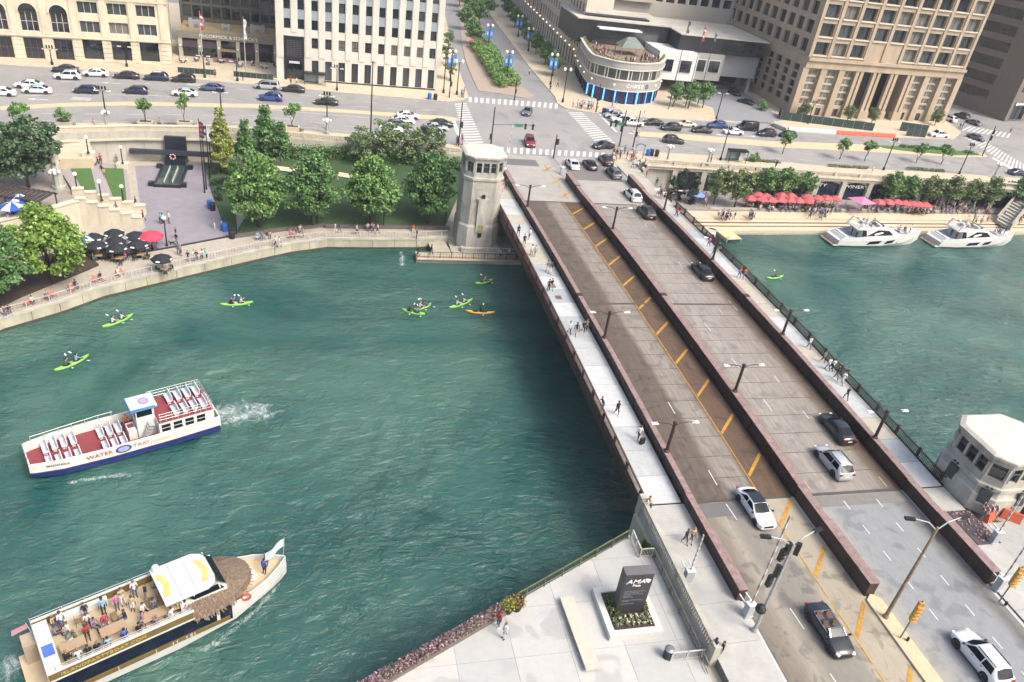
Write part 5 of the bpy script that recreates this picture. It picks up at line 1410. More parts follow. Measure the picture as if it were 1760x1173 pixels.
# riverwalk trees on the right
G3 = 'trees along the right riverwalk'
rt_ = [(1226,352,'riverwalk_tree',1.0),(1262,357,'riverwalk_tree',1.05),(1310,345,'riverwalk_tree_b',.92),(1342,347,'riverwalk_tree_b',.95),(1378,346,'riverwalk_tree_b',.82),(1521,352,'riverwalk_tree_b',.98),(1552,354,'riverwalk_tree_b',.9),(1588,356,'riverwalk_tree',.95),(1625,358,'riverwalk_tree',.98),(1660,359,'riverwalk_tree',.92),(1692,360,'riverwalk_tree',1.0)]
od = 'first second third fourth fifth sixth seventh eighth ninth tenth eleventh'.split()
for (x, y, k, s), o_ in zip(rt_, od): tree(k, x, y, 2.0, o_ + ' leafy tree from the bridge along the right riverwalk', s, group=G3)
tree('street_tree', 1738, 362, 2.0, 'dark dense tree beside the stair at the right end of the riverwalk', 1.15)
for x, y, s, l in ((1149,349,.85,'left'),(1166,345,1.0,'tallest middle'),(1186,352,.95,'right')): tree('cypress', x, y, 2.0, l + ' columnar evergreen against the wall by the right bridge railing', s, group='columnar evergreens by the bridge')
# trees before the bank, down the side street and at the tower
for x, y, s, l in ((1156,184,.8,'left'),(1182,187,.9,'middle'),(1207,186,.85,'right')): tree('riverwalk_tree_b', x, y, 7.1, l + ' bushy tree in the bed before the bank driveway', s)
SS = [(812,78,'median'),(800,52,'median'),(822,42,'median'),(805,24,'median'),(824,16,'median'),(838,30,'median'),(790,12,'median')]
for i, (x, y, _) in enumerate(SS): tree('street_tree', x, y, 7.1, od[i] + ' dark street tree up the median of the side street', 1.15, group='trees on the side street median')
for i, (x, y) in enumerate(((950,131),(936,112),(921,94),(908,80),(897,62),(884,48),(872,30),(866,12))): tree('street_tree', x, y, 7.1, od[i] + ' dark street tree up the right pavement of the side street', .95, group='trees on the right pavement of the side street')
for i, (x, y) in enumerate(((773,138),(768,112),(770,86))): tree('locust_tree', x, y, 7.1, od[i] + ' thin street tree beside the white marble block', .62, group='trees beside the white block')
for i, (x, y) in enumerate(((1379,205),(1455,211),(1497,214),(1606,216))): tree('riverwalk_tree', x, y, 7.1, od[i] + ' small olive tree before the colonnade of the office tower', .6, group='small trees before the colonnade')
tree('bush', 1310, 190, 7.1, 'dark bush by the driveway left of the office tower', 1.2, cat='bush')
tree('bush', 1755, 375, 2.2, 'green bush at the foot of the stair at the right edge', 1.3, cat='bush')

# ------------------------------------------------------------------ vehicles
TYRE = mat('tyre_rubber', (34,34,36), .8, var=0); RIM = mat('alloy_rim', (176,178,182), .3, .7, var=0); CGL = mat('car_glass', (26,32,38), .1, var=0, spec=.22)
HLT = mat('headlamp', (232,234,236), .2, var=0, k=.8); TLT = mat('tail_lamp', (170,40,36), .3, var=0); CBLK = mat('car_trim_black', (34,36,38), .5, var=0); PLATE = mat('number_plate', (224,226,228), .5, var=0)
SEATM = mat('car_seat_brown', (108,84,68), .6, var=.05)
PAINTS = {}
def paint(n):
    if n not in PAINTS:
        c = {'white':(240,241,242),'black':(30,31,35),'navy':(34,42,78),'blue':(46,72,140),'silver':(186,190,194),'grey':(104,110,120),'slate':(78,92,128),'red':(128,42,48),'beige':(222,214,196),'teal':(150,214,226),'dark':(44,48,56)}[n]
        m_ = mat('car_paint_'+n, c, .28, .15 if n in ('silver','grey','slate') else 0, var=0, k=.72)
        m_.node_tree.nodes['Principled BSDF'].inputs['Coat Weight'].default_value = .6
        PAINTS[n] = m_
    return PAINTS[n]
#        L    W    H   belt hoodF tailz cowl roofF roofR glassR
SPEC = {'sedan': (4.85,1.86,1.46,.95,.78,1.0,1.05,.28,-.95,-1.75), 'suv': (4.75,1.92,1.69,1.05,.88,1.08,1.02,.32,-1.72,-2.22), 'hatchback': (4.35,1.8,1.52,.98,.8,1.02,1.05,.35,-1.55,-2.0),
        'minivan': (5.1,1.98,1.78,1.05,.88,1.05,1.55,.75,-2.2,-2.45), 'van': (5.4,2.05,2.15,1.15,1.0,1.15,1.7,1.1,-2.5,-2.62), 'pickup': (5.6,2.0,1.85,1.12,1.0,1.12,1.15,.6,-.75,-.95), 'convertible': (4.7,1.86,1.35,.96,.78,1.0,1.0,.45,-.9,-1.5)}
def car_proto(kind):
    L, W, H, zb_, zh, zt, c0, c1, r1, r0 = SPEC[kind]
    hw = W/2; r = thing(kind, 'tmp', 'car')
    soft = kind == 'convertible'
    def sec(x, zbelt, ztop, wb, wt):
        pts = [(wb*.86,.2),(wb*.99,.3),(wb*1.0,.62),(wb*.965,zbelt),(wt,ztop-.06),(wt*.8,ztop),(0,ztop+.025)]
        return [(x, y, z) for y, z in pts] + [(x, -y, z) for y, z in pts[-2::-1]]
    f = L/2
    st = [(f,.5,.56,hw*.66,hw*.45),(f-.08,zh*.82,zh*.88,hw*.82,hw*.7),(f-.4,zh-.04,zh+.02,hw*.96,hw*.8),(f-.9,zb_-.12,zb_-.06,hw,hw*.82),(c0+.05,zb_-.03,zb_+.03,hw,hw*.82)]
    if not soft: st += [((c0+c1)/2,zb_,(zb_+H)/2-.04,hw,hw*.8),(c1,zb_,H-.02,hw,hw*.74),((c1+r1)/2,zb_,H,hw,hw*.73),(r1,zb_+.01,H-.03,hw,hw*.72),((r1+r0)/2,zb_+.01,(zt+H)/2-.04,hw*.99,hw*.75)]
    else: st += [(c1,zb_,zb_+.04,hw,hw*.82),(r1,zb_,zb_+.04,hw,hw*.82)]
    st += [(r0,zt-.03,zt+.03,hw*.98,hw*.8)]
    if kind != 'pickup' and r0 > -f+.5: st += [(-f+.3,zt-.06,zt,hw*.95,hw*.76)]
    if kind == 'pickup': st = st[:-1] + [(r0,zt-.03,zt+.0,hw,hw*.93),(-f+.1,zt-.03,zt,hw,hw*.93)]
    st += [(-f+.06,zt-.2,zt-.12,hw*.88,hw*.7),(-f,.45,.6,hw*.8,hw*.6)]
    MB().loft([sec(*s) for s in st]).build('body', paint('white'), r, smooth=True)
    e = .02
    if not soft:
        MB().face([(c0+.02+e,hw*.74,zb_+.07),(c1+.06+e,hw*.66,H-.05),(c1+.03+e,0,H+.01),(c1+.06+e,-hw*.66,H-.05),(c0+.02+e,-hw*.74,zb_+.07),(c0+.12+e,0,zb_+.1)]).build('windscreen', CGL, r)
        MB().face([(r0-.03,-hw*.7,zt+.09),(r1-.07,-hw*.63,H-.06),(r1-.05,0,H-.0),(r1-.07,hw*.63,H-.06),(r0-.03,hw*.7,zt+.09),(r0-.1,0,zt+.11)]).build('rear_window', CGL, r)
        for s in (1,-1):
            y0, y1 = hw*.975+.008, hw*.745+.012
            mid = (c1+r1)/2; zlo, zhi = zb_+.05, H-.1
            yy = lambda z: s*(y0 + (y1-y0)*(z-zb_)/(H-.06-zb_))
            quads = [[(c0-.12,zlo),(mid+.04,zlo),(mid+.04,zhi),(c1-.02,zhi)],[(mid-.05,zlo),(r0+.3 if kind in ('sedan',) else r1-.02,zlo),(r1+.12,zhi),(mid-.05,zhi)]]
            if kind == 'pickup': quads = quads[:1] + [[(mid-.05,zlo),(r1+.02,zlo),(r1+.02,zhi),(mid-.05,zhi)]]
            for qd in quads:
                pts = [(x, yy(z), z) for x, z in qd]
                MB().face(pts if s < 0 else pts[::-1]).build('side_window', CGL, r)
        if kind == 'pickup': MB().box(-f+.2,r0-.15,-hw*.82,hw*.82,zt+.005,zt+.015).build('cargo_bed', CBLK, r)
        if kind in ('suv','minivan'):
            for s in (1,-1): MB().box(r1+.1,c1-.1,s*hw*.66-.03,s*hw*.66+.03,H+.01,H+.07).build('roof_rail', CBLK, r)
    else:
        MB().box(r1-.35,c1+.05,-hw*.74,hw*.74,zb_+.04,zb_+.055).build('cabin_opening', CBLK, r)
        MB().bar((c0,-hw*.74,zb_+.05),(c1,-hw*.64,H),.07).bar((c0,hw*.74,zb_+.05),(c1,hw*.64,H),.07).bar((c1,-hw*.66,H),(c1,hw*.66,H),.07).box(r1-.45,r1-.35,-hw*.78,hw*.78,zb_+.05,zb_+.14).box(r1-.4,c0-.1,-hw*.83,-hw*.76,zb_+.045,zb_+.1).box(r1-.4,c0-.1,hw*.76,hw*.83,zb_+.045,zb_+.1).build('chrome_frame', mat('chrome', (214,216,220), .15, .9, var=0), r)
        MB().face([(c0,hw*.72,zb_+.05),(c1,hw*.63,H-.03),(c1,-hw*.63,H-.03),(c0,-hw*.72,zb_+.05)]).build('windscreen', CGL, r)
        for x in (.05,-.85):
            for y in (-.42,.42): MB().cbox((x,y,zb_+.0),(.5,.5,.14)).cbox((x-.26,y,zb_+.13),(.12,.46,.36),0,0,-.25).build('seat', SEATM, r)
        MB().tube([(.42+.0,-.42+.17*math.cos(t),zb_+.14+.17*math.sin(t)) for t in [k*.7 for k in range(10)]], .02, 5).build('steering_wheel', CBLK, r)
    wx = f-.9; wr = .34 if kind in ('sedan','hatchback','convertible') else .38
    wm = MB().lathe([(wr*.6,-.11),(wr*.96,-.11),(wr,-.07),(wr,.07),(wr*.96,.11),(wr*.6,.11)], 16).mesh('wheel', TYRE, True)
    rm = MB().lathe([(wr*.66,-.03),(wr*.66,.115),(wr*.5,.09),(.06,.1)], 10).mesh('rim', RIM)
    am = MB().lathe([(wr*1.16,-.02),(wr*1.16,.012),(wr*.9,.014)], 16).mesh('wheel_arch', CBLK)
    for x in (wx, -wx+.05):
        for s in (1,-1):
            w_ = link('wheel', wm, r, (x, s*(hw-.09), wr)); w_.rotation_euler = (-s*math.pi/2, 0, 0); link('rim', rm, w_)
            a_ = link('wheel_arch', am, r, (x, s*(hw-.012), wr+.02)); a_.rotation_euler = (-s*math.pi/2, 0, 0)
    for s in (1,-1):
        MB().cbox((f-.16,s*hw*.66,zh*.78),(.3,.34,.14),s*-.35).build('headlight', HLT, r)
        MB().cbox((-f+.06,s*hw*.68,zt-.2),(.12,.36,.16),s*.3).build('tail_light', TLT, r)
        MB().cbox((c0-.05,s*(hw+.08),zb_+.08),(.14,.2,.13)).build('door_mirror', CBLK, r)
        for x in (.1,-.85): MB().cbox((x,s*(hw+.004),zb_-.1),(.2,.03,.035)).build('door_handle', CBLK, r)
    MB().cbox((f-.03,0,.52),(.1,hw*1.0,.2)).build('grille', CBLK, r); MB().cbox((-f+.0,0,.62),(.04,.5,.13)).build('number_plate', PLATE, r)
    MB().box(-f+.3,f-.3,-hw*.84,hw*.84,.16,.24).build('underbody', CBLK, r)
    return r
CARP = {}
def car(kind, col, px, py, ang, label, group=None, roof=None, z=7.0, cat=None):
    if kind not in CARP:
        CARP[kind] = car_proto(kind); o = CARP[kind]
    else: o = copy_tree(CARP[kind])
    p = at(px, py, z); o.location = (p.x, p.y, z + (bz(p.y)-7 if 28 < p.x < 60 and z == 7.0 and p.y < 116 else 0)); o.rotation_euler = (0,0,rad(ang))
    o['label'] = label; o['category'] = cat or {'suv':'SUV','pickup':'pickup truck'}.get(kind, kind if kind in ('van','minivan') else 'car'); 
    if 'group' in o: del o['group']
    if group: o['group'] = group
    for c in o.children:
        if c.name.split('.')[0] == 'body':
            c.material_slots[0].link = 'OBJECT'; c.material_slots[0].material = paint(col)
    if roof: MB().box(-1.0,.3,-.62,.62,SPEC[kind][2]-.02,SPEC[kind][2]+.03).build('roof_panel', paint(roof), o)
    return o
FK = 'cars at the far kerb of the drive on the left'; FL = 'cars in the far lanes of the drive on the left'
car('sedan','dark',113,124,188,'dark sedan parked behind the white boxy SUV at the far kerb',FK)
w = car('suv','white',117,136,187,'boxy white SUV with black wheels overtaking a dark parked sedan',FL)
car('sedan','white',165,131,187,'white sedan parked at the far kerb below the cream building',FK)
car('sedan','black',218,135,186,'black sedan at the far kerb between a white sedan and a navy SUV',FK)
car('suv','navy',269,138,186,'navy SUV with a white roof parked at the far kerb',FK,'white')
car('suv','black',316,141,185,'black SUV parked below the restaurant flagpoles',FK)
car('sedan','white',51,151,186,'white car just behind the pale teal taxi at far left',FL)
car('sedan','white',65,160,186,'white taxi with pale teal panels at far left',FL,'teal')
car('sedan','white',2,164,186,'white car cut by the left edge on the drive',FL)
car('hatchback','navy',149,160,184,'left of two matching dark blue hatchbacks on the drive',FL)
car('hatchback','navy',234,161,183,'right of two matching dark blue hatchbacks on the drive',FL)
car('sedan','white',318,165,182,'white taxi with a teal roof below the restaurant',FL,'teal')
car('sedan','slate',365,156,181,'blue grey sedan below the restaurant entrance',FL)
car('minivan','silver',459,153,179,'silver minivan at the kerb by the white marble block',FK)
car('sedan','black',504,158,178,'black sedan at the kerb before the bus stop shelter by the white block',FK)
car('suv','blue',465,173,179,'bright blue small SUV alone in the far lane of the drive',FL)
car('sedan','black',561,180,178,'black sedan alone in the far lane before the white block',FL)
NQ = 'cars queuing at the left stop line'
car('sedan','white',701,204,-1,'rearmost white sedan of the queue nearest the median at the left stop line',NQ)
car('sedan','white',692,212,-1,'white sedan in the second lane of the left queue',NQ)
car('sedan','grey',683,218,-1,'dark grey car half hidden by slender trees in the left queue',NQ)
car('suv','white',671,227,-1,'white SUV behind slender trees in the near lane of the left queue',NQ)
car('sedan','black',759,217,-1,'black sedan first at the left stop line beside the median',NQ)
car('sedan','silver',749,224,-1,'silver car between two black vehicles at the left stop line',NQ)
car('minivan','black',743,234,-1,'black minivan first in the near lane at the left stop line',NQ)
car('sedan','grey',906,196,-112,'grey sedan crossing the junction near the far crosswalk')
car('suv','red',910,249,-98,'dark red SUV crossing the junction towards the near crosswalk')
car('sedan','black',1036,255,196,'black sedan turning across the right crosswalk')
BQ = 'cars on the right roadway of the bridge'
car('sedan','white',983,287,90,'white car waiting at the far end of the bridge beside the centre barrier',BQ)
car('sedan','black',1013,288,90,'black car waiting in the middle lane at the far end of the bridge',BQ)
car('suv','black',1040,281,90,'dark SUV first in the right lane at the far end of the bridge',BQ)
car('suv','grey',1054,303,90,'dark grey SUV behind the queue at the far end of the bridge',BQ)
car('suv','white',1086,341,92,'white SUV driving over the far end of the bridge',BQ)
car('suv','black',1109,372,91,'black SUV just behind the white SUV on the bridge',BQ)
car('sedan','black',1204,478,90,'lone black sedan at mid span in the right lane',BQ)
car('sedan','black',1434,746,90,'black sedan ahead of the silver SUV on the near half of the bridge',BQ)
car('suv','silver',1428,803,91,'silver SUV on the near half of the bridge',BQ)
car('sedan','white',1296,880,-89,'white sedan driving towards us on the left roadway of the bridge',None,'black')
car('convertible','black',1421,1090,-90,'black open convertible with brown seats on the near roadway')
car('suv','white',1680,1138,91,'white SUV with a dark sunroof at the bottom right corner',None)
RF = 'cars in the far lanes of the drive on the right'
car('suv','silver',1054,203,182,'silver SUV at the far kerb by the bank corner',RF)
car('suv','white',1066,210,182,'white SUV first in the second lane at the right stop line',RF)
car('pickup','white',1084,216,182,'white pickup waiting near the right stop line',RF)
car('sedan','black',1122,215,182,'black sedan behind the white pickup by the bank',RF)
car('suv','black',1152,224,182,'black SUV in the second lane right of the white pickup',RF)
car('sedan','beige',1178,218,181,'cream sedan between black cars on the right drive',RF)
car('sedan','black',1205,228,181,'black sedan between the black SUV and the white sedan on the right drive',RF)
car('suv','blue',1231,220,181,'bright blue SUV on the right drive',RF)
car('sedan','white',1259,231,181,'white sedan below the black van on the right drive',RF)
car('van','black',1283,224,181,'tall black van on the right drive',RF)
car('suv','black',1316,234,181,'black SUV left of the last hatchback on the right drive',RF)
car('hatchback','black',1353,236,181,'black hatchback beside the white construction barrier',RF)
car('suv','dark',1157,246,-1,'dark navy SUV alone in the near lanes right of the junction')
car('pickup','white',1611,236,181,'white pickup beside the dark green construction fence')
car('sedan','grey',1676,240,-72,'dark grey sedan on the right hand crosswalk')
car('sedan','grey',1672,214,98,'dark grey car up the street at far right')
car('suv','white',1630,208,100,'white SUV parked behind the office tower corner')
car('suv','dark',1652,203,100,'dark SUV in shade behind the office tower corner')
car('sedan','navy',1748,301,-2,'dark blue car cut by the right edge on the drive')
car('suv','white',1221,153,30,'white SUV under the bank carport')
car('sedan','black',1261,163,95,'black sedan parked in the bank driveway beside the office tower')
car('sedan','black',1281,179,125,'black sedan leaving the bank driveway')

# ------------------------------------------------------------------ boats
BW = mat('boat_white', (232,233,228), .35, var=.03); BBLUE = mat('boat_hull_blue', (44,62,140), .35, var=.06); BRED = mat('deck_red', (150,66,72), .8, var=.08); STEEL = mat('rail_steel', (206,206,204), .35, .3, var=0)
BENCHM = mat('seat_white', (228,230,236), .5, var=.03); BNAVY = mat('boat_navy_glass', (24,32,54), .1, var=.1)
def rails(mb, pts, z, h, step, r=.035, mid=1):
    mb.tube([(x,y,z+h) for x, y in pts], r, 5)
    for k in range(mid): mb.tube([(x,y,z+h*(k+1)/(mid+1)) for x, y in pts], r*.7, 4)
    for p, a in along([Vector(p) for p in pts], step): mb.tube([(p.x,p.y,z),(p.x,p.y,z+h)], r, 4)
    return mb
# --- water taxi
wt = thing('water_taxi', 'white and blue water taxi with red decks, rows of white seats and a wheelhouse', 'boat', (-18.4,65.1,0), rad(204.3))
def hullrings(st, k=1.):
    return [[(x,-b*.55,zb),(x,-b*.97,zm),(x,-b,zt),(x,b,zt),(x,b*.97,zm),(x,b*.55,zb)] for x, b, zb, zm, zt in st]
MB().loft(hullrings([(-8.4,2.3,-.5,.3,1.0),(-4,2.42,-.6,.3,1.0),(2,2.42,-.6,.3,1.0),(6,2.2,-.5,.4,1.05),(8.1,1.75,-.2,.55,1.08),(8.6,1.6,.2,.7,1.08)])).build('hull', BBLUE, wt)
ol = [(-8.3,2.36),(-4,2.48),(2,2.48),(6,2.28),(8.1,1.85),(8.65,1.68)]
bul = MB(); rub = MB()
for s in (1,-1):
    z0s = [1.0,.98,1.0,1.06,1.1,1.12]
    for (x0_,y0_),(x1_,y1_),za,zb2 in zip(ol, ol[1:], z0s, z0s[1:]):
        t0 = 2.15 if x0_ >= -1.5 else 2.15
        bul.prism([Vector((x0_,s*y0_)), Vector((x1_,s*y1_)), Vector((x1_,s*(y1_-.1))), Vector((x0_,s*(y0_-.1)))], 1.0, 2.2, bottom=True)
        rub.bar((x0_,s*(y0_+.03),za),(x1_,s*(y1_+.03),zb2),.1,.16)
bul.box(8.5,8.62,-1.68,-.7,1.2,2.2).box(8.5,8.62,.7,1.68,1.2,2.2).box(-8.42,-8.3,-2.36,2.36,1.0,2.2)
bul.build('bulwark', BW, wt); rub.build('rub_rail', mat('rub_navy', (52,54,92), .5), wt)
MB().face([(x,y,1.12) for x, y in ol] + [(x,-y,1.12) for x, y in ol[::-1]]).build('foredeck', BRED, wt)
MB().box(-7.9,-2.6,-2.2,2.2,1.13,3.15).build('cabin', BW, wt)
MB().box(-7.85,-2.65,-2.15,2.15,3.152,3.2).build('upper_deck', BRED, wt)
for s in (1,-1):
    for k in range(4): 
        x = -7.0+k*1.12
        wn = MB().box(x,x+.82,s*2.2-.03,s*2.2+.03,2.15,2.95).build('window', CGL, wt); MB().box(x,x+.82,s*2.23-.01,s*2.23+.01,2.53,2.59).build('frame', BW, wn)
    MB().box(-3.4,-1.6,s*2.5-.02,s*2.5+.02,1.45,1.7).build('nameboard', mat('cream_board', (222,214,178), .6), wt)
rails(MB(), [(-2.7,-2.1),(-7.8,-2.1),(-7.8,2.1),(-2.7,2.1)], 3.2, 1.0, .55, .03, 2).build('upper_railing', STEEL, wt)
rails(MB(), [(7.9,-1.75),(2,-2.35),(.6,-2.38)], 2.2, .5, 1.2, .03, 0).build('fore_railing', STEEL, wt)
MB().box(-2.6,-.9,-.85,.85,1.13,4.6).build('wheelhouse', BW, wt)
MB().box(-.9,-.86,-.75,.75,3.6,4.4).build('windscreen', CGL, wt)
for s in (1,-1):
    MB().box(-2.4,-1.0,s*.85-.03,s*.85+.03,3.6,4.4).build('side_window', CGL, wt)
MB().box(-2.9,-.5,-1.1,1.1,4.6,4.8).build('roof', BW, wt); MB().box(-.5,-.42,-1.11,1.11,4.42,4.82).box(-2.7,-.45,1.1,1.16,4.5,4.81).build('roof_fascia', mat('fascia_blue', (92,148,220), .5), wt)
o = MB().lathe([(.5,0),(.5,.012)], 14).build('roof_badge', mat('badge_blue', (150,164,206), .5), wt, (-1.9,0,4.805)); o.scale = (1,1.25,1)
MB().lathe([(.3,.013),(.3,.02)], 12).build('badge_centre', mat('badge_red', (214,170,176), .5), o)
MB().box(-.8,-.05,-.6,.9,1.13,2.2).build('console', BW, wt); MB().box(-.7,-.15,-.3,.3,2.21,2.24).build('hatch', BRED, wt)
stp = MB()
for k in range(6): stp.box(-1.6-k*.15,-1.1-k*.15,.95,1.8,1.2+k*.33,1.26+k*.33)
stp.build('stairs', STEEL, wt)
bm = MB().box(-.22,.22,-.8,.8,.36,.44).box(-.3,-.22,-.8,.8,.44,.95)
for s in (-.6,.6): bm.box(-.15,.15,s-.04,s+.04,0,.36)
for s in (-.27,.27): bm.box(-.2,.22,s-.015,s+.015,.44,.47)
bme = bm.mesh('bench', BENCHM)
for x in (7.0,6.2,5.4,4.6,2.2,1.4,.6):
    for y in (-1.2,1.25):
        if x < 3: y *= .92
        link('bench', bme, wt, (x, y*(1 if x < 6.5 else .85), 1.13), 0)
for k in range(4):
    for y in (-1.15,1.15): link('bench', bme, wt, (-4.4-k*.9, y, 3.2), 0)
text('lettering', 'WATER', .55, mat('lettering_red', (176,74,60), .5, var=0), wt, (2.95,2.48,1.66), (math.pi/2,0,math.pi-.02), .012, sx=1.2)
text('lettering', 'TAXI', .55, MATS['lettering_red'], wt, (-.7,2.5,1.66), (math.pi/2,0,math.pi), .012, sx=1.2)
text('name_lettering', 'SEADAHOLA', .26, CBLK, wt, (6.4,2.24,1.72), (math.pi/2,0,math.pi-.2), .012, sx=1.3)
ov = MB().lathe([(.42,0),(.42,.03)], 18).build('oval_crest', mat('crest_blue', (52,72,148), .5), wt, (.85,2.5,1.66)); ov.rotation_euler = (-math.pi/2,0,0); ov.scale = (1.7,1,1)
MB().lathe([(.3,.031),(.3,.04)], 18).build('crest_ring', mat('crest_pale', (180,190,220), .5), ov)
# --- party boat
pb_ = thing('party_boat', 'long white party boat with an open upper deck and a thatched awning at the bow', 'boat', (-18.64,39.0,0), rad(26.2))
T = pb_
MB().loft(hullrings([(-1.5,2.3,-.4,.3,1.0),(0,2.5,-.6,.3,1.05),(8,2.6,-.6,.3,1.1),(12.5,2.35,-.5,.5,1.45),(15.5,1.5,-.2,.9,1.6),(17.2,.5,.2,1.2,1.7),(17.75,.1,.5,1.4,1.75)])).build('hull', BW, T)
ol = [(11.0,2.52),(12.5,2.4),(14.2,2.0),(15.6,1.52),(16.8,.8),(17.7,.12)]
bl = MB()
for s in (1,-1):
    for (a0_,b0_),(a1_,b1_) in zip(ol, ol[1:]): bl.prism([Vector((a0_,s*b0_)), Vector((a1_,s*b1_)), Vector((a1_,s*(b1_-.12))), Vector((a0_,s*(b0_-.12)))], 1.2, 2.45, bottom=True)
bl.build('bulwark', BW, T)
MB().face([(x,y-.05,1.8) for x, y in ol] + [(x,-y+.05,1.8) for x, y in ol[::-1]]).build('foredeck', mat('deck_sand', (226,204,164), .8, var=.05), T)
MB().box(14.2,15.0,-.6,.6,1.81,2.3).build('deck_locker', BW, T)
MB().box(-.1,12.2,-2.5,2.5,1.0,2.9).build('saloon', BNAVY, T)
GOLD = mat('boat_gold_wood', (128,108,58), .6, var=.12)
for s in (1,-1):
    MB().box(-.2,12.0,s*2.52-.06,s*2.52+.06,1.1,1.5).build('lower_gold_band', GOLD, T)
    MB().box(-.3,9.3,s*2.5-.06,s*2.5+.06,3.05,3.75).build('upper_gold_band', GOLD, T)
    MB().box(-.35,9.4,s*2.52-.06,s*2.52+.06,2.9,3.04).build('white_stripe', BW, T)
    MB().box(-.35,9.4,s*2.52-.08,s*2.52+.08,3.75,3.85).build('cap_rail', BW, T)
    for k in range(4): MB().box(1.2+k*2.6,1.26+k*2.6,s*2.59-.02,s*2.59+.02,1.1,1.5).build('stanchion', BW, T)
MB().box(-.4,9.5,-2.5,2.5,2.9,3.05).build('upper_deck', mat('deck_sand2', (206,188,154), .8, var=.06), T)
MB().box(-1.6,-.3,-2.3,2.3,.9,1.1).build('stern_platform', mat('deck_sand', (226,204,164)), T)
MB().box(-.35,.6,-2.4,2.4,3.06,3.6).build('stern_locker', BW, T); MB().box(-.2,.5,-.9,.1,3.605,3.66).build('blue_cushion', mat('cushion_blue', (82,120,206), .7), T)
MB().box(-1.2,-.36,1.2,2.4,1.1,3.0).build('stern_stair', mat('stair_tan', (196,176,150), .7), T)
rails(MB(), [(9.2,-2.5),(-.35,-2.5),(-.35,2.5)], 3.85, .4, 1.5, .03, 1).build('rail', STEEL, T)
rails(MB(), [(9.2,2.5),(5,2.5),(-.35,2.5)], 3.85, .3, 1.5, .03, 0).build('rail', STEEL, T)
MB().box(1.2,4.6,2.0,2.4,3.06,3.6).build('side_bench', BW, T)
MB().box(8.7,12.2,-1.85,1.85,3.05,4.1).build('wheelhouse', BW, T)
for s in (1,-1):
    MB().face([(9.3,s*1.8,4.6),(9.7,s*1.86,4.12),(12.0,s*1.86,4.12),(11.6,s*1.7,4.6)] if s < 0 else [(9.3,s*1.8,4.6),(11.6,s*1.7,4.6),(12.0,s*1.86,4.12),(9.7,s*1.86,4.12)]).build('side_window', CGL, T)
    for x in (8.9,9.8,11.7): MB().bar((x,s*1.8,4.1),(x-.1,s*1.75,4.75),.09).build('pillar', BW, T)
MB().face([(12.22,-1.6,4.15),(12.22,1.6,4.15),(11.7,1.45,4.65),(11.7,-1.45,4.65)]).build('windscreen', CGL, T)
MB().loft([[(7.7,-1.95,z),(10.8,-1.95,z),(11.4,-1.6,z),(11.6,-1.0,z),(11.6,1.0,z),(11.4,1.6,z),(10.8,1.95,z),(7.7,1.95,z)] for z in (4.75,4.88)]).build('hard_top', BW, T)
for x in (8.9,10.0): MB().box(x,x+.03,-1.9,1.9,4.882,4.893).build('roof_seam', GREYM, T)
MB().ball((8.1,1.7,5.1),.33,8).build('radar_dome', BW, T)
for x, tx_, fl_ in ((8.15,'Island',1),(11.0,'Party',0)):
    g = MB().loft([[(x+.18*math.cos(t*2.2)-.24, t*.9,4.883),(x+.18*math.cos(t*2.2)+.2, t*.9,4.883)] for t in [-1.35+k*.27 for k in range(11)]], closed=False).build('roof_graphic', mat('graphic_orange', (236,200,140), .6), T)
    text('roof_lettering', tx_.upper(), .62, mat('graphic_yellow', (238,214,84), .6, var=0), g, (x+.1,0,4.89), (0,0,math.pi/2 if not fl_ else -math.pi/2), .01)
TH = mat('thatch', (132,114,96), .95, var=.3, scale=6, bump=.6)
tm = MB()
prof = [(9.3,2.62),(10.5,2.72),(12,2.55),(13.2,2.1),(14.1,1.4),(14.6,.5)]
ou = prof + [(x,-y) for x, y in prof[::-1]]
inn = [(min(x,12.6)*.98+.0, y*.62) for x, y in ou]
tm.loft([[(x,y,2.75) for x, y in ou], [(x*.995,y*.93,3.3) for x, y in ou], [(x,y,4.05) for x, y in inn]], closed=True)
tm.build('thatched_awning', TH, T)
th2 = MB()
for k in range(900):
    t = random.random()*(len(ou)-1); i_ = int(t); a_ = Vector(ou[i_]).lerp(Vector(ou[i_+1]), t-i_); b_ = Vector(inn[i_]).lerp(Vector(inn[i_+1]), t-i_)
    q_ = random.random(); p_ = a_.lerp(b_, q_); z_ = 2.75 + 1.3*q_ + .12*math.sin(q_*3.1)
    d_ = (a_-b_).normalized()*.3; w_ = Vector((-d_.y,d_.x))*.12
    th2.face([(p_.x-w_.x,p_.y-w_.y,z_+.06),(p_.x+w_.x,p_.y+w_.y,z_+.06),(p_.x+d_.x+w_.x,p_.y+d_.y+w_.y,z_-.16),(p_.x+d_.x-w_.x,p_.y+d_.y-w_.y,z_-.16)])
th2.build('thatch_straw', mat('thatch_straw', (140,122,104), .95, var=.3, scale=6, island=.35), T)['kind'] = 'stuff'
lr = MB(); lr.tube([(.34*math.cos(t),0,.34*math.sin(t)) for t in [k*.4 for k in range(17)]], .08, 6)
lr.build('life_ring', mat('ring_orange', (206,84,60), .6), T, (13.4,-2.32,2.5), rad(-20))
text('side_lettering', 'ISLANDPARTYBOAT.COM', .42, mat('lettering_gold', (206,186,96), .5, var=0), T, (3.2,-2.57,3.35), (math.pi/2,0,0), .01, sx=1.15)
mb = MB()
for x in (1.0,1.3,7.6,7.9,8.6,8.9,9.2): mb.box(x,x+.08,-2.6,-2.58,1.2,1.45)
mb.build('side_marks', BW, T)
MB().tube([(17.5,0,2.2),(17.7,0,4.6)], .03, 5).build('jack_staff', STEEL, T)
fm = MB()
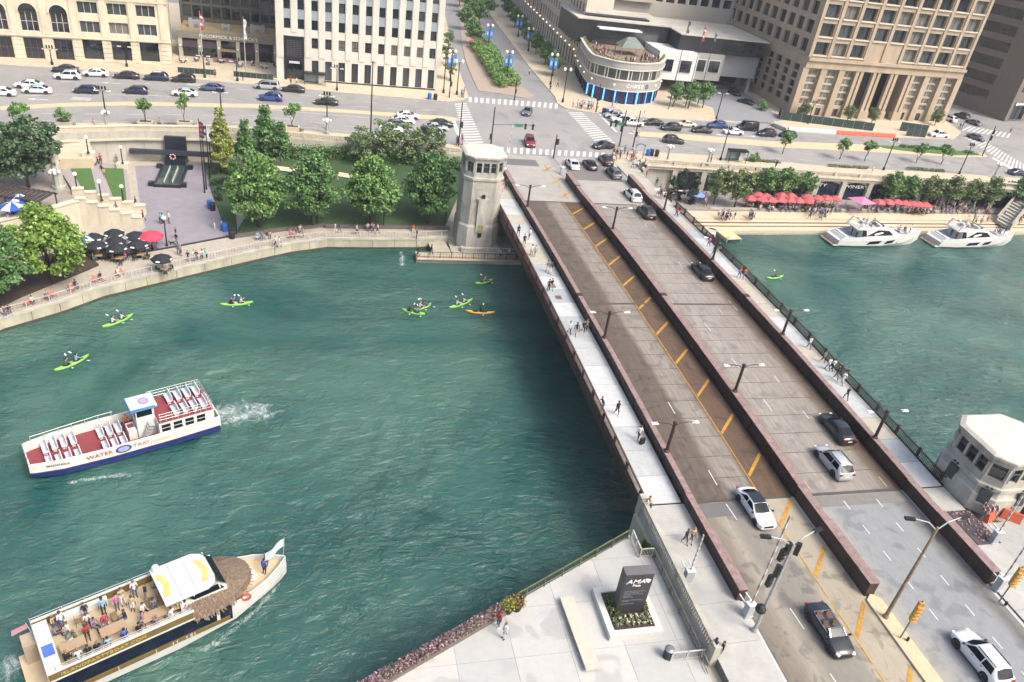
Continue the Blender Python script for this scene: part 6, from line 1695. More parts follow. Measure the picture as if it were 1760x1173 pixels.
for k in range(6):
    x0_, x1_ = -k*.3, -(k+1)*.3; y0_, y1_ = .12*math.sin(k*1.1), .12*math.sin((k+1)*1.1)
    fm.face([(x0_,y0_,0-.08*k),(x1_,y1_,-.08*(k+1)),(x1_,y1_,.9-.08*(k+1)),(x0_,y0_,.9-.08*k)])
fm.build('bow_flag', mat('flag_pale', (216,230,232), .8, var=.05), T, (17.68,0,3.65), rad(10))
sf = MB().face([(0,0,0),(-1.0,.15,-.35),(-.95,.2,.15),(0,0,.5)]).build('stern_flag', mat('flag_rose', (196,150,160), .8), T, (-.6,2.0,3.9)); MB().tube([(-.4,2.0,3.0),(-.62,2.0,4.5)], .025, 4).build('flag_staff', STEEL, T)
# --- motor yachts
def yacht():
    y = thing('motor_yacht', 'tmp', 'yacht')
    MB().loft(hullrings([(1.0,2.2,-.3,.4,1.35),(5,2.45,-.5,.4,1.5),(11,2.45,-.6,.5,1.75),(16,1.95,-.4,.9,2.15),(19.5,.95,0,1.5,2.5),(21.3,.08,.8,2.1,2.75)])).build('hull', BW, y)
    MB().box(0,1.4,-2.1,2.1,.3,.5).build('swim_platform', BW, y)
    for k in range(2): MB().box(.12,1.25,-1.95+k*2.0,-.05+k*2.0,.5,.53).build('teak_panel', mat('teak', (150,98,72), .7, var=.1), y)
    MB().loft([[(.9,-2.0,.5),(.9,2.0,.5),(1.0,2.0,.5),(1.0,-2.0,.5)],[(2.2,-1.9,1.9),(2.2,1.9,1.9),(2.4,1.9,1.9),(2.4,-1.9,1.9)]]).build('transom', BW, y)
    MB().face([(2.4,-2.1,1.56),(6.2,-2.3,1.6),(6.2,2.3,1.6),(2.4,2.1,1.56)]).build('cockpit_sole', mat('cockpit_grey', (196,206,220), .6), y)
    MB().box(2.5,3.2,-1.7,1.7,1.6,2.05).build('aft_sofa', mat('sofa_white', (232,232,236), .7), y)
    for s in (1,-1): MB().prism([Vector((1.2,s*2.2)), Vector((6.4,s*2.46)), Vector((6.4,s*2.34)), Vector((1.2,s*2.05))], 1.3, [1.7,2.3,2.3,1.7], bottom=True).build('side_bulwark', BW, y)
    MB().loft([[(5.8,-2.05,1.6),(5.8,2.05,1.6),(5.8,1.7,3.5),(5.8,-1.7,3.5)],[(9,-2.1,1.7),(9,2.1,1.7),(9,1.7,3.6),(9,-1.7,3.6)],[(13,-1.85,1.9),(13,1.85,1.9),(12.6,1.45,3.4),(12.6,-1.45,3.4)],[(16,-1.2,2.15),(16,1.2,2.15),(15.2,.9,2.5),(15.2,-.9,2.5)]]).build('deckhouse', BW, y)
    for s in (1,-1):
        f = lambda pts: MB().face(pts if s < 0 else pts[::-1])
        f([(6.9,s*2.07,2.25),(13.4,s*1.78,2.4),(12.2,s*1.6,3.25),(9.4,s*1.78,3.4)]).build('side_window', CGL, y)
        f([(5.86,s*2.05,2.1),(7.0,s*2.08,2.2),(6.7,s*1.82,3.3),(5.86,s*1.78,3.4)]).build('aft_window', CGL, y)
        for x0_, x1_ in ((7.2,10.6),(11.2,13.8),(14.3,16.2)):
            q = lambda x, z: (x, s*(2.5 - max(0,(x-11)/9.5)**1.7*2.1 - (.06 if z < 1 else 0)), z)
            f([q(x0_,.68+.03*(x0_-7)),q(x1_-.6,.7+.05*(x1_-7)),q(x1_,1.38+.04*(x1_-7)),q(x0_+.6,1.36+.03*(x0_-7))]).build('hull_window', CGL, y)
        MB().loft([[(4.6,s*1.75,3.45),(4.6,s*1.9,3.45),(4.6,s*1.85,3.6),(4.6,s*1.75,3.6)],[(11.2,s*1.5,3.5),(11.2,s*1.75,3.5),(11.2,s*1.6,4.1),(11.2,s*1.45,4.1)]]).build('flybridge_coaming', BW, y)
    MB().face([(13.2,-1.4,2.95),(13.2,1.4,2.95),(12.55,1.3,3.45),(12.55,-1.3,3.45)]).build('windscreen', CGL, y)
    MB().box(4.4,11.2,-1.75,1.75,3.42,3.6).build('flybridge_deck', BW, y)
    MB().loft([[(10.9,-1.5,3.6),(10.9,1.5,3.6),(11.2,1.45,3.6),(11.2,-1.45,3.6)],[(10.5,-1.35,4.3),(10.5,1.35,4.3),(10.6,1.35,4.3),(10.6,-1.35,4.3)]]).build('fly_screen', BNAVY, y)
    MB().box(7.2,9.8,.6,1.4,3.6,4.05).build('fly_sofa', MATS['sofa_white'], y); MB().box(9.9,10.5,-1.2,.6,3.6,4.2).build('helm_console', BW, y)
    for s in (1,-1): MB().bar((4.7,s*1.7,3.5),(5.5,s*1.5,5.0),.28,.16).build('radar_arch_leg', BW, y)
    MB().bar((5.5,-1.55,5.0),(5.5,1.55,5.0),.5,.12).build('radar_arch', BW, y); MB().lathe([(.32,5.06),(.3,5.3),(.1,5.35)], 10, (5.5,0)).build('radar_dome', BW, y)
    MB().box(15.6,17.6,-.9,.9,2.42,2.6).build('sunpad', mat('sunpad_grey', (190,192,202), .8), y)
    MB().face([(15.0,-1.85,2.12),(19.3,-.9,2.5),(21.0,0,2.72),(19.3,.9,2.5),(15.0,1.85,2.12)]).build('foredeck', BW, y)
    rails(MB(), [(14,-2.15),(17,-1.65),(19.5,-.9),(21.1,0)], 2.35, .55, 1.2, .025, 1).build('bow_rail', STEEL, y); rails(MB(), [(14,2.15),(17,1.65),(19.5,.9),(21.1,0)], 2.35, .55, 1.2, .025, 1).build('bow_rail', STEEL, y)
    return y
yacht_a = yacht(); yacht_a.location = (95.2,118.2,0); yacht_a.rotation_euler.z = rad(2.6); yacht_a['label'] = 'white motor yacht moored nearest the bridge on the right riverwalk'; yacht_a['group'] = 'yachts moored at the right riverwalk'
yacht_b = dup(yacht_a, (119.0,118.9,0), rad(2.8), 'white motor yacht moored farther right with a brown aft cabin', 'yachts moored at the right riverwalk')
sb = thing('speedboat', 'small dark speedboat beside the timber jetty', 'boat', (*at(1222,404,0).xy,0), rad(62))
MB().loft(hullrings([(-2.6,.95,-.2,.2,.6),(0,1.05,-.3,.2,.65),(1.8,.7,-.1,.4,.75),(2.9,.05,.2,.6,.85)])).build('hull', mat('hull_dark', (56,60,76), .3), sb)
MB().box(-2.2,.6,-.75,.75,.66,.72).build('cockpit', mat('cockpit_pale', (190,196,206), .6), sb); MB().face([(.7,-.7,.7),(.7,.7,.7),(.4,.6,1.15),(.4,-.6,1.15)]).build('windscreen', CGL, sb); MB().box(-1.8,-1.2,-.7,.7,.72,1.0).build('seat', BW, sb)
# --- kayaks
KAY = []
def kayak(e0, e1, col, label):
    a, b_ = at(*e0,.15), at(*e1,.15); L = (b_-a).length; c = (a+b_)/2
    k = thing('kayak', label, 'kayak', (c.x,c.y,0), math.atan2(b_.y-a.y, b_.x-a.x), 'kayaks on the river')
    n = 8; rg = []
    for i in range(n+1):
        t = -1+2*i/n; w = .42*(1-abs(t)**2.2)+.02; up = .14*abs(t)**3
        rg.append([(t*L/2,-w*.6,-.08+up),(t*L/2,-w,.14+up),(t*L/2,-w*.5,.26+up),(t*L/2,w*.5,.26+up),(t*L/2,w,.14+up),(t*L/2,w*.6,-.08+up)])
    MB().loft(rg).build('hull', mat('kayak_'+col, {'green':(146,210,92),'yellow':(236,176,52)}[col], .4, var=.04, k=.66), k, smooth=True)
    for x in ((-L*.16,L*.14)): MB().lathe([(.34,.255),(.34,.285),(.26,.29)], 12).build('cockpit', CBLK, k, (x,0,0)).scale = (1.4,.85,1)
    KAY.append((k, L)); return k
kayak((378,524),(435,520),'green','green kayak with two paddlers alone off the left promenade')
kayak((176,563),(229,541),'green','green kayak with two paddlers nearest the left river wall')
kayak((94,638),(153,611),'green','green kayak with two paddlers just above the water taxi')
kayak((817,488),(847,481),'green','small green kayak nearest the far end of the bridge')
kayak((772,530),(812,515),'green','green kayak just above the yellow kayak')
kayak((800,535),(850,538),'yellow','yellow orange kayak beside the bridge shadow')
kayak((712,533),(741,523),'green','right of two overlapping green kayaks')
kayak((690,532),(730,541),'green','left of two overlapping green kayaks')
kayak((1318,478.5),(1346,475),'green','small green kayak alone right of the bridge')
# --- foam and wakes
def foam_mat(name, dens, scale):
    mt = bpy.data.materials.new(name); mt.use_nodes = True; t = mt.node_tree; b_ = t.nodes['Principled BSDF']; L = t.links.new
    b_.inputs['Base Color'].default_value = (.62,.68,.66,1); b_.inputs['Roughness'].default_value = .7
    tc = t.nodes.new('ShaderNodeNewGeometry'); n = t.nodes.new('ShaderNodeTexNoise'); n.inputs['Scale'].default_value = scale; n.inputs['Detail'].default_value = 7; n.inputs['Roughness'].default_value = .72; n.inputs['Distortion'].default_value = 1.2
    L(tc.outputs['Position'], n.inputs[0])
    at_ = t.nodes.new('ShaderNodeAttribute'); at_.attribute_name = 'edge'
    a_ = t.nodes.new('ShaderNodeMath'); a_.operation = 'MULTIPLY_ADD'; L(at_.outputs['Fac'], a_.inputs[0]); a_.inputs[1].default_value = .42; 
    s_ = t.nodes.new('ShaderNodeMath'); s_.operation = 'SUBTRACT'; L(n.outputs[0], s_.inputs[0]); s_.inputs[1].default_value = dens
    L(s_.outputs[0], a_.inputs[2])
    r_ = t.nodes.new('ShaderNodeMapRange'); L(a_.outputs[0], r_.inputs[0]); r_.inputs[1].default_value = 0; r_.inputs[2].default_value = .34; r_.inputs[4].default_value = .66
    L(r_.outputs[0], b_.inputs['Alpha']); return mt
FOAM = foam_mat('foam', .77, .9); FOAM2 = foam_mat('foam_fine', .81, 1.6)
def foam(label, pts, widths, m, n=8):
    """strip of foam on the water; the attribute edge fades it out sideways and at its ends"""
    v = []; f_ = []; ed = []
    P_ = [at(*p,0).xy for p in pts]; dense = smooth_poly(P_, 8); N = len(dense)
    for i, p in enumerate(dense):
        t_ = (dense[min(i+1,N-1)]-dense[max(i-1,0)]).normalized(); nn = Vector((-t_.y,t_.x)); u = i/(N-1)*(len(widths)-1); k = min(int(u), len(widths)-2); w = widths[k]+(widths[k+1]-widths[k])*(u-k)
        for j in range(n+1):
            s = -1+2*j/n; q = p+nn*(w*s); v.append((q.x,q.y,.03)); ed.append(max(0,(1-abs(s)**1.5))*min(1,(1-i/(N-1))*2.2)*min(1,.35+i/3))
    for i in range(N-1):
        for j in range(n): f_.append((i*(n+1)+j,(i+1)*(n+1)+j,(i+1)*(n+1)+j+1,i*(n+1)+j+1))
    me = bpy.data.meshes.new('wake_foam'); me.from_pydata(v,[],f_); at_ = me.attributes.new('edge','FLOAT','POINT'); at_.data.foreach_set('value', ed); me.materials.append(m)
    o = link('wake_foam', me); tag(o, label, 'foam'); o['kind'] = 'stuff'
foam('white churning wake behind the water taxi stern', [(362,712),(400,712),(440,708),(500,702),(580,690)], [2.2,3.8,4.0,3.4,2.0], FOAM)
foam('thin white bow wave along the near side of the water taxi', [(110,832),(180,820),(240,815),(300,812)], [.5,.7,.6,.3], FOAM2)
foam('white wash behind the party boat at the bottom left', [(66,1125),(35,1138),(0,1150),(-60,1172)], [1.4,2.2,2.6,2.0], FOAM)
foam('long thin bow wave drifting from the party boat', [(470,1020),(400,1085),(330,1130),(240,1175)], [.3,.6,.6,.4], FOAM2)
foam('thin white bow wave beside the party boat', [(484,1000),(440,1050),(390,1080),(330,1120)], [.4,.5,.4,.2], FOAM2)
foam('white outfall ripple below the promenade near the dock', [(690,432),(691,445),(692,458),(694,475)], [.4,1.0,1.3,.9], FOAM)

# ------------------------------------------------------------------ street furniture
BRL = 'twin arm lamps along the bridge'
def bridge_lamp(x, y, ztop, label):
    z0 = bz(y) + ztop
    r = thing('bridge_lamp', label, 'street lamp', (x,y,z0), 0, BRL)
    MB().lathe([(.3,0),(.3,.12),(.17,.2),(.15,3.3),(.2,3.35),(.2,3.55),(.05,3.6)], 8).build('pole', MAROON_D, r)
    for s in (1,-1):
        a_ = MB().tube([(0,0,3.0),(s*.5,0,3.35),(s*1.2,0,3.5),(s*2.0,0,3.5)], .045, 5).build('arm', MAROON_D, r)
        MB().loft([[(s*1.7,-.16,3.42),(s*1.7,.16,3.42),(s*1.7,.16,3.5),(s*1.7,-.16,3.5)],[(s*2.4,-.2,3.44),(s*2.4,.2,3.44),(s*2.4,.14,3.54),(s*2.4,-.14,3.54)]]).build('lamp_head', WHITE, a_)
nm = ['nearest','second','third','farthest']
for i, y in enumerate((51,70.6,109.8)): bridge_lamp(32.3, y, 1.3, ('nearest','middle','farthest')[i] + ' maroon twin arm lamp on the left barrier of the bridge')
for i, y in enumerate((59.7,101.5)): bridge_lamp(43.8, y, 1.45, ('nearer','farther')[i] + ' maroon twin arm lamp on the centre barrier of the bridge')
for i, y in enumerate((51.5,71,91.5,110.4)): bridge_lamp(55.95, y, 1.4, nm[i] + ' maroon twin arm lamp on the right barrier of the bridge')
def globe_lamp(px, py, z, h, label, group='single globe lamps on the riverwalk'):
    r = thing('globe_lamp', label, 'lamp', at(px,py,z), 0, group)
    MB().lathe([(.2,0),(.2,.25),(.1,.4),(.08,h-.35),(.14,h-.3)], 7).build('post', BLACKM, r); MB().ball((0,0,h),.3,10).build('globe', GLOBE, r)
for a_ in ((287,423,ZR,4.3,'globe lamp standing on the memorial plaza edge near the black umbrellas'),(134,333,5.,3.,'leftmost globe lamp above the stepped stair'),(175,346,4.2,3.,'middle globe lamp above the stepped stair'),(213,353,3.,3.,'rightmost globe lamp above the stepped stair'),
           (152,264,5.9,2.6,'globe lamp on the stone pedestal beside the landing'),(211,282,3.3,2.9,'globe lamp on the stone pedestal above the lower lawn'),(87,249,5.3,2.8,'globe lamp against the beige landing wall'),
           (545,391,ZR,4.,'globe lamp at the seat wall between the first two maples'),(659,392,ZR,4.,'globe lamp at the seat wall below the third maple'),(764,394,ZR,4.,'globe lamp beside the tower at the end of the seat wall'),(407,407,ZR,4.,'globe lamp at the start of the seat wall by the plaza')): globe_lamp(*a_)
def candelabra(px, py, z, h, n, label, stone=True):
    r = thing('candelabra_lamp', label, 'lamp', at(px,py,z), 0, 'many globed candelabra lamps')
    MB().lathe([(.42,0),(.42,.5),(.24,.6),(.18,h-.3),(.26,h)], 8).build('pedestal', mat('lamp_patina', (168,178,168), .6, var=.1) if stone else BLACKM, r)
    for k in range(n):
        t = 2*math.pi*k/n; a_ = MB().tube([(0,0,h-.2),(.45*math.cos(t),.45*math.sin(t),h-.25),(.6*math.cos(t),.6*math.sin(t),h)], .05, 5).build('arm', MATS.get('lamp_patina'), r)
        MB().ball((.6*math.cos(t),.6*math.sin(t),h+.22),.25,8).build('globe', GLOBE, a_)
    MB().ball((0,0,h+.4),.27,8).build('globe', GLOBE, r)
candelabra(99,327,5.,2.6,5,'green candelabra with a ring of globes before the stone pillar')
candelabra(184,222,7.1,2.6,3,'candelabra of globes on the parapet above the lawns'); candelabra(562,231,7.1,2.4,4,'candelabra of globes on the balustrade left of the bridge')
candelabra(1146,279,7.1,3.,3,'left candelabra of globes on the balustrade right of the bridge'); candelabra(1215,285,7.1,3.,3,'right candelabra of globes on the balustrade before the bus shelter'); candelabra(1708,306,7.1,3.,3,'candelabra of globes near the right edge of the drive')
def street_light(px, py, h, label, z=7.1, group='tall street lights along the drive'):
    r = thing('street_light', label, 'street light', at(px,py,z), 0, group)
    MB().lathe([(.26,0),(.26,.6),(.13,.8),(.09,h)], 7).build('pole', BLACKM, r)
    for s in (1,-1):
        a_ = MB().tube([(0,0,h-.1),(s*.5,0,h+.25),(s*1.1,0,h+.2)], .05, 5).build('arm', BLACKM, r); MB().cbox((s*1.0,0,h+.08),(.75,.34,.14)).build('lamp_head', WHITE, a_)
    for s in (-.5,0,.5): MB().lathe([(.06,h+.2),(.16,h+.35),(.16,h+.75),(.04,h+.95)], 6, (s,0)).build('lantern', BLACKM, r)
for px, py, h, l in ((182,198,4.2,'left street light on the median of the drive'),(381,199,4.2,'street light behind the narrow yellow tree'),(562,221,6.0,'street light behind the candelabra left of the bridge'),(1238,276,6.4,'street light just left of the bus shelter'),(1518,293,6.4,'street light before the colonnade near the balustrade'),(1648,300,6.4,'street light nearest the right edge of the drive'),(1231,205,6.2,'street light at the far kerb by the bank driveway'),(1388,213,5.0,'street light before the left corner of the office tower'),
                     (90,112,3.0,'short street light before the arched entrances'),(352,134,4.4,'short street light left of the restaurant steps'),(579,156,4.6,'short street light before the white marble block'),(408,140,4.0,'short street light by the restaurant patio'),(218,115,4.,'short street light before the cream shop windows')): street_light(px, py, h, l)
def twin_globe(px, py, h, label, banner=False, z=7.13):
    r = thing('twin_globe_lamp', label, 'lamp', at(px,py,z), 0, 'twin globe lamps of the side street')
    MB().lathe([(.3,0),(.26,.7),(.13,1.0),(.09,h)], 7).build('pole', BLACKM, r); MB().bar((-.7,0,h-.1),(.7,0,h-.1),.08).build('cross_arm', BLACKM, r)
    for s in (-.7,.7): MB().ball((s,0,h+.25),.36,8,1.2).build('globe', mat('globe_cream', (248,232,206), .4, var=0, k=.85), r)
    if banner:
        for s in (1,-1):
            b_ = MB().box(s*.15,s*1.05,-.03,.03,h-3.2,h-.6).build('banner', mat('banner_blue', (70,132,206), .8, var=.05), r); MB().box(s*.35,s*.85,-.045,-.035,h-2.4,h-1.4).build('emblem', mat('banner_pale', (170,204,236), .8), b_)
for a_ in ((785,163,7.2,'twin globe lamp at the corner of the white marble block'),(774,140,6.8,'second twin globe lamp beside the white marble block',True),(762,160,8.0,'thin twin globe lamp against the white marble block'),(967,176,7.4,'twin globe lamp at the bank corner'),(946,146,7.2,'twin globe lamp with blue banners before the bank',True),
           (870,141,7.0,'twin globe lamp with blue banners at the tip of the planted median',True),(838,90,7.,'twin globe lamp with blue banners by the small red umbrellas',True),(908,88,6.,'twin globe lamp with blue banners under the dark trees',True),(890,64,6.,'far twin globe lamp with blue banners up the side street',True)): twin_globe(*a_)
# tall poles and signals at the near end
def tall_lamp(px, py, h, label, arms, m):
    r = thing('tall_street_lamp', label, 'street lamp', at(px,py,7.1))
    MB().lathe([(.26,0),(.22,.3),(.16,.4),(.09,h)], 8).build('pole', m, r)
    for dx, dy in arms:
        a_ = MB().tube([(0,0,h-.3),(dx*.4,dy*.4,h+.35),(dx,dy,h+.55)], .05, 5).build('arm', STEEL, r)
        MB().cbox((dx*1.12,dy*1.12,h+.5),(.75,.3,.18),math.atan2(dy,dx)).build('lamp_head', BLACKM, a_)
    return r
tall_lamp(1521,1062,10.1,'tall rusty twin arm street lamp on the near median',((-2.0,.5),(2.1,.3)),mat('pole_rusty', (156,138,112), .7, var=.25, scale=2))
SIGY = mat('signal_yellow', (214,166,78), .5, var=.05); SIGB = mat('signal_black', (28,30,34), .5, var=0)
def signal_head(par, loc, rz, lit=None, m=SIGB):
    h_ = MB().cbox((0,0,0),(.34,.3,1.05)).build('signal_head', m, par, loc, rz)
    for k, c in enumerate(((150,40,36),(150,110,40),(40,120,70))): MB().lathe([(.11,0),(.11,.03)], 8).build('lens', mat('lens_%d' % k, c, .3, var=0), h_, (0,-.16,.32-.32*k)).rotation_euler = (math.pi/2,0,0)
    for k in range(3): MB().cbox((0,-.2,.44-.32*k),(.3,.14,.03)).build('visor', m, h_)
    return h_
r = tall_lamp(1296,1085,9.4,'grey lamp and signal mast beside the near end of the left barrier',((-1.9,.4),(1.9,.6)),mat('pole_grey', (188,190,188), .5, .2, var=.06))
for k, (dx, z) in enumerate(((-.5,8.3),(-.5,6.9),(-.55,5.6),(.4,9.0),(-.2,8.9))): signal_head(r, (dx,-.1 if k % 2 else .1,z), rad(20+40*k))
MB().ball((-.3,.0,2.6),.42,10).build('beacon', SIGB, r)
def gate(px, py, h, ang, label, z=7.1, lean=(.0,.0)):
    r = thing('bridge_gate', label, 'barrier gate', at(px,py,z), rad(ang), 'raised gates of the bridge')
    MB().box(-.42,.42,-.32,.32,0,.12).box(-.34,.34,-.26,.26,.12,1.35).build('gate_box', mat('gate_grey', (196,200,204), .5, .2, var=.06), r); MB().box(-.36,.36,-.28,.28,1.352,1.42).build('lid', WHITE, r)
    MB().bar((-.3,.35,1.2),(-.3,1.1,1.3),.09).bar((.3,.35,1.2),(.3,1.1,1.3),.09).build('counterweight_frame', WHITE, r)
    arm = MB(); n = 16
    for k in range(n):
        arm.cur = k % 2; t0, t1 = k/n, (k+1)/n
        arm.bar((lean[0]*t0, lean[1]*t0, 1.1+h*t0), (lean[0]*t1, lean[1]*t1, 1.1+h*t1), .14, .08)
    arm.build('gate_arm', [WHITE, mat('gate_stripe_red', (200,172,160), .6)], r)
gate(1283,1058,9.2,10,'raised striped gate beside the near end of the left barrier',lean=(.4,.3)); gate(1713,1012,7,10,'raised striped gate beside the near end of the right barrier'); gate(1180,1000,4.2,0,'slim raised gate on the near left pavement'); gate(1706,932,5,0,'raised gate by the near right bridge house')
gate(866,303,8.5,0,'raised striped gate at the far end of the left barrier',lean=(.6,.4)); gate(1090,268,8.,0,'raised striped gate at the far corner right of the bridge',lean=(.3,.2)); gate(966,300,3.2,0,'short dark gate post at the far end of the centre barrier')
def warn_signal(px, py, label):
    r = thing('warning_signal', label, 'signal', at(px,py,7.15), rad(-25))
    MB().lathe([(.07,0),(.06,4.4)], 6).build('post', GREYM, r); MB().box(-.2,.2,-.18,.12,2.2,4.2).build('housing', SIGY, r)
    for k in range(5): MB().prism([Vector((-.22,-.42)),Vector((.22,-.42)),Vector((.22,-.18)),Vector((-.22,-.18))], 2.3+k*.38, 2.36+k*.38, bottom=True).build('visor', SIGY, r)
    MB().lathe([(.12,0),(.1,.4)], 6, (.5,-.1)).build('foot', SIGB, r)
warn_signal(1547,1097,'yellow louvred warning signal on the near median'); warn_signal(1716,1036,'yellow louvred warning signal at the right edge of the near road')
def signal_pole(px, py, h, label, mast=None, heads=((0,.75),)):
    r = thing('traffic_signal', label, 'traffic signal', at(px,py,7.13), 0, 'traffic signals at the junction')
    MB().lathe([(.16,0),(.14,.4),(.09,h)], 7).build('pole', BLACKM, r)
    for dx, t in heads: signal_head(r, (dx or .25,-.05,h*t), 0)
    if mast:
        MB().tube([(0,0,h*.62),(mast,0,h*.66)], .06, 5).build('mast_arm', BLACKM, r)
        MB().box(mast*.52,mast*.72,-.03,.03,h*.6,h*.67).build('street_name_plate', mat('plate_green', (60,150,130), .6), r)
        for t in (.78,.96): signal_head(r, (mast*t,-.05,h*.62), 0)
signal_pole(788,251,8.2,'signal post at the left end of the stop line',None,((.3,.5),)); signal_pole(842,262,8.6,'signal mast with an arm over the junction beside the tower',8.0,((-.2,.35),)); signal_pole(951,272,4.6,'signal post on the far tip of the centre barrier',None,((0,.7),(.4,.7))); signal_pole(1064,252,7.4,'signal post at the crowded right corner',None,((-.3,.72),(.35,.72),(-.3,.5)))
signal_pole(1087,257,8.,'signal mast reaching left from the crowded right corner',-6.,((.2,.4),)); signal_pole(772,168,3.6,'short signal post at the corner of the white marble block',None,((0,.85),)); signal_pole(1024,193,6.5,'signal post before the bank corner',None,((-.2,.5),(.25,.5))); signal_pole(1688,268,7.5,'signal post on the tip of the grassy median',None,((0,.8),(.3,.6)))
signal_pole(884,172,5.2,'pale signal post on the tip of the planted median',None,((.1,.4),))
for px, py, px2, py2, l in ((622,155,637,225,'tall dark wire pole before the white marble block'),):
    r = thing('wire_pole', l, 'pole', at(637,228,7.1)); MB().lathe([(.16,0),(.09,13.2)], 7).build('pole', BLACKM, r); MB().bar((-.4,0,13),(.4,0,13),.08).build('cross_arm', BLACKM, r)
# flagpoles
def flagpole(px, py, z, h, label, flag=None, m=STEEL, z0=None):
    r = thing('flagpole', label, 'flagpole', at(px,py,z)); MB().lathe([(.16,0),(.13,.3),(.05,h)], 7).build('pole', m, r); MB().ball((0,0,h+.1),.12,6).build('finial', mat('finial_gold', (200,170,90), .4, .5), r)
    if flag:
        cols, drop = flag; fm = MB(); n = 7
        for k in range(n):
            fm.cur = k % len(cols)
            z0_, z1_ = h-.3-drop*k/n, h-.3-drop*(k+1)/n; a_, b_ = .5+.18*math.sin(k*1.3), .5+.18*math.sin((k+1)*1.3)
            fm.face([(.06,0,z1_),(b_,.12*math.sin(k),z1_-.15),(a_,.1*math.sin(k-1),z0_-.15),(.06,0,z0_)])
        fm.build('flag', [mat('flag_%d_%d_%d' % c, c, .8, var=.05) for c in cols], r)
USF = (((190,60,66),(232,228,226),(190,60,66)), 3.2)
flagpole(351,127,7.1,12.5,'flagpole with a drooping striped flag left of the restaurant steps',USF); flagpole(423,130,7.1,12.,'flagpole with a drooping white flag right of the restaurant steps',(((232,236,240),(190,206,226)),4.))
flagpole(352,332,ZR,12.2,'tall dark flagpole at the edge of the memorial plaza',(((58,60,80),(180,80,84)),2.6),BLACKM); flagpole(355,326,ZR,11.2,'second dark flagpole at the edge of the memorial plaza',(((60,62,90),),1.6),BLACKM); flagpole(361,310,ZR,9.4,'third dark flagpole with white flag by the hedge block',(((220,232,236),(200,220,226)),2.2),BLACKM); flagpole(364,300,ZR,7.6,'short dark flagpole with a yellow flag by the hedge block',(((222,176,60),),1.8),BLACKM)
flagpole(1149,188,7.1,21,'left tall flagpole before the bank driveway',(((96,100,110),),2.6),mat('pole_dark', (70,72,78), .5)); flagpole(1178,184,7.1,19.5,'middle tall flagpole with a striped flag before the bank driveway',USF,MATS['pole_dark']); flagpole(1199,180,7.1,17.8,'right tall flagpole before the bank driveway',(((110,112,120),),1.8),MATS['pole_dark'])
# shelters, bins, kiosks
def shelter(px, py, w, label, ang=0.):
    r = thing('bus_shelter', label, 'bus shelter', at(px,py,7.13), ang)
    MB().box(-w/2,w/2,-.7,.9,2.35,2.6).build('roof', BLACKM, r)
    for x in (-w/2+.1,w/2-.1):
        for y in (-.6,.8): MB().cbox((x,y,1.17),(.1,.1,2.35)).build('post', BLACKM, r)
    MB().box(-w/2+.2,w/2-.2,.76,.8,.3,2.2).build('glass', mat('shelter_glass', (150,164,166), .1, var=.1), r); MB().box(-w/2+.3,w/2-1.2,.2,.6,.42,.5).build('bench', BLACKM, r); MB().box(w/2-1.5,w/2-.3,-.02,.08,.4,2.1).build('poster', mat('poster_pale', (206,206,196), .6), r)
shelter(1264,279,4.2,'bus shelter with a black roof near the balustrade right of the bridge'); shelter(541,146,4.6,'dark bus shelter at the kerb before the white marble block')
def bin_(px, py, col, label, z=7.13):
    r = thing('recycling_bin', label, 'bin', at(px,py,z), 0, 'street bins'); MB().lathe([(.42,0),(.46,1.1),(.4,1.2)], 10).build('bin', mat('bin_'+col, {'blue':(52,110,206),'black':(36,38,44)}[col], .5, var=.05), r); MB().lathe([(.44,1.202),(.4,1.32),(.1,1.4)], 10).build('lid', mat('bin_'+col, (0,0,0)), r)
for a_ in ((738,171,'blue','blue bin at the corner of the white marble block'),(748,172,'black','black bin at the corner of the white marble block'),(1043,197,'blue','blue bin at the bank corner'),(1037,196,'black','black bin at the bank corner'),(1113,268,'blue','blue bin at the balustrade by the crowded corner'),(1119,268,'black','black bin at the balustrade by the crowded corner'),(1128,269,'black','lone dark bin right of the blue bin at the balustrade')): bin_(*a_)
for a_ in ((361,358,'blue','upper blue bin at the right edge of the memorial plaza'),(387,398,'blue','lower blue bin at the right corner of the memorial plaza'),(366,362,'black','dark bin behind the upper blue bin of the memorial plaza'),(399,410,'black','dark litter bin at the start of the seat wall')): bin_(*a_, ZR)
r = thing('entrance_arch', 'blue arched entrance frame at the stair by the crowded right corner', 'arch', at(1097,273,7.13))
MB().cbox((-.9,0,1.3),(.12,.12,2.6)).cbox((.9,0,1.3),(.12,.12,2.6)).build('frame', mat('arch_blue_grey', (110,130,160), .5), r); MB().tube([(.95*math.cos(t),0,2.6+.45*math.sin(t)) for t in [k*math.pi/8 for k in range(9)]], .14, 6).build('arch', mat('arch_blue', (70,110,170), .5), r)
# construction site before the office tower
GNET = mat('green_netting', (52,70,66), .9, var=.2, scale=2)
def cfence(label, p, q, n, h=2.0, name='construction_fence'):
    a, b_ = at(*p,7.1), at(*q,7.1); r = thing(name, label, 'fence', a)
    for k in range(n):
        s, e = a.lerp(b_, k/n), a.lerp(b_, (k+1)/n); o = MB().bar((*s.xy,7.15+h/2),(*(s.lerp(e,.97)).xy,7.15+h/2+.001),.04,h).build('panel', GNET, r); o.location = -a
        o = MB().cbox((s.x,s.y,7.1+h/2+.1),(.08,.08,h+.2)).build('post', GREYM, r); o.location = -a
cfence('dark green netted construction fence before the colonnade', (1340,206), (1500,226), 9); cfence('short dark green netted fence beside the white pickup', (1545,225), (1592,231), 4, 2.3); cfence('second dark green netted fence left of the white pickup', (1556,234), (1590,237), 3, 1.9); cfence('netted fence return at the left end of the construction site', (1338,197), (1340,206), 1)
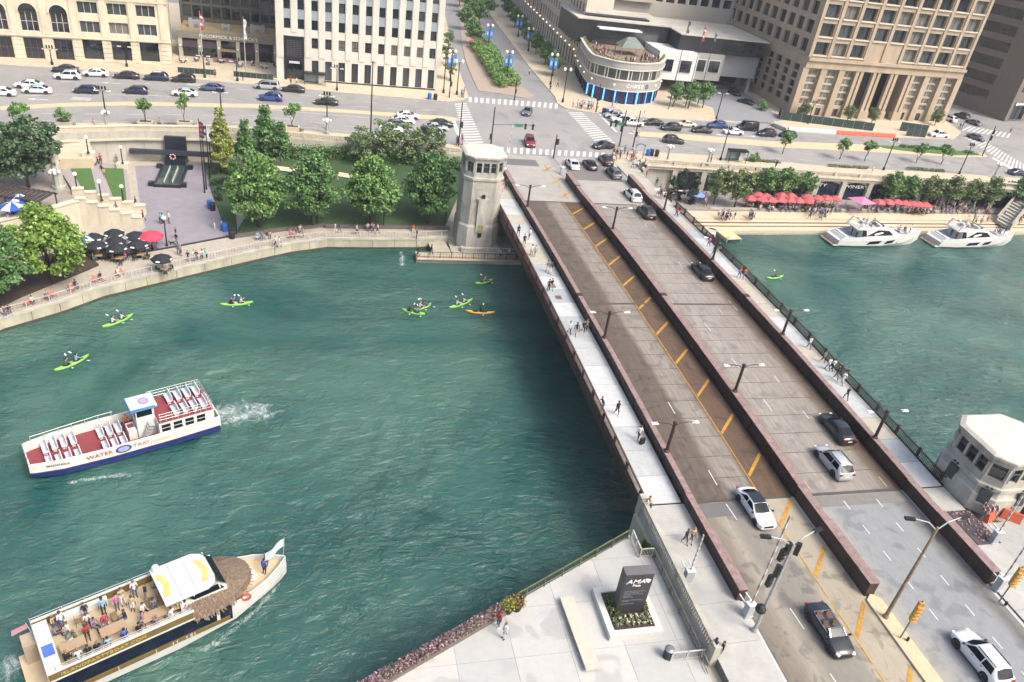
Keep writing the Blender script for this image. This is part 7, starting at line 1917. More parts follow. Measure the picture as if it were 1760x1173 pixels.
def barr(p, q, n, m, label, name):
    a, b_ = at(*p,7.0), at(*q,7.0); r = thing(name, label, 'barrier', a)
    for k in range(n):
        s, e = a.lerp(b_, k/n), a.lerp(b_, (k+.96)/n); d = (e-s).normalized(); nn = Vector((-d.y,d.x,0))
        o = MB().loft([[s+nn*.3,s-nn*.3,s-nn*.3+Vector((0,0,.3)),s-nn*.1+Vector((0,0,.95)),s+nn*.1+Vector((0,0,.95)),s+nn*.3+Vector((0,0,.3))],[e+nn*.3,e-nn*.3,e-nn*.3+Vector((0,0,.3)),e-nn*.1+Vector((0,0,.95)),e+nn*.1+Vector((0,0,.95)),e+nn*.3+Vector((0,0,.3))]]).build('segment', m, r); o.location = -a
barr((1354,225),(1436,231),8,mat('barrier_white', (226,226,222), .6, var=.05),'row of white road barriers beside the construction fence','road_barrier'); barr((1437,231),(1537,237),10,mat('barrier_orange', (222,104,70), .6, var=.06),'row of orange water filled barriers before the colonnade','road_barrier')
tag(MB().prism([at(*p,7.13).xy for p in ((1330,213),(1356,222),(1350,226),(1328,217))], 7.1, 7.9).build('planter_wall', LIME2), 'low stone planter wall at the left end of the construction site', 'wall')
# orange and striped barricades at the near bridge house and on the median
for k, (px, py, a_) in enumerate(((1700,893,20),(1735,893,-40))):
    r = thing('water_barrier', ('left','right')[k] + ' orange plastic barrier beside the near bridge house', 'barrier', at(px,py,7.1), rad(a_)); MB().loft([[(-.9,-.3,0),(.9,-.3,0),(.9,.3,0),(-.9,.3,0)],[(-.85,-.22,.35),(.85,-.22,.35),(.85,.22,.35),(-.85,.22,.35)],[(-.85,-.1,1.0),(.85,-.1,1.0),(.85,.1,1.0),(-.85,.1,1.0)]]).build('body', MATS['barrier_orange'], r); MB().box(-.7,.7,-.13,.13,.55,.65).build('slot', mat('slot_orange', (170,80,56), .7), r)
for k in range(3):
    r = thing('barricade', ('left','middle','right')[k] + ' red and white striped barricade stacked by the near bridge house', 'barricade', at(1684+k*8,884-k*1,7.1), rad(70), 'striped barricades')
    bd = MB()
    for j in range(8): bd.cur = j % 2; bd.cbox((-.85+j*.243,0,1.3),(.24,.06,.3)); bd.cbox((-.85+j*.243,0,.8),(.24,.06,.3))
    bd.build('boards', [WHITE, mat('stripe_red', (196,90,70), .6)], r); MB().bar((-.8,-.3,0),(-.8,0,1.4),.07).bar((-.8,.3,0),(-.8,0,1.4),.07).bar((.8,-.3,0),(.8,0,1.4),.07).bar((.8,.3,0),(.8,0,1.4),.07).build('frame', GREYM, r)
r = thing('grating', 'dark steel grating full of fittings beside the near right bridge house', 'grating', at(1676,905,7.12))
MB().prism([at(*p,0).xy*0+Vector(v) for p, v in (((0,0),(-1.6,-2.2)),((0,0),(1.0,-2.2)),((0,0),(1.0,2.0)),((0,0),(-1.6,2.0)))], 0, .08).build('frame', mat('grating_dark', (84,76,80), .7, var=.2), r)
gb = MB()
for k in range(60): gb.cbox((random.uniform(-1.4,.8),random.uniform(-2,1.8),.14),(.16,.1,.1),random.random()*3)
gb.build('fittings', mat('fitting_pale', (196,160,148), .7, var=.2), r)['kind'] = 'stuff'
r = thing('louvred_enclosure', 'dark blue louvred enclosure behind the near right bridge house', 'enclosure', (70.3,42.2,7.1)); MB().box(-1.6,4,-2.2,2.2,0,3.2).build('body', mat('enclosure_blue', (52,66,84), .5, var=.1), r)
for k in range(7): MB().cbox((-1.64,-1.8+k*.6,1.8),(.06,.42,2.2)).build('louvre', mat('louvre_grey', (110,130,140), .5), r)
MB().box(-1.7,4.1,-2.3,2.3,3.2,3.3).build('roof', WHITE, r)
for k, (px, py) in enumerate(((866,148),(880,147))):
    r = thing('barricade', ('left','right')[k] + ' orange barricade on the tip of the planted median', 'barricade', at(px,py,7.16), 0, 'median barricades'); MB().cbox((0,0,.55),(1.7,.5,.9)).build('body', MATS['barrier_orange'], r); bd = MB()
    for j in range(8): bd.cur = j % 2; bd.cbox((-.95+j*.27,0,1.5),(.26,.06,.4))
    bd.build('boards', [WHITE, MATS['stripe_red']], r); MB().bar((-.9,0,0),(-.9,0,1.7),.08).bar((.9,0,0),(.9,0,1.7),.08).build('frame', GREYM, r)

# ------------------------------------------------------------------ umbrellas, tables, chairs
CHM = mat('chair_dark', (58,58,64), .6, var=.05); CHT = mat('chair_tan', (150,122,92), .7, var=.1); TBM = mat('table_top', (188,160,128), .6, var=.06)
def umbrella(x, y, z, h, R, cols, label, group, n=8, rim=False):
    r = thing('umbrella', label, 'umbrella', (x,y,z), random.random(), group)
    MB().lathe([(.3,0),(.3,.1),(.035,.12),(.03,h+.1)], 8).build('pole', BLACKM, r)
    cn = MB(); vl = MB()
    for k in range(n):
        t0, t1 = 2*math.pi*k/n, 2*math.pi*(k+1)/n; cn.cur = k % len(cols)
        a, b_ = (R*math.cos(t0),R*math.sin(t0)), (R*math.cos(t1),R*math.sin(t1)); m_ = (.55*(a[0]+b_[0])*.97, .55*(a[1]+b_[1])*.97)
        cn.face([(a[0]*.5,a[1]*.5,h-.28),(a[0],a[1],h-.72),(b_[0],b_[1],h-.72),(b_[0]*.5,b_[1]*.5,h-.28)]); cn.face([(0,0,h),(a[0]*.5,a[1]*.5,h-.28),(b_[0]*.5,b_[1]*.5,h-.28)])
        cn.face([(a[0],a[1],h-.72),(a[0]*.985,a[1]*.985,h-.88),(b_[0]*.985,b_[1]*.985,h-.88),(b_[0],b_[1],h-.72)])
    if rim:
        for k in range(0, n, 2):
            t0 = 2*math.pi*(k+.5)/n; vl.cbox((R*.9*math.cos(t0),R*.9*math.sin(t0),h-.62),(.22,.5,.05),t0,0,.4)
        vl.build('valance_print', WHITE, r)
    cn.build('canopy', [mat('canopy_%d_%d_%d' % c, c, .85, var=.06) for c in cols], r)
    for k in range(0, n, 2): t0 = 2*math.pi*k/n; MB().bar((0,0,h-.9),(R*.6*math.cos(t0),R*.6*math.sin(t0),h-.45),.03).build('rib', GREYM, r)
    return r
_ch = None
def chair(x, y, z, a, label, group, m=CHM):
    global _ch
    if _ch is None: _ch = {}
    if m.name not in _ch:
        s = MB().box(-.22,.22,-.22,.22,.42,.47).mesh('seat', m); bk = MB().box(-.22,-.18,-.22,.22,.47,.9).mesh('backrest', m); lg_ = MB().box(-.02,.02,-.02,.02,0,.42).mesh('leg', m); _ch[m.name] = (s,bk,lg_)
    s, bk, lg_ = _ch[m.name]; r = thing('chair', label, 'chair', (x,y,z), a, group); link('seat', s, r); link('backrest', bk, r)
    for dx in (-.19,.19):
        for dy in (-.19,.19): link('leg', lg_, r, (dx,dy,0))
    return r
def table(x, y, z, label, group, w=.9, l=.9, m=TBM, rz=0.):
    r = thing('table', label, 'table', (x,y,z), rz, group); MB().box(-l/2,l/2,-w/2,w/2,.7,.75).build('table_top', m, r)
    for dx in (-l/2+.08,l/2-.08):
        for dy in (-w/2+.08,w/2-.08): MB().box(dx-.03,dx+.03,dy-.03,dy+.03,0,.7).build('leg', CHM, r)
    return r
SEATS = []           # places for sitting people: (x, y, z, heading, zone)
UB_ = [(159,401,'back left'),(195,394,'back middle'),(232,398,'back right'),(197,407,'centre'),(164,414,'front left'),(199,419,'front middle'),(236,413,'front right'),(277,437,'lone front')]
for k, (px, py, l) in enumerate(UB_):
    c = at(px, py+2, 4.1); umbrella(c.x, c.y, ZR, 2.6, 1.4, ((34,38,44),), l + ' black umbrella on the riverside plaza', 'black umbrellas on the riverside plaza', rim=True)
    table(c.x+.3, c.y-.5, ZR, 'small table under the %s black umbrella' % l, 'tables under the black umbrellas')
    for j in range(3):
        t = 2.1*j+k; q = (c.x+.3+.95*math.cos(t), c.y-.5+.95*math.sin(t)); chair(q[0], q[1], ZR, t+math.pi, 'dark chair under the %s black umbrella' % l, 'chairs under the %s black umbrella' % l)
        if (j+k) % 3 != 2: SEATS.append((q[0], q[1], ZR, t+math.pi, 'under the %s black umbrella' % l))
c = at(259,401,4.1); umbrella(c.x, c.y, ZR, 2.7, 1.75, ((226,70,96),), 'bright red umbrella beside the black umbrellas on the plaza', 'coloured umbrellas')
for j in range(3): SEATS.append((c.x+.8*math.cos(j*2.), c.y+.8*math.sin(j*2.)-.6, ZR, j*2.+math.pi, 'under the bright red umbrella'))
for k, (px, py, z) in enumerate(((33,336,5.),(20,349,5.),(142,405,ZR))):
    c = at(px, py, z+2.5); umbrella(c.x, c.y, z, 2.7, 1.6, ((232,236,240),(40,92,190)), ('upper','lower','half hidden')[k] + ' blue and white umbrella ' + ('on the upper left terrace','on the upper left terrace','behind the big bright tree')[k], 'blue and white umbrellas')
    for j in range(3): SEATS.append((c.x+.9*math.cos(j*2.), c.y+.9*math.sin(j*2.), z, j*2.+math.pi, 'under the %s blue and white umbrella' % ('upper','lower','half hidden')[k]))
REDU = [(1290,338),(1310,340),(1305,333),(1318,335),(1326,341),(1343,341),(1359,341),(1373,342),(1344,333),(1360,334),(1389,336),(1406,338),(1422,338),(1437,339),(1389,343),(1512,345),(1528,345),(1543,345),(1557,347),(1570,348),(1580,349),(1592,350)]
for k, (px, py) in enumerate(REDU):
    c = at(px, py, 4.3); umbrella(c.x, c.y, 2.05, 2.6, 1.5, ((196,88,92),(206,104,106)), 'red cafe umbrella on the right riverwalk terrace', 'red cafe umbrellas', 6)
    table(c.x, c.y-.4, 2.05, 'small table under a red cafe umbrella on the right riverwalk', 'tables under the red umbrellas', .8, .8)
    for j in range(2): t = k+j*3.1; SEATS.append((c.x+.85*math.cos(t), c.y-.4+.85*math.sin(t), 2.05, t+math.pi, 'under the red cafe umbrellas'))
c = at(1198,330,4.5); umbrella(c.x, c.y, 2.05, 2.8, 1.9, ((132,156,226),), 'lavender blue umbrella right of the bridge railing', 'coloured umbrellas')
c = at(1482,345,4.4); r = thing('pop_up_tent', 'pink square tent on the right riverwalk terrace', 'tent', (c.x,c.y,2.05), .2)
MB().loft([[(-2.2,-2.0,2.3),(2.2,-2.0,2.3),(2.2,2.0,2.3),(-2.2,2.0,2.3)],[(-.1,-.1,3.1),(.1,-.1,3.1),(.1,.1,3.1),(-.1,.1,3.1)]]).build('canopy', mat('tent_pink', (222,136,176), .8, var=.05), r)
for sx in (-2.1,2.1):
    for sy in (-1.9,1.9): MB().cbox((sx,sy,1.15),(.06,.06,2.3)).build('leg', STEEL, r)
for k, (px, py) in enumerate(((813,70),(829,74))): c = at(px,py,9.2); umbrella(c.x, c.y, 7.16, 2.5, 1.3, ((214,84,80),), ('left','right')[k] + ' small red umbrella on the side street median', 'small red umbrellas')
REDC = mat('chair_salmon', (226,134,118), .7, var=.08)
for k, (px, py) in enumerate(((8,546),(16,543),(48,531),(56,527),(82,520),(92,515),(122,504),(130,500),(164,490),(173,486),(203,479),(211,476))):
    c = at(px, py-4, ZR); chair(c.x, c.y, ZR, rad(-60+k*4), 'salmon chair by the railing, number %s from the left end' % od[k] if k < 11 else 'salmon chair by the railing nearest the black umbrellas', 'salmon chairs by the left railing', REDC)
    if k % 3 != 2: SEATS.append((c.x, c.y, ZR, rad(-60+k*4), 'on the salmon chairs by the railing'))
# tables on the party boat and the restaurant patio
def onboat(b_, x, y, z): return b_.matrix_basis @ Vector((x, y, z)) if False else Vector(b_.location) + Matrix.Rotation(b_.rotation_euler.z, 3, 'Z') @ Vector((x, y, z))
for k, (x, y, l) in enumerate(((7.4,-1.3,2.6),(4.2,-1.0,1.7),(1.6,-.9,1.6))):
    p = onboat(T, x, y, 3.05); table(p.x, p.y, p.z, ('forward long','middle','aft')[k] + ' wooden table on the upper deck of the party boat', 'tables on the party boat', .9, l, TBM, T.rotation_euler.z)
for k, (x, y, a_) in enumerate(((7.0,.1,-90),(7.8,.1,-90),(2.4,1.2,0),(1.2,-1.9,90),(4.6,.1,-80),(8.9,-1.0,180),(3.4,-2.0,90))):
    p = onboat(T, x, y, 3.05); chair(p.x, p.y, p.z, T.rotation_euler.z+rad(a_), ('first','second','third','fourth','fifth','sixth','seventh')[k] + ' tan wooden chair on the upper deck of the party boat', 'chairs on the party boat', CHT)
for k in range(8):
    x, y = -28.5+k*2.6+(1.6 if k > 3 else 0), 187.5+(k % 2)*2.2
    table(x, y, 7.13, od[k] + ' patio table from the left before the restaurant', 'restaurant patio tables', .8, .8, WHITE)
    for j in range(2): SEATS.append((x+.75*math.cos(j*3.1+k), y+.75*math.sin(j*3.1+k), 7.13, j*3.1+k+math.pi, 'on the restaurant patio'))
cfence('dark planter screen along the restaurant patio left of the steps', (306,125), (372,130), 7, 1.1, 'patio_screen'); cfence('dark planter screen along the restaurant patio right of the steps', (402,132), (470,138), 7, 1.1, 'patio_screen')

# dark slatted pergola on the upper left terrace
c = at(22,330,7.4); r = thing('pergola', 'dark slatted pergola roof on the upper left terrace beside the blue umbrellas', 'pergola', (c.x,c.y,5.), rad(-18))
for k in range(14): MB().box(-5+k*.72,-4.5+k*.72,-1.8,1.8,2.4,2.5).build('slat', mat('pergola_brown', (70,62,60), .8, var=.15), r)
MB().box(-5.1,5.1,-1.85,-1.7,2.2,2.4).box(-5.1,5.1,1.7,1.85,2.2,2.4).build('beam', MATS['pergola_brown'], r)
for x in (-4.8,0,4.8):
    for y in (-1.75,1.75): MB().cbox((x,y,1.1),(.14,.14,2.2)).build('post', MATS['pergola_brown'], r)

# ------------------------------------------------------------------ people
def person_mesh(pose):
    """one continuous body: tapered limbs joined by a voxel remesh; regions coloured by the nearest limb"""
    sit = pose in ('sit', 'paddle'); V_ = Vector
    hipz = {'sit': .5, 'paddle': .28}.get(pose, .93); lean = {'lean': .22, 'paddle': .06, 'sit': .04}.get(pose, 0.)
    ch = V_((lean, 0, hipz+.46)); nk = V_((lean*1.15, 0, hipz+.58)); hd = V_((lean*1.25+.03, 0, hipz+.72)); pv = V_((0,0,hipz))
    seg = []                                      # (a, b, ra, rb, region)
    seg += [(pv+V_((0,-.07,0)), pv+V_((0,.07,0)), .125, .125, 2), (pv, pv.lerp(ch,.5), .135, .118, 1), (pv.lerp(ch,.5), ch, .12, .135, 1), (ch+V_((0,-.13,.02)), ch+V_((0,.13,.02)), .085, .085, 1), (ch, nk, .07, .055, 0), (nk, hd, .055, .075, 0)]
    for s in (1,-1):
        w = {'walk': s, 'walk_b': -s}.get(pose, 0)
        sh = ch+V_((0,s*.175,.03))
        if pose == 'lean': el = sh+V_((.16,s*.05,-.22)); wr_ = el+V_((.2,-s*.06,.02))
        elif pose == 'paddle': el = sh+V_((.18,s*.1,-.18)); wr_ = el+V_((.22,s*.05,.06+.1*s))
        elif pose == 'photo': el = sh+V_((.16,s*.06,-.16)); wr_ = el+V_((.14,-s*.12,.2))
        elif pose == 'sit': el = sh+V_((.05,s*.06,-.26)); wr_ = el+V_((.22,-s*.06,-.05))
        else: el = sh+V_((-.09*w,s*.06,-.27)); wr_ = el+V_((.02-.11*w+.08*abs(w),s*.01,-.24))
        d = (wr_-el).normalized(); hn = wr_+d*.08; sd = d.cross(V_((0,0,1)) if abs(d.z) < .8 else V_((1,0,0))).normalized()
        seg += [(sh, el, .058, .045, 1), (el, wr_, .042, .03, 4), (wr_, hn, .034, .036, 0)]
        for k in range(4): seg.append((hn+sd*(.03-.02*k), hn+sd*(.036-.024*k)+d*(.07,.085,.08,.06)[k]+V_((.008,0,-.006)), .0115, .009, 0))
        seg.append((wr_+d*.03+sd*.03, wr_+d*.075+sd*.062, .013, .01, 0))
        hp = pv+V_((0,s*.09,-.03))
        if pose == 'sit': kn = hp+V_((.42,s*.03,.02)); an = kn+V_((.04,0,-.42))
        elif pose == 'paddle': kn = hp+V_((.42,s*.08,.1)); an = kn+V_((.4,-s*.02,-.16))
        else: kn = hp+V_((.05+.16*w,s*.01,-.42)); an = V_((.26*w-(.06 if w < 0 else 0),s*.1,.09+(.06 if w < 0 else 0)))
        seg += [(hp, kn, .088, .06, 2), (kn, an, .058, .04, 5), (an, an+V_((.15,s*.02,-.05)), .045, .036, 3)]
    mb = MB()
    for a, b_, ra, rb, _ in seg:
        n = 10 if ra > .02 else 6; d = (b_-a).normalized(); L = (b_-a).length
        mb.tube([a-d*ra*.75, a-d*ra*.4, a, a+d*L*.5, b_, b_+d*rb*.4, b_+d*rb*.75], [ra*.55, ra*.88, ra, (ra+rb)/2, rb, rb*.88, rb*.55], n)
    mb.ball(tuple(hd+V_((.0,0,.055))), .098, 10, 1.22); mb.tube([hd+V_((.07,0,.05)), hd+V_((.118,0,.02))], [.012,.02], 5)
    for s in (1,-1): mb.ball(tuple(hd+V_((-.005,s*.098,.04))), .028, 6)
    hair = MB(); hair.ball(tuple(hd+V_((-.022,0,.085))), .108, 10, 1.02)
    mb.v += hair.v; off = len(mb.v)-len(hair.v); mb.f += [tuple(i+off for i in f_) for f_ in hair.f]; mb.mi += hair.mi
    me = mb.mesh('tmp', WHITE); o = bpy.data.objects.new('tmp', me)
    md = o.modifiers.new('r', 'REMESH'); md.mode = 'VOXEL'; md.voxel_size = .0135; dc = o.modifiers.new('d', 'DECIMATE'); dc.ratio = .13
    out = evaluated(o)
    out.name = 'person_'+pose; out.materials.clear()
    for k in range(7): out.materials.append(WHITE)
    mi = []
    for p in out.polygons:
        c = p.center
        if c.z > hd.z-.06:
            mi.append(6 if (c.z > hd.z+.115 or c.x < hd.x-.035) else 0); continue
        best = 9; bi = 0
        for a, b_, ra, rb, rg in seg:
            d = b_-a; t = max(0, min(1, (c-a).dot(d)/max(d.length_squared,1e-9))); q = (c-a-d*t).length-(ra+(rb-ra)*t)
            if q < best: best, bi = q, rg
        mi.append(bi)
    out.polygons.foreach_set('material_index', mi); out.polygons.foreach_set('use_smooth', [True]*len(mi))
    return out
PM = {p: person_mesh(p) for p in ('stand','walk','walk_b','sit','lean','paddle','photo')}
CL = {n: mat('cloth_'+n, c, .85, var=.06, scale=6) for n, c in {'white':(232,232,230),'black':(34,34,40),'navy':(44,52,84),'grey':(128,132,138),'red':(176,56,60),'pale blue':(150,188,216),'pink':(214,120,160),'green':(84,120,84),'tan':(196,172,140),'teal':(130,206,206),'orange':(230,110,64),'mauve':(150,124,150),'denim':(84,104,140),'khaki':(172,154,122),'blue':(70,100,172)}.items()}
SK = [mat('skin_%d' % k, c, .6, var=.03) for k, c in enumerate(((226,178,150),(206,150,120),(150,104,80),(104,72,58)))]
HR = [mat('hair_%d' % k, c, .7, var=.1) for k, c in enumerate(((38,30,28),(70,50,38),(150,118,76),(28,26,28)))]
SHOE = [CL['white'], CL['black'], mat('shoe_brown', (96,70,54), .7)]
pr = random.Random(11)
TOPS = ['white']*5+['black']*4+['navy','grey','grey','red','pale blue','pink','green','tan','mauve','blue']; BOTS = ['black']*4+['denim']*4+['khaki','white','grey','navy']
PEOPLE = []
def person(x, y, z, head, pose, place, group, top=None, bot=None, shorts=None):
    top = top or pr.choice(TOPS); bot = bot or pr.choice(BOTS); shorts = pr.random() < .45 if shorts is None else shorts
    o = link('person', PM[pose], None, (x,y,z), head); s = pr.uniform(.95,1.06); o.scale = (s,s,s)
    sk = pr.choice(SK); long_ = pr.random() < .25
    for k, m_ in enumerate((sk, CL[top], CL[bot], pr.choice(SHOE), CL[top] if long_ else sk, sk if shorts else CL[bot], pr.choice(HR))):
        o.material_slots[k].link = 'OBJECT'; o.material_slots[k].material = m_
    vb = {'sit':'sitting','paddle':'paddling','lean':'leaning','walk':'walking','walk_b':'walking','photo':'taking a photo','stand':'standing'}[pose]
    tag(o, 'person in %s top, %s %s, %s %s' % (top, bot, 'shorts' if shorts else 'trousers', vb, place), 'person', group)
    PEOPLE.append(o); return o
def pp_(px, py, z, head, pose, place, group, **k):
    p = at(px, py, z); return person(p.x, p.y, z, rad(head), pose, place, group, **k)
def deck_p(px, py, head, pose, place, **k):
    p = at(px, py, 7.2)
    if p.y > 45.5: p = at(px, py, bz(p.y)+.16)
    return person(p.x, p.y, bz(p.y)+.16 if p.y > 45.5 else 7.12, rad(head), pose, place, 'people on the bridge pavements', **k)
L_ = 'on the left bridge pavement'; R_ = 'on the right bridge pavement'
for px, py, h, po, t, b_ in ((890,406,-90,'walk','black','black'),(909,412,90,'walk_b','white','black'),(900,423,-90,'walk','black','black'),(913,441,90,'walk','white','khaki'),(919,441,90,'walk_b','pale blue','grey'),(940,469,-90,'walk','mauve','white'),(947,471,-90,'walk_b','black','white'),(942,501,-90,'stand','black','black'),(947,499,-80,'walk','black','khaki'),(977,576,-90,'walk','white','black'),(989,577,-90,'walk_b','black','tan'),(1001,573,-90,'walk','black','black'),(1006,570,-95,'stand','grey','black'),(1035,706,180,'lean','black','denim'),(1059,713,-85,'walk','black','black'),(1096,757,-90,'walk_b','white','black'),(1116,879,180,'lean','tan','denim'),(1176,933,-80,'walk','navy','navy'),(1187,931,-80,'walk_b','tan','black'),(1229,1122,170,'lean','navy','denim'),(1236,1128,160,'stand','black','black'),(862,328,-90,'walk','pink','white'),(869,326,90,'walk','black','black'),(862,300,90,'walk_b','black','denim')):
    deck_p(px, py, h, po, L_, top=t, bot=b_ if b_ in CL else None)
for px, py, h, po, t in ((1127,322,90,'walk','navy'),(1129,338,-90,'walk','white'),(1134,341,-90,'stand','black'),(1138,344,90,'walk','white'),(1142,343,-90,'walk_b','tan'),(1140,349,90,'stand','black'),(1133,333,90,'walk_b','grey'),(1161,374,-90,'walk','red'),(1165,372,-90,'walk_b','black'),(1217,425,90,'walk','pink'),(1225,440,-90,'walk','black'),(1233,434,-90,'walk_b','black'),(1269,479,90,'walk','mauve'),(1277,480,90,'walk_b','orange'),(1389,599,-90,'walk','white'),(1413,624,-90,'walk','grey'),(1421,637,90,'walk','white'),(1429,638,90,'walk_b','white'),(1435,653,-90,'walk','black'),(1446,661,-90,'walk_b','white'),(1451,653,-90,'stand','black'),(1452,688,90,'walk','black'),(1103,300,90,'walk','white'),(1110,306,-90,'walk_b','red'),(1097,289,90,'walk','black')):
    deck_p(px, py, h, po, R_, top=t)
sc_ = at(1103,762,7.5); r = thing('suitcase', 'black wheeled suitcase pulled along the left bridge pavement', 'suitcase', (sc_.x, sc_.y, bz(sc_.y)+.16), rad(20)); MB().box(-.24,.24,-.15,.15,.06,.72).build('case', CBLK, r); MB().bar((-.15,.1,.7),(-.15,.3,1.0),.03).bar((.15,.1,.7),(.15,.3,1.0),.03).bar((-.15,.3,1.0),(.15,.3,1.0),.03).build('handle', GREYM, r)
def crowd(n, x0, x1, y0, y1, z, place, group, poses=('stand','walk','walk_b'), tops=None, skew=0., heads=None):
    for k in range(n):
        px = pr.uniform(x0, x1); py = pr.uniform(y0, y1)+skew*(px-x0)
        pp_(px, py, z, pr.choice(heads) if heads else pr.uniform(0,360), pr.choice(poses), place, group, top=pr.choice(tops) if tops else None)
crowd(17, 1050, 1078, 264, 284, 7.13, 'in the crowd right of the bridge', 'crowd at the right corner')
crowd(6, 1082, 1096, 277, 296, 7.13, 'behind the crowd by the right railing', 'crowd at the right corner')
crowd(13, 982, 1028, 183, 186, 7.13, 'in the group waiting at the bank corner', 'group at the bank corner', tops=['white','white','white','pink','pale blue'], skew=.12)
crowd(6, 781, 797, 246, 258, 7.13, 'at the corner left of the bridge', 'people at the left corner')
crowd(4, 788, 801, 163, 170, 7.13, 'at the corner of the white marble block', 'people at the far corner')
crowd(3, 1045, 1060, 181, 187, 7.13, 'beside the blue lit bank windows', 'people by the bank')
for px, py, pl in ((163,223,'by the parapet above the lawns'),(276,221,'between the planters on the drive'),(1221,279,'left of the bus shelter'),(1332,290,'right of the bus shelter'),(1498,298,'by the balustrade before the colonnade'),(1648,222,'on the pavement right of the office tower'),(1652,223,'right of the office tower beside the crossing'),(500,146,'before the black entrance portal'),(510,147,'near the bus shelter of the white block'),(909,130,'in the roadway of the side street'),(958,150,'under the blue banners before the bank'),(945,158,'at the kerb before the bank'),(1735,230,'by the far right shop'),(370,134,'before the restaurant'),(418,139,'before the restaurant steps')):
    pp_(px, py, 7.13, pr.uniform(0,360), pr.choice(('stand','walk')), pl, 'people along the drive')
# memorial plaza and promenade
for px, py, t in ((856,1078,'red'),(866,1098,'white')): pp_(px, py, PZ, 200, 'stand', 'by the hedge on the near plaza', 'people on the near plaza', top=t)
for px, py, po, t, pl in ((276,384,'stand','teal','on the memorial plaza'),(280,386,'stand','pale blue','on the memorial plaza'),(291,384,'stand','white','on the memorial plaza'),(303,410,'stand','black','behind the plaza globe lamp'),(304,420,'walk','black','walking a dog on the plaza'),(307,437,'stand','grey','with a friend on the promenade'),(311,440,'stand','mauve','with a friend on the promenade'),(324,449,'lean','black','at the promenade railing'),(332,449,'lean','white','at the promenade railing'),(339,449,'lean','black','at the promenade railing'),(347,448,'lean','white','at the promenade railing'),(356,446,'lean','teal','at the promenade railing'),(369,393,'stand','mauve','at the right edge of the plaza'),(381,396,'stand','pale blue','by the lower blue bin'),(247,380,'walk','red','at the foot of the stepped stair'),(201,366,'walk','mauve','on the stepped stair'),(170,288,'stand','black','on the path between the lawns'),(176,300,'walk','black','on the path between the lawns'),(180,306,'stand','tan','on the path between the lawns'),(166,284,'stand','blue','beside the landing pedestal'),(174,283,'walk','red','beside the landing pedestal'),(184,277,'stand','black','below the memorial wall'),(201,279,'sit','grey','below the memorial wall'),(234,352,'sit','black','on the end of the stepped parapet')):
    z = {'on the path between the lawns':2.6,'on the stepped stair':3.2,'beside the landing pedestal':3.5}.get(pl, ZR+.02)
    pp_(px, py, z, pr.uniform(180,360), po, pl, 'people round the memorial plaza', top=t)
for px, py, po, t in ((443,412,'sit','pale blue'),(450,411,'sit','grey'),(459,411,'sit','black'),(464,410,'sit','tan'),(474,426,'walk','white'),(480,426,'walk','white'),(499,409,'sit','pink'),(504,409,'sit','tan'),(509,409,'walk','grey'),(521,410,'stand','tan'),(576,400,'walk','white'),(583,400,'walk','navy'),(613,404,'walk','white'),(632,396,'sit','white'),(640,395,'sit','white'),(641,401,'walk','pink'),(649,402,'walk','white'),(710,398,'sit','orange'),(716,411,'stand','black'),(516,399,'sit','white'),(518,399,'sit','mauve')):
    p = at(px, py, ZR+.02); pp_(px, py, ZR+.02, 270 if po == 'sit' else pr.choice((0,180,200)), po, 'on the promenade below the park', 'people on the promenade', top=t)
for px, py, t in ((741,438,'black'),(718,441,'black'),(859,445,'white'),(888,446,'orange'),(874,444,'white')): pp_(px, py, .82, pr.choice((0,180)), 'walk', 'on the river dock', 'people on the dock', top=t)
for x, y, z, a_, pl in SEATS: person(x, y, z-.03, a_, 'sit', pl, 'people seated ' + pl)
d_ = thing('dog', 'small dark dog on the plaza beside its walker', 'dog', at(296,421,ZR), rad(200))
mb = MB().tube([(-.3,0,.34),(-.1,0,.36),(.15,0,.37),(.3,0,.42)], [.09,.11,.12,.08], 8).tube([(.28,0,.42),(.4,0,.56),(.56,0,.54)], [.07,.075,.035], 7).tube([(-.3,0,.38),(-.46,0,.55)], [.03,.015], 5)
for x, kx in ((-.24,-.05),(.2,.03)):
    for s in (1,-1): mb.tube([(x,s*.06,.32),(x-kx*.4,s*.07,.18),(x+kx,s*.07,.1),(x+.03,s*.07,.01)], [.05,.035,.025,.025], 6)
for s in (1,-1): mb.tube([(.4,s*.04,.6),(.38,s*.06,.68)], [.03,.01], 4)
mb.build('body', CL['black'], d_, smooth=True)
# right riverwalk
W_ = 'along the seat wall of the right riverwalk'
for k, (p, a) in enumerate(along(offset_poly(RR[:4], 7.25), 1.02, 26)):
    if p.x > 152: break
    if pr.random() < .7: person(p.x, p.y, 2.25-.45, a-math.pi/2+pr.uniform(-.3,.3), 'sit', W_, 'people on the riverwalk seat wall')
for n, x0, x1, y0, y1, z, pl in ((12,1232,1262,371,380,1.76,'on the promenade steps nearest the bridge'),(7,1283,1302,372,380,1.76,'on the promenade before the second riverwalk tree'),(16,1378,1432,368,379,1.76,'on the promenade left of the first yacht'),(30,1480,1600,350,360,2.05,'below the right hand red umbrellas'),(34,1600,1710,354,368,2.05,'at the right end of the riverwalk terrace'),(8,1660,1755,375,386,1.76,'on the promenade behind the second yacht'),(5,1195,1215,345,356,2.05,'near the lavender blue umbrella')):
    crowd(n, x0, x1, y0, y1, z, pl, 'people on the right riverwalk', ('stand','walk','walk_b','sit') if z < 2 else ('stand','walk','walk_b'))
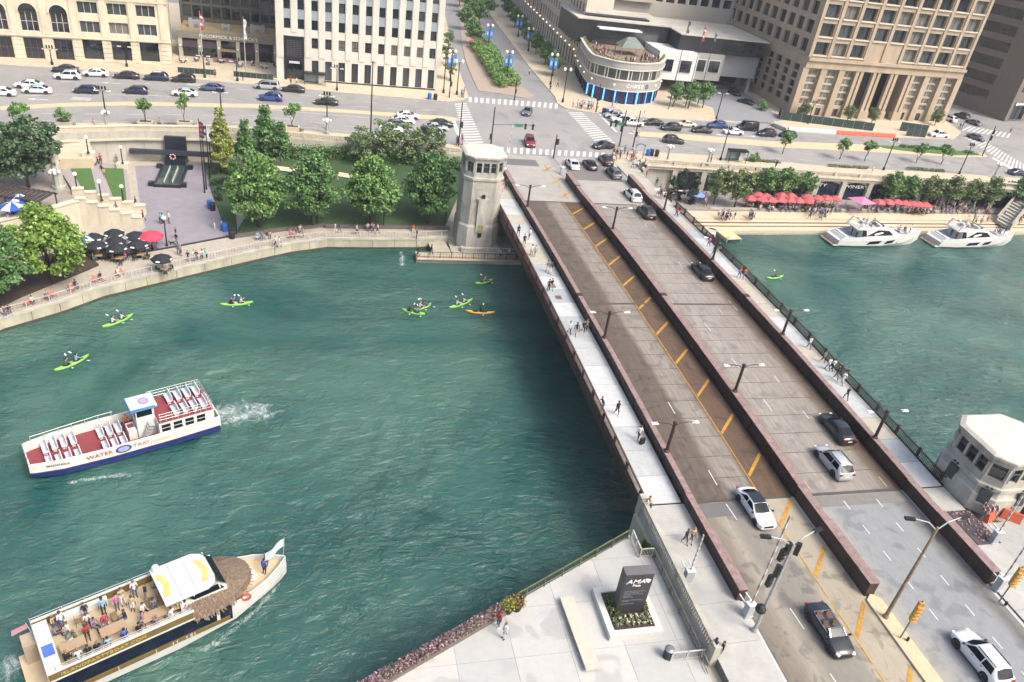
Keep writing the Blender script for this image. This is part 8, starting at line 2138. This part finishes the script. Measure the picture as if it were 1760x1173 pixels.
# on board
def aboard(b_, x, y, z, h, po, pl, grp, **k):
    p = onboat(b_, x, y, z); person(p.x, p.y, p.z, b_.rotation_euler.z+rad(h), po, pl, grp, **k)
PBL = 'on the party boat upper deck'
for x, y, h, po, t in ((.9,1.9,-40,'sit','tan'),(.8,.9,0,'sit','grey'),(1.6,.4,180,'walk','white'),(1.9,-.2,200,'sit','green'),(1.0,-1.7,60,'sit','black'),(2.6,-.1,-90,'sit','red'),(3.2,.2,-60,'sit','mauve'),(3.9,.1,-90,'sit','red'),(4.1,1.2,-90,'stand','pale blue'),(5.0,1.1,-90,'stand','pink'),(5.2,-.3,180,'sit','black'),(6.4,1.6,-90,'stand','white'),(6.4,-.3,-60,'sit','white'),(6.1,-1.1,0,'sit','mauve'),(7.7,1.5,-30,'sit','tan'),(8.2,1.3,-120,'photo','navy'),(8.6,.2,-160,'stand','pale blue'),(4.7,-2.0,90,'sit','blue'),(5.7,-2.0,90,'sit','black'),(3.6,-2.0,90,'sit','pale blue'),(2.9,-2.0,90,'sit','black'),(8.6,-1.4,180,'sit','tan'),(8.0,-1.9,120,'sit','white'),(9.1,-1.7,170,'sit','pink'),(3.0,1.9,-90,'sit','black'),(8.9,1.9,-120,'sit','black'),(2.3,-2.0,80,'sit','black'),(1.4,1.5,-60,'stand','white'),(2.9,.9,-90,'sit','white'),(5.9,.4,-120,'stand','tan'),(7.0,.9,180,'stand','black'),(6.9,-2.0,90,'sit','mauve'),(1.7,-2.0,90,'sit','white'),(5.5,1.8,-90,'sit','tan'),(7.2,-.2,-90,'sit','grey')):
    aboard(T, x, y, 3.05, h, po, PBL, 'people on the party boat', top=t)
aboard(T, 16.2, .3, 1.8, 20, 'stand', 'in the bow of the party boat', 'people on the party boat', top='teal'); aboard(T, 15.7, -.4, 1.8, 30, 'stand', 'in the bow of the party boat', 'people on the party boat', top='blue')
aboard(wt, -.3, -1.2, 1.13, 90, 'stand', 'beside the water taxi wheelhouse', 'crew of the water taxi', top='orange', bot='navy')
for yb, nm_ in ((yacht_a,'the yacht nearest the bridge'),(yacht_b,'the yacht farther right')):
    for k, (x, y, z, po) in enumerate(((6.3,-.6,3.6,'stand'),(7.0,.5,3.6,'sit'),(7.6,-.9,3.6,'sit'),(8.2,.7,3.6,'sit'),(8.8,-.3,3.6,'stand'),(9.4,.2,3.6,'sit'),(5.6,-.9,1.6,'stand'),(5.2,.2,1.6,'stand'),(15.8,-.4,2.15,'sit'),(16.5,.5,2.15,'sit'),(17.0,-.5,2.15,'sit'),(17.5,.3,2.15,'sit'),(18.3,-.3,2.4,'stand'))):
        aboard(yb, x, y, z, pr.uniform(0,360), po, ('on the flybridge of ' if z > 3 else 'in the cockpit of ' if z < 2 else 'on the foredeck of ')+nm_, 'people aboard '+nm_, top=pr.choice(('white','white','pale blue','navy','tan','black')))
KN = ('the lone stretch','the river wall','the water taxi','the far bridge end','the yellow kayak','the bridge shadow','its twin, right','its twin, left','the right bank')
for i, (k, L) in enumerate(KAY):
    for j, x in enumerate((L*.12, -L*.18) if i not in (3,5,8) else (0,)):
        aboard(k, x, 0, -.02, 0, 'paddle', ('in front of kayak by ' if j == 0 else 'behind in kayak by ') + KN[i], 'kayak paddlers', bot='black', shorts=True)
        p = onboat(k, x+.42, 0, .5); pd = thing('paddle', '%s paddle of the kayak by %s' % ('front' if j == 0 else 'rear', KN[i]), 'paddle', p, k.rotation_euler.z+rad(pr.uniform(-30,30)), 'kayak paddles')
        MB().tube([(0,-1.05,-.12),(0,1.05,.28)], .018, 5).build('shaft', BLACKM, pd)
        for s in (1,-1): MB().cbox((0,s*1.15,.08+s*.22),(.16,.36,.03),0,s*.2 if s else 0).build('blade', WHITE, pd)
# roof terrace of the bank
tc_ = Vector((78,195))
for k in range(64):
    p, a = along(offset_poly(cur, pr.uniform(1.6,5.5)), 1.0)[pr.randrange(8, 46)]
    person(p.x, p.y, 16.02, pr.uniform(0,6.28), pr.choice(('stand','sit','stand')), 'on the crowded bank roof terrace', 'people on the roof terrace', top=pr.choice(('white','tan','pink','black','white','navy','tan')))

# the smallest figures of the far crowds become one mass
PEOPLE.sort(key=lambda o: (Vector(o.location)-Vector((0,0,CAM_Z))).length)
LOD = {}
for n_, me in PM.items():
    o = bpy.data.objects.new('tmp', me); dc = o.modifiers.new('d', 'DECIMATE'); dc.ratio = .16; LOD[me.name] = evaluated(o)
rest = PEOPLE[292:]; mlist = []; cv = []; cf = []; cm_ = []
for o in rest:
    me = LOD[o.data.name]; M_ = o.matrix_basis; b0 = len(cv); cv += [tuple(M_ @ v.co) for v in me.vertices]
    ix = []
    for s_ in o.material_slots:
        if s_.material not in mlist: mlist.append(s_.material)
        ix.append(mlist.index(s_.material))
    for p in me.polygons: cf.append(tuple(b0+i for i in p.vertices)); cm_.append(ix[p.material_index])
    bpy.data.objects.remove(o)
if rest:
    me = bpy.data.meshes.new('distant_crowd'); me.from_pydata(cv, [], cf)
    for m_ in mlist: me.materials.append(m_)
    me.polygons.foreach_set('material_index', cm_); o = link('distant_crowd', me, kind='stuff'); tag(o, 'far crowd of small figures on the roof terrace and along the distant pavements', 'crowd')

# ------------------------------------------------------------------ labels: number look-alikes from left to right
def image_x(o):
    d = Vector(o.matrix_basis.translation) - Vector((0,0,CAM_Z)); return FPX*d.dot(CR)/d.dot(_f)
seen = {}
for o in COL.objects:
    if o.parent is None and 'label' in o: seen.setdefault(o['label'], []).append(o)
ORD = ['leftmost'] + ['%s from left' % w for w in 'second third fourth fifth sixth seventh eighth ninth tenth eleventh twelfth thirteenth fourteenth fifteenth sixteenth seventeenth eighteenth nineteenth twentieth twenty-first twenty-second twenty-third twenty-fourth twenty-fifth'.split()]
def short(l):
    w_ = l.split(', ')
    return l if len(l.split()) < 13 or len(w_) < 3 or not l.startswith('person') else ', '.join([w_[0]]+w_[2:])
for l in [x for x in seen if short(x) != x]: seen.setdefault(short(l), []).extend(seen.pop(l))
for l, os_ in seen.items():
    for o in os_: o['label'] = l
    if len(os_) < 2: continue
    os_.sort(key=image_x)
    for k, o in enumerate(os_): o['label'] = '%s, %s' % (l, 'rightmost' if k == len(os_)-1 else ORD[min(k, 24)])

# ------------------------------------------------------------------ thin summer haze
hz_m = bpy.data.materials.new('haze_air'); hz_m.use_nodes = True; t = hz_m.node_tree; t.nodes.remove(t.nodes['Principled BSDF'])
pv = t.nodes.new('ShaderNodeVolumePrincipled'); pv.inputs['Color'].default_value = (.86,.91,.96,1); pv.inputs['Density'].default_value = .0002; pv.inputs['Anisotropy'].default_value = .2
t.links.new(pv.outputs[0], t.nodes['Material Output'].inputs['Volume'])
hz_o = MB().box(-950,950,-130,1450,-5,64).build('haze', hz_m); hz_o['kind'] = 'stuff'; tag(hz_o, 'thin pale summer haze filling the air over the river', 'haze')
